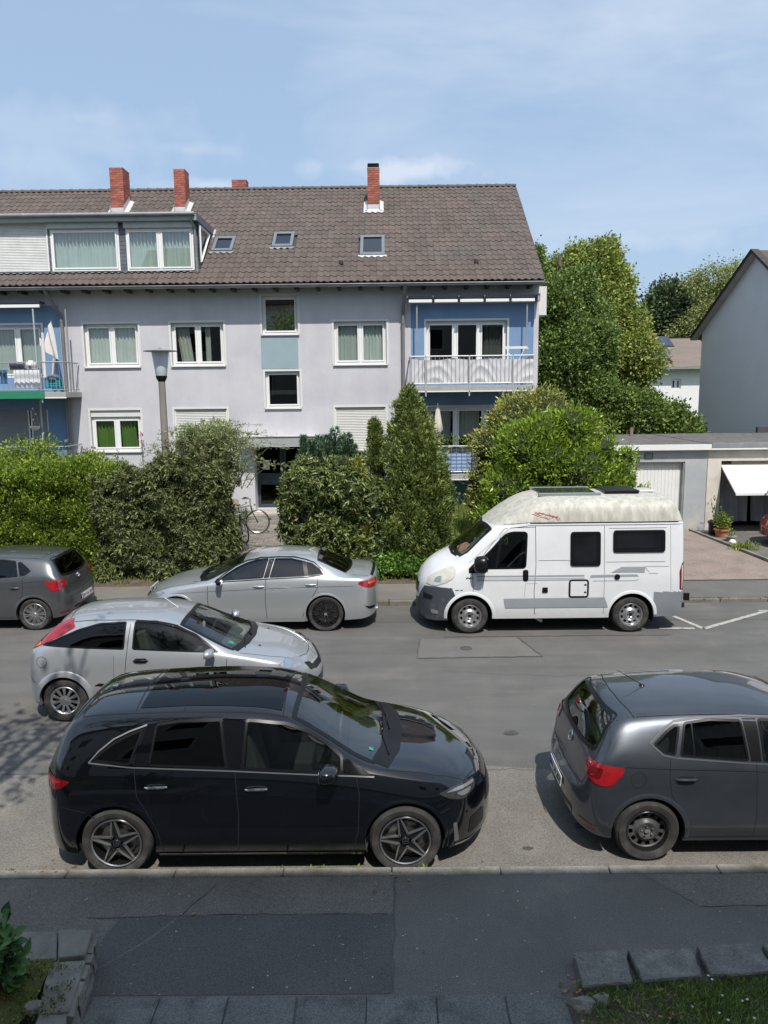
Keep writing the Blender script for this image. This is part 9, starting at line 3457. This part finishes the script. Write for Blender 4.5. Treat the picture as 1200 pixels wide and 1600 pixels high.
# =================================================================== STREET LAMP, BICYCLES, SMALL THINGS
lx, ly = -5.17, 18.45
lb = aty(256, 720, 18.45)
lt = aty(250, 548, 18.45)
lamp = thing('street_lamp', 'street lamp with a wide flat cap and tapered milky shade on a concrete pole', 'street lamp', (lb.x, 18.45, .1))
zc = lt.z
gb_ = aty(254, 592, 18.45).z
lx = aty(253, 600, 18.45).x
POLEM = mat('pole_concrete', (.24, .21, .185), rough=.9, var=.2, scale=3, c2=(.17, .155, .14), c2scale=2, stretch=(1, 1, .4), bump=.03, bscale=60)
MB().tube([(lx, 18.45, .08), (lx, 18.45, 2.5), (lx, 18.45, gb_ - .05)], [.10, .092, .078], 18).build('pole', POLEM, lamp, smooth=True)
MB().lathe([(.08, -.06), (.095, -.04), (.125, .02), (.135, .07), (.11, .07)], c=(lx, 18.45, gb_), n=24).build('collar', BLACKTRIM, lamp, smooth=True)
MB().lathe([(.115, .05), (.13, .08), (.20, zc - gb_ - .04), (.195, zc - gb_ - .01)], c=(lx, 18.45, gb_), n=32).build('lamp_shade', mat('shade_milky', (.58, .63, .65), rough=.35, var=.03), lamp, smooth=True)
MB().lathe([(.0001, .075), (.03, .07), (.035, .04), (.10, .035), (.36, .005), (.385, -.005), (.38, -.018), (.20, -.012), (.0001, -.01)], c=(lx, 18.45, zc), n=40).build('lamp_cap', mat('cap_grey', (.24, .25, .24), rough=.6, var=.15), lamp, smooth=True)


def bicycle(x, y, z, rz, label, steer=0.0, frame_c=(.012, .013, .015), basket=False, lean=0.0, ret=False, fend=False):
	t = thing('bicycle', label, 'bicycle', (x, y, z), 'bicycles leaning by the house entrance', local=True)
	t.rotation_euler = (lean, 0, rz)
	FM = mat('bike_frame', frame_c, rough=.3, coat=.6)
	R = .345
	tyre_m = RUBBER
	fr = MB()
	bb, st_, hd_, rx, fx = Vector((0, 0, .28)), Vector((-.16, 0, .80)), Vector((.42, 0, .82)), Vector((-.45, 0, R)), Vector((.60, 0, R))
	hb = Vector((.46, 0, .62))
	fr.tube([bb, st_], .016, 8)
	fr.tube([bb, hb], .018, 8)
	fr.tube([st_ - Vector((0, 0, .05)), hd_], .015, 8)
	fr.tube([hb, hd_], .02, 8)
	for s in (-.05, .05):
		fr.tube([bb, rx + Vector((0, s, 0))], .009, 6)
		fr.tube([st_, rx + Vector((0, s, 0))], .008, 6)
	fr.build('frame', FM, t, smooth=True)
	MB().tube([st_, st_ + Vector((-.03, 0, .14))], .013, 8).build('seat_post', CHROME, t)
	s = MB()
	c = st_ + Vector((-.04, 0, .16))
	s.add([c + Vector(v) for v in ((-.13, -.07, 0), (-.13, .07, 0), (.02, .035, .01), (.15, .015, 0), (.15, -.015, 0), (.02, -.035, .01), (-.12, -.05, -.04), (-.12, .05, -.04), (.14, 0, -.03))],
		  [(0, 1, 2, 5), (5, 2, 3, 4), (0, 6, 7, 1), (1, 7, 8, 3, 2), (0, 5, 4, 8, 6), (6, 8, 7), (3, 8, 4)])
	s.build('saddle', BLACKTRIM, t, bevel=.012)

	def wheel(cx, st=0.0, org=None):
		w_ = bpy.data.objects.new('wheel', None)
		COL.objects.link(w_)
		w_.parent = t
		w_.location = (cx, 0, R)
		w_.rotation_euler = (0, 0, st)
		if org:
			off = Vector((cx - org, 0, 0))
			w_.location = (org + math.cos(st) * off.x, math.sin(st) * off.x, R)
		MB().tube([(R * .96 * math.cos(a), 0, R * .96 * math.sin(a)) for a in np.linspace(0, 2 * PI, 41)[:-1]], .019, 8, closed=True).build('tyre', tyre_m, w_, smooth=True)
		MB().tube([(R * .895 * math.cos(a), 0, R * .895 * math.sin(a)) for a in np.linspace(0, 2 * PI, 41)[:-1]], .012, 6, closed=True).build('rim', ALLOY, w_, smooth=True)
		sp = MB()
		for k in range(24):
			a = 2 * PI * k / 24
			b_ = a + (.5 if k % 2 else -.5)
			sp.tube([(.02 * math.cos(b_), .025 if k % 4 < 2 else -.025, .02 * math.sin(b_)), (R * .89 * math.cos(a), 0, R * .89 * math.sin(a))], .0016, 3, cap=False)
		sp.build('spokes', CHROME, w_)
		MB().tube([(0, -.05, 0), (0, .05, 0)], .022, 10).build('hub', CHROME, w_)
		return w_
	wheel(rx.x)
	wheel(fx.x, steer, org=.44)
	cs, sn = math.cos(steer), math.sin(steer)

	def F(v):     # steered part
		o = Vector((.44, 0, 0))
		d = Vector(v) - o
		return Vector((o.x + d.x * cs - d.y * sn, d.x * sn + d.y * cs, v[2]))
	fk = MB()
	for s_ in (-.05, .05):
		fk.tube([F((.475, s_, .60)), F((.53, s_, .48)), F((.60, s_, R))], .010, 6)
	fk.tube([F((.475, -.055, .60)), F((.475, .055, .60))], .014, 6)
	fk.build('fork', FM, t, smooth=True)
	h = MB()
	h.tube([F((.41, 0, .82)), F((.40, 0, .98))], .014, 8)
	h.tube([F((.28, -.29, 1.04)), F((.36, -.22, 1.03)), F((.43, 0, .99)), F((.36, .22, 1.03)), F((.28, .29, 1.04))], .011, 8)
	hb_ = h.build('handlebar', CHROME, t, smooth=True)
	g = MB()
	g.tube([F((.20, -.30, 1.04)), F((.30, -.28, 1.04))], .018, 8)
	g.build('grip', BLACKTRIM, hb_)
	MB().tube([F((.20, .30, 1.04)), F((.30, .28, 1.04))], .018, 8).build('grip', BLACKTRIM, hb_)
	MB().lathe([(.0001, .03), (.03, .02), (.035, 0), (.0001, -.03)], c=tuple(F((.53, 0, .84))), axis='X', n=12).build('front_light', CHROME, t, smooth=True)
	ck = MB().lathe([(.0001, .0), (.085, .0), (.085, .006), (.0001, .006)], c=(0, -.06, .28), axis='Y', n=20)
	ck.tube([(0, -.075, .28), (.12, -.075, .16)], .009, 6)
	ck.tube([(0, .06, .28), (-.12, .06, .40)], .009, 6)
	ck.build('crank', CHROME, t)
	for s_, p_ in ((-1, (.12, -.12, .16)), (1, (-.12, .11, .40))):
		MB().box(p_[0] - .045, p_[0] + .045, p_[1] - .045, p_[1] + .045, p_[2] - .012, p_[2] + .012).build('pedal', BLACKTRIM, t)
	for cx, st in ((rx.x, 0),):
		MB().tube([(cx + (R + .03) * math.cos(a), 0, R + (R + .03) * math.sin(a)) for a in np.linspace(.2, 2.9, 14)], .02, 5).build('mudguard', FM, t, smooth=True)
	rk = MB()
	for s_ in (-.05, .05):
		rk.tube([(-.20, s_, .74), (-.66, s_, .74)], .006, 5)
		rk.tube([(-.50, s_, .74), (-.45, s_, R)], .006, 5)
	rk.build('rack', STEEL, t)
	MB().tube([(-.02, .06, .26), (-.10, .22, .0)], .009, 5).build('kickstand', STEEL, t)
	if basket:
		c = F((.62, 0, .86))
		b = MB()
		n_ = 16
		for hh, k in ((-.11, .8), (-.04, .9), (.03, .95), (.10, 1.0)):
			b.tube([c + Vector((.13 * k * math.cos(a), .17 * k * math.sin(a), hh)) for a in np.linspace(0, 2 * PI, n_ + 1)[:-1]], .005, 4, closed=True)
		for a in np.linspace(0, 2 * PI, n_ + 1)[:-1]:
			b.tube([c + Vector((.105 * math.cos(a), .137 * math.sin(a), -.11)), c + Vector((.13 * math.cos(a), .17 * math.sin(a), .10))], .004, 4)
		b.build('basket', mat('basket_dark', (.03, .028, .026), rough=.7), t)
	if ret:
		b = MB().box(-.62, -.28, -.16, .16, .76, .98)
		b.build('pannier_box', mat('crate_grey', (.45, .46, .44), rough=.7), t, bevel=.02)
	return t


q = aty(390, 832, 21.6)
bicycle(q.x - .38, 21.7, gz(q.x, 21.7) + .02, rad(12), 'bicycle with its front wheel turned towards the street, nearest the door', steer=rad(-6), lean=rad(-5))
bicycle(aty(381, 832, 21.2).x, 21.1, gz(-4, 21.3) + .02, rad(-78), 'dark bicycle with a front basket seen end on beside the hedge', steer=rad(18), basket=True, lean=rad(6))
bicycle(aty(371, 850, 20.3).x, 20.1, gz(-4, 20.1) + .02, rad(-80), 'bicycle pushed deepest against the dark hedge, only part showing', steer=rad(-10), lean=rad(4))
# doormat sized brown bag and pale box by the wall
c_ = aty(364, 786, 24.3)
tag(MB().add([(c_.x - .25, 24.1, .62), (c_.x + .28, 24.1, .62), (c_.x + .2, 24.4, .62), (c_.x - .2, 24.4, .62), (c_.x - .22, 24.12, 1.12), (c_.x + .10, 24.1, 1.2), (c_.x + .18, 24.35, 1.1), (c_.x - .2, 24.35, 1.14)],
			 [(0, 1, 5, 4), (1, 2, 6, 5), (2, 3, 7, 6), (3, 0, 4, 7), (4, 5, 6, 7)]).build('paper_sack', mat('sack_tan', (.36, .29, .20), rough=.9, var=.2, scale=8), None, bevel=.03),
	'tan paper sack standing against the house wall behind the bicycles', 'sack')

# parasols, sail, laundry
def parasol_closed(x, y, z0, z1, r, m, label, name='parasol'):
	t = thing(name, label, 'parasol', (x, y, z0))
	MB().tube([(x, y, z0), (x, y, z1 + .08)], .015, 8).build('pole', WHITEP, t)
	b = MB()
	H = z1 - z0
	prof = [(0, 1.0, .02), (0, .95, .04), (0, .80, .07), (0, .60, .10), (0, .45, .13), (0, .36, .07), (0, .25, .10), (0, .12, .08)]
	vs = []
	n = 16
	for _, h, k in prof:
		for i in range(n):
			a = 2 * PI * i / n
			q = k * r / .13 * (1 + .28 * math.sin(a * 5 + h * 3))
			vs.append((x + q * math.cos(a) * .9, y + q * math.sin(a), z0 + H * h))
	b.add(vs, [(j * n + i, j * n + (i + 1) % n, (j + 1) * n + (i + 1) % n, (j + 1) * n + i) for j in range(len(prof) - 1) for i in range(n)])
	b.build('canopy', m, t, smooth='all')
	return t


CREAM = mat('canvas_cream', (.62, .57, .48), rough=.95, var=.08, scale=5)
a_ = aty(684, 634, 24.1)
parasol_closed(a_.x, 24.1, aty(684, 700, 24.1).z, a_.z, .15, CREAM, 'closed cream parasol on the lower right balcony')
sl_ = thing('sun_sail', 'folded white sun sail hanging beside the upper left balcony door', 'sun sail', (-10.4, 24.5, 5))
b = MB()
P0, P1, P2, P3 = aty(79, 498, 24.3), aty(92, 562, 24.3), aty(69, 548, 24.3), aty(73, 520, 24.4)
b.grid(lambda u, v: tuple((P0.lerp(P1, v)).lerp(P3.lerp(P2, v), u) + Vector((0, .05 * math.sin(u * 9 + v * 4), 0))), np.linspace(0, 1, 14), np.linspace(0, 1, 12))
b.build('canvas', mat('canvas_offwhite', (.60, .57, .53), rough=.95, var=.08, scale=4), sl_, smooth='all')
MB().tube([tuple(aty(84, 560, 24.3)), tuple(aty(82, 590, 24.3))], .03, 6).build('sail_tail', CREAM, sl_)


def cloth(label, rect, Y, m, name='laundry', cat='laundry', amp=.02, group=None):
	x0, x1, z0, z1 = R4(*rect, Y)
	b = MB()
	b.grid(lambda u, v: (u, Y + amp * math.sin((u - x0) * 40 + v * 3) + amp * math.sin(v * 23), v), np.linspace(x0, x1, 12), np.linspace(z0, z1, 8))
	return tag(b.build(name, m, None, smooth='all'), label, cat, group)


cloth('dark laundry draped over the upper left balcony rail', (15, 568, 37, 578), YB - .03, mat('cloth_dark', (.05, .055, .07), rough=.95))
cloth('pale cloth hanging on the upper left balcony rail beside the dark laundry', (41, 566, 58, 577), YB - .03, mat('cloth_pale', (.5, .5, .5), rough=.95))
cloth('large white sheet hanging inside the upper left balcony', (22, 578, 64, 606), 24.2, mat('cloth_sheet', (.58, .6, .62), rough=.95))
cloth('blue and black garment at the left end of the upper left balcony', (0, 578, 12, 600), 24.0, mat('cloth_blue', (.03, .09, .18), rough=.95))
cloth('small white towel on the rail of the upper left balcony', (44, 563, 52, 571), YB - .05, PLATEW)
cr = thing('crate', 'turquoise plastic crate with clothes on the upper left balcony', 'crate', (aty(85, 600, 24.2).x, 24.2, 4.5))
x0, x1, z0, z1 = R4(73, 592, 95, 606, 24.2)
b = MB()
for k in range(5):
	z = z0 + (z1 - z0) * k / 4
	b.box(x0, x1, 24.1, 24.13, z - .02, z + .02)
for k in range(6):
	x = x0 + (x1 - x0) * k / 5
	b.box(x - .015, x + .015, 24.09, 24.14, z0, z1)
b.box(x0, x1, 24.35, 24.38, z0, z1)
b.box(x0, x1, 24.1, 24.38, z0 - .01, z0 + .01)
b.build('crate_body', mat('crate_teal', (.03, .26, .32), rough=.6), cr)
MB().lathe([(.0001, .16), (.12, .15), (.2, .08), (.22, 0)], c=((x0 + x1) / 2, 24.24, z1 - .02), n=10).build('clothes', mat('cloth_mixed', (.10, .12, .16), rough=.95, var=.9, scale=9), cr)
# hanging planter
hpz = aty(55, 668, 24.2)
hpn = thing('hanging_planter', 'white bowl planter hanging on thin chains below the upper left balcony', 'planter', tuple(hpz))
MB().lathe([(.0001, -.09), (.07, -.08), (.13, -.02), (.16, .03), (.15, .03), (.10, -.02), (.0001, -.03)], c=tuple(hpz), n=18).build('bowl', WHITEP, hpn, smooth=True)
b = MB()
for k in range(3):
	a = 2 * PI * k / 3
	b.tube([(hpz.x + .15 * math.cos(a), 24.2 + .15 * math.sin(a), hpz.z + .02), (hpz.x, 24.2, hpz.z + .62)], .004, 4)
b.tube([(hpz.x, 24.2, hpz.z + .62), (hpz.x, 24.2, 4.35)], .004, 4)
b.build('chain', STEEL, hpn)
for k in range(3):
	MB().lathe([(.0001, .03), (.03, 0), (.0001, -.03)], c=(hpz.x + rr.uniform(-.05, .05), 24.2, hpz.z + .25 + .17 * k), n=8).build('shell', WHITEP, hpn)
# plants on the lower right balcony rail
x0 = aty(690, 690, YB).x
n = 260
P = np.stack([NR.uniform(x0, x0 + 2.0, n), NR.normal(YB + .12, .06, n), NR.normal(aty(700, 690, YB).z + .02, .07, n)], 1)
bp_ = thing('balcony_plants', 'wispy green plants growing in a box along the lower right balcony rail', 'plants', (x0 + 1, YB + .1, 2.9))
leaves('foliage', P, NR.normal(0, .6, (n, 3)) + [0, 0, .6], .11, .25, LF_POT, bp_)
MB().box(x0, x0 + 1.9, YB + .05, YB + .2, aty(700, 702, YB).z - .08, aty(700, 702, YB).z + .04).build('planter_box', mat('box_dark', (.04, .05, .05), rough=.7), bp_)
# clothes horse on the upper right balcony
a = aty(812, 545, 24.2)
ch = thing('clothes_airer', 'folding clothes airer at the right end of the upper right balcony', 'clothes airer', (a.x, 24.2, 4.6))
b = MB()
for k in range(5):
	b.tube([(a.x - .45, 24.1 + .09 * k, a.z + .0 + .02 * k), (a.x + .25, 24.1 + .09 * k, a.z + .02 * k)], .007, 4)
b.tube([(a.x - .45, 24.1, a.z), (a.x - .45, 24.5, a.z + .1)], .009, 5)
b.tube([(a.x + .25, 24.1, a.z), (a.x + .25, 24.5, a.z + .1)], .009, 5)
b.tube([(a.x - .4, 24.1, 4.6), (a.x + .2, 24.4, a.z + .06)], .009, 5)
b.tube([(a.x + .2, 24.1, 4.6), (a.x - .4, 24.4, a.z + .06)], .009, 5)
b.build('airer_frame', WHITEP, ch)
# pink ribbon flower at the ground floor window
a = aty(222, 690, 24.8)
rb = thing('flower_spike', 'tall pink foxglove like flower spike beside the green curtained window', 'flower', (a.x, 24.75, .6))
MB().tube([(a.x, 24.75, .6), (a.x, 24.75, a.z + .3)], .008, 5).build('stem', STEMM, rb)
n = 60
P = np.stack([NR.normal(a.x, .03, n), NR.normal(24.75, .03, n), NR.uniform(a.z - .25, a.z + .32, n)], 1)
leaves('blossom', P, NR.normal(0, 1, (n, 3)), .05, .8, mat('blossom_pink', (.55, .10, .30), rough=.8), rb)

# the red car whose front corner enters at the right edge: whole body further right
c = Car('red_car', 'dark red car whose nose just enters the right picture edge on the driveway', .84, 3.9,
		[[(0, .8, .3), (.4, .82, .22), (3.5, .82, .22), (3.9, .78, .3)], [(0, .84, .55), (3.9, .8, .5)], [(0, .8, .75), (.3, .82, .95), (2.8, .81, .92), (3.5, .79, .78), (3.9, .74, .5)],
		 [(0, .65, .78), (.3, .62, 1.1), (.8, .6, 1.36), (1.9, .61, 1.36), (2.7, .68, 1.02), (3.5, .66, .82), (3.9, .5, .52)], [(0, 0, .8), (.25, 0, 1.12), (.7, 0, 1.42), (1.9, 0, 1.42), (2.9, 0, .99), (3.5, 0, .86), (3.9, 0, .55)]],
		[(5, .05), (7, .03), (7, .03), (9, .03)], (.4, 2.4), (.6, 2.2), 0, 0, 1, (.68, 3.15), .30, .84, paint('paint_red', (.16, .012, .018), metal=.4, rough=.35), ds=.035)
c.root.location = (aty(1193, 862, 20.6).x + 4.02, 20.9, .14)
c.root.rotation_euler = (0, 0, PI)
c._sill = .22
mid_arch(c, .34, .03, .006, sill=.22)
c.well()
c.window([(.8, 1.0), (1.7, .98), (1.7, 1.3), (1.0, 1.3)], GLASS_DARK, .02)
c.window([(1.8, .98), (2.7, .94), (2.3, 1.2), (1.8, 1.3)], GLASS_DARK, .02)
windscreen(c, 2.1, 2.85, .56, .68, GLASS_DARK)
c.patch3('headlight', [(3.4, -.75, .78), (3.65, -.66, .76), (3.8, -.46, .70), (3.6, -.68, .62)], 140, CLEARL)
for x in c.wheels:
	for sd in (-1, 1):
		make_wheel(c, x, sd, .30, .20, 'cover', .84, spokem=ALLOY, wide=.18)
c.finish()
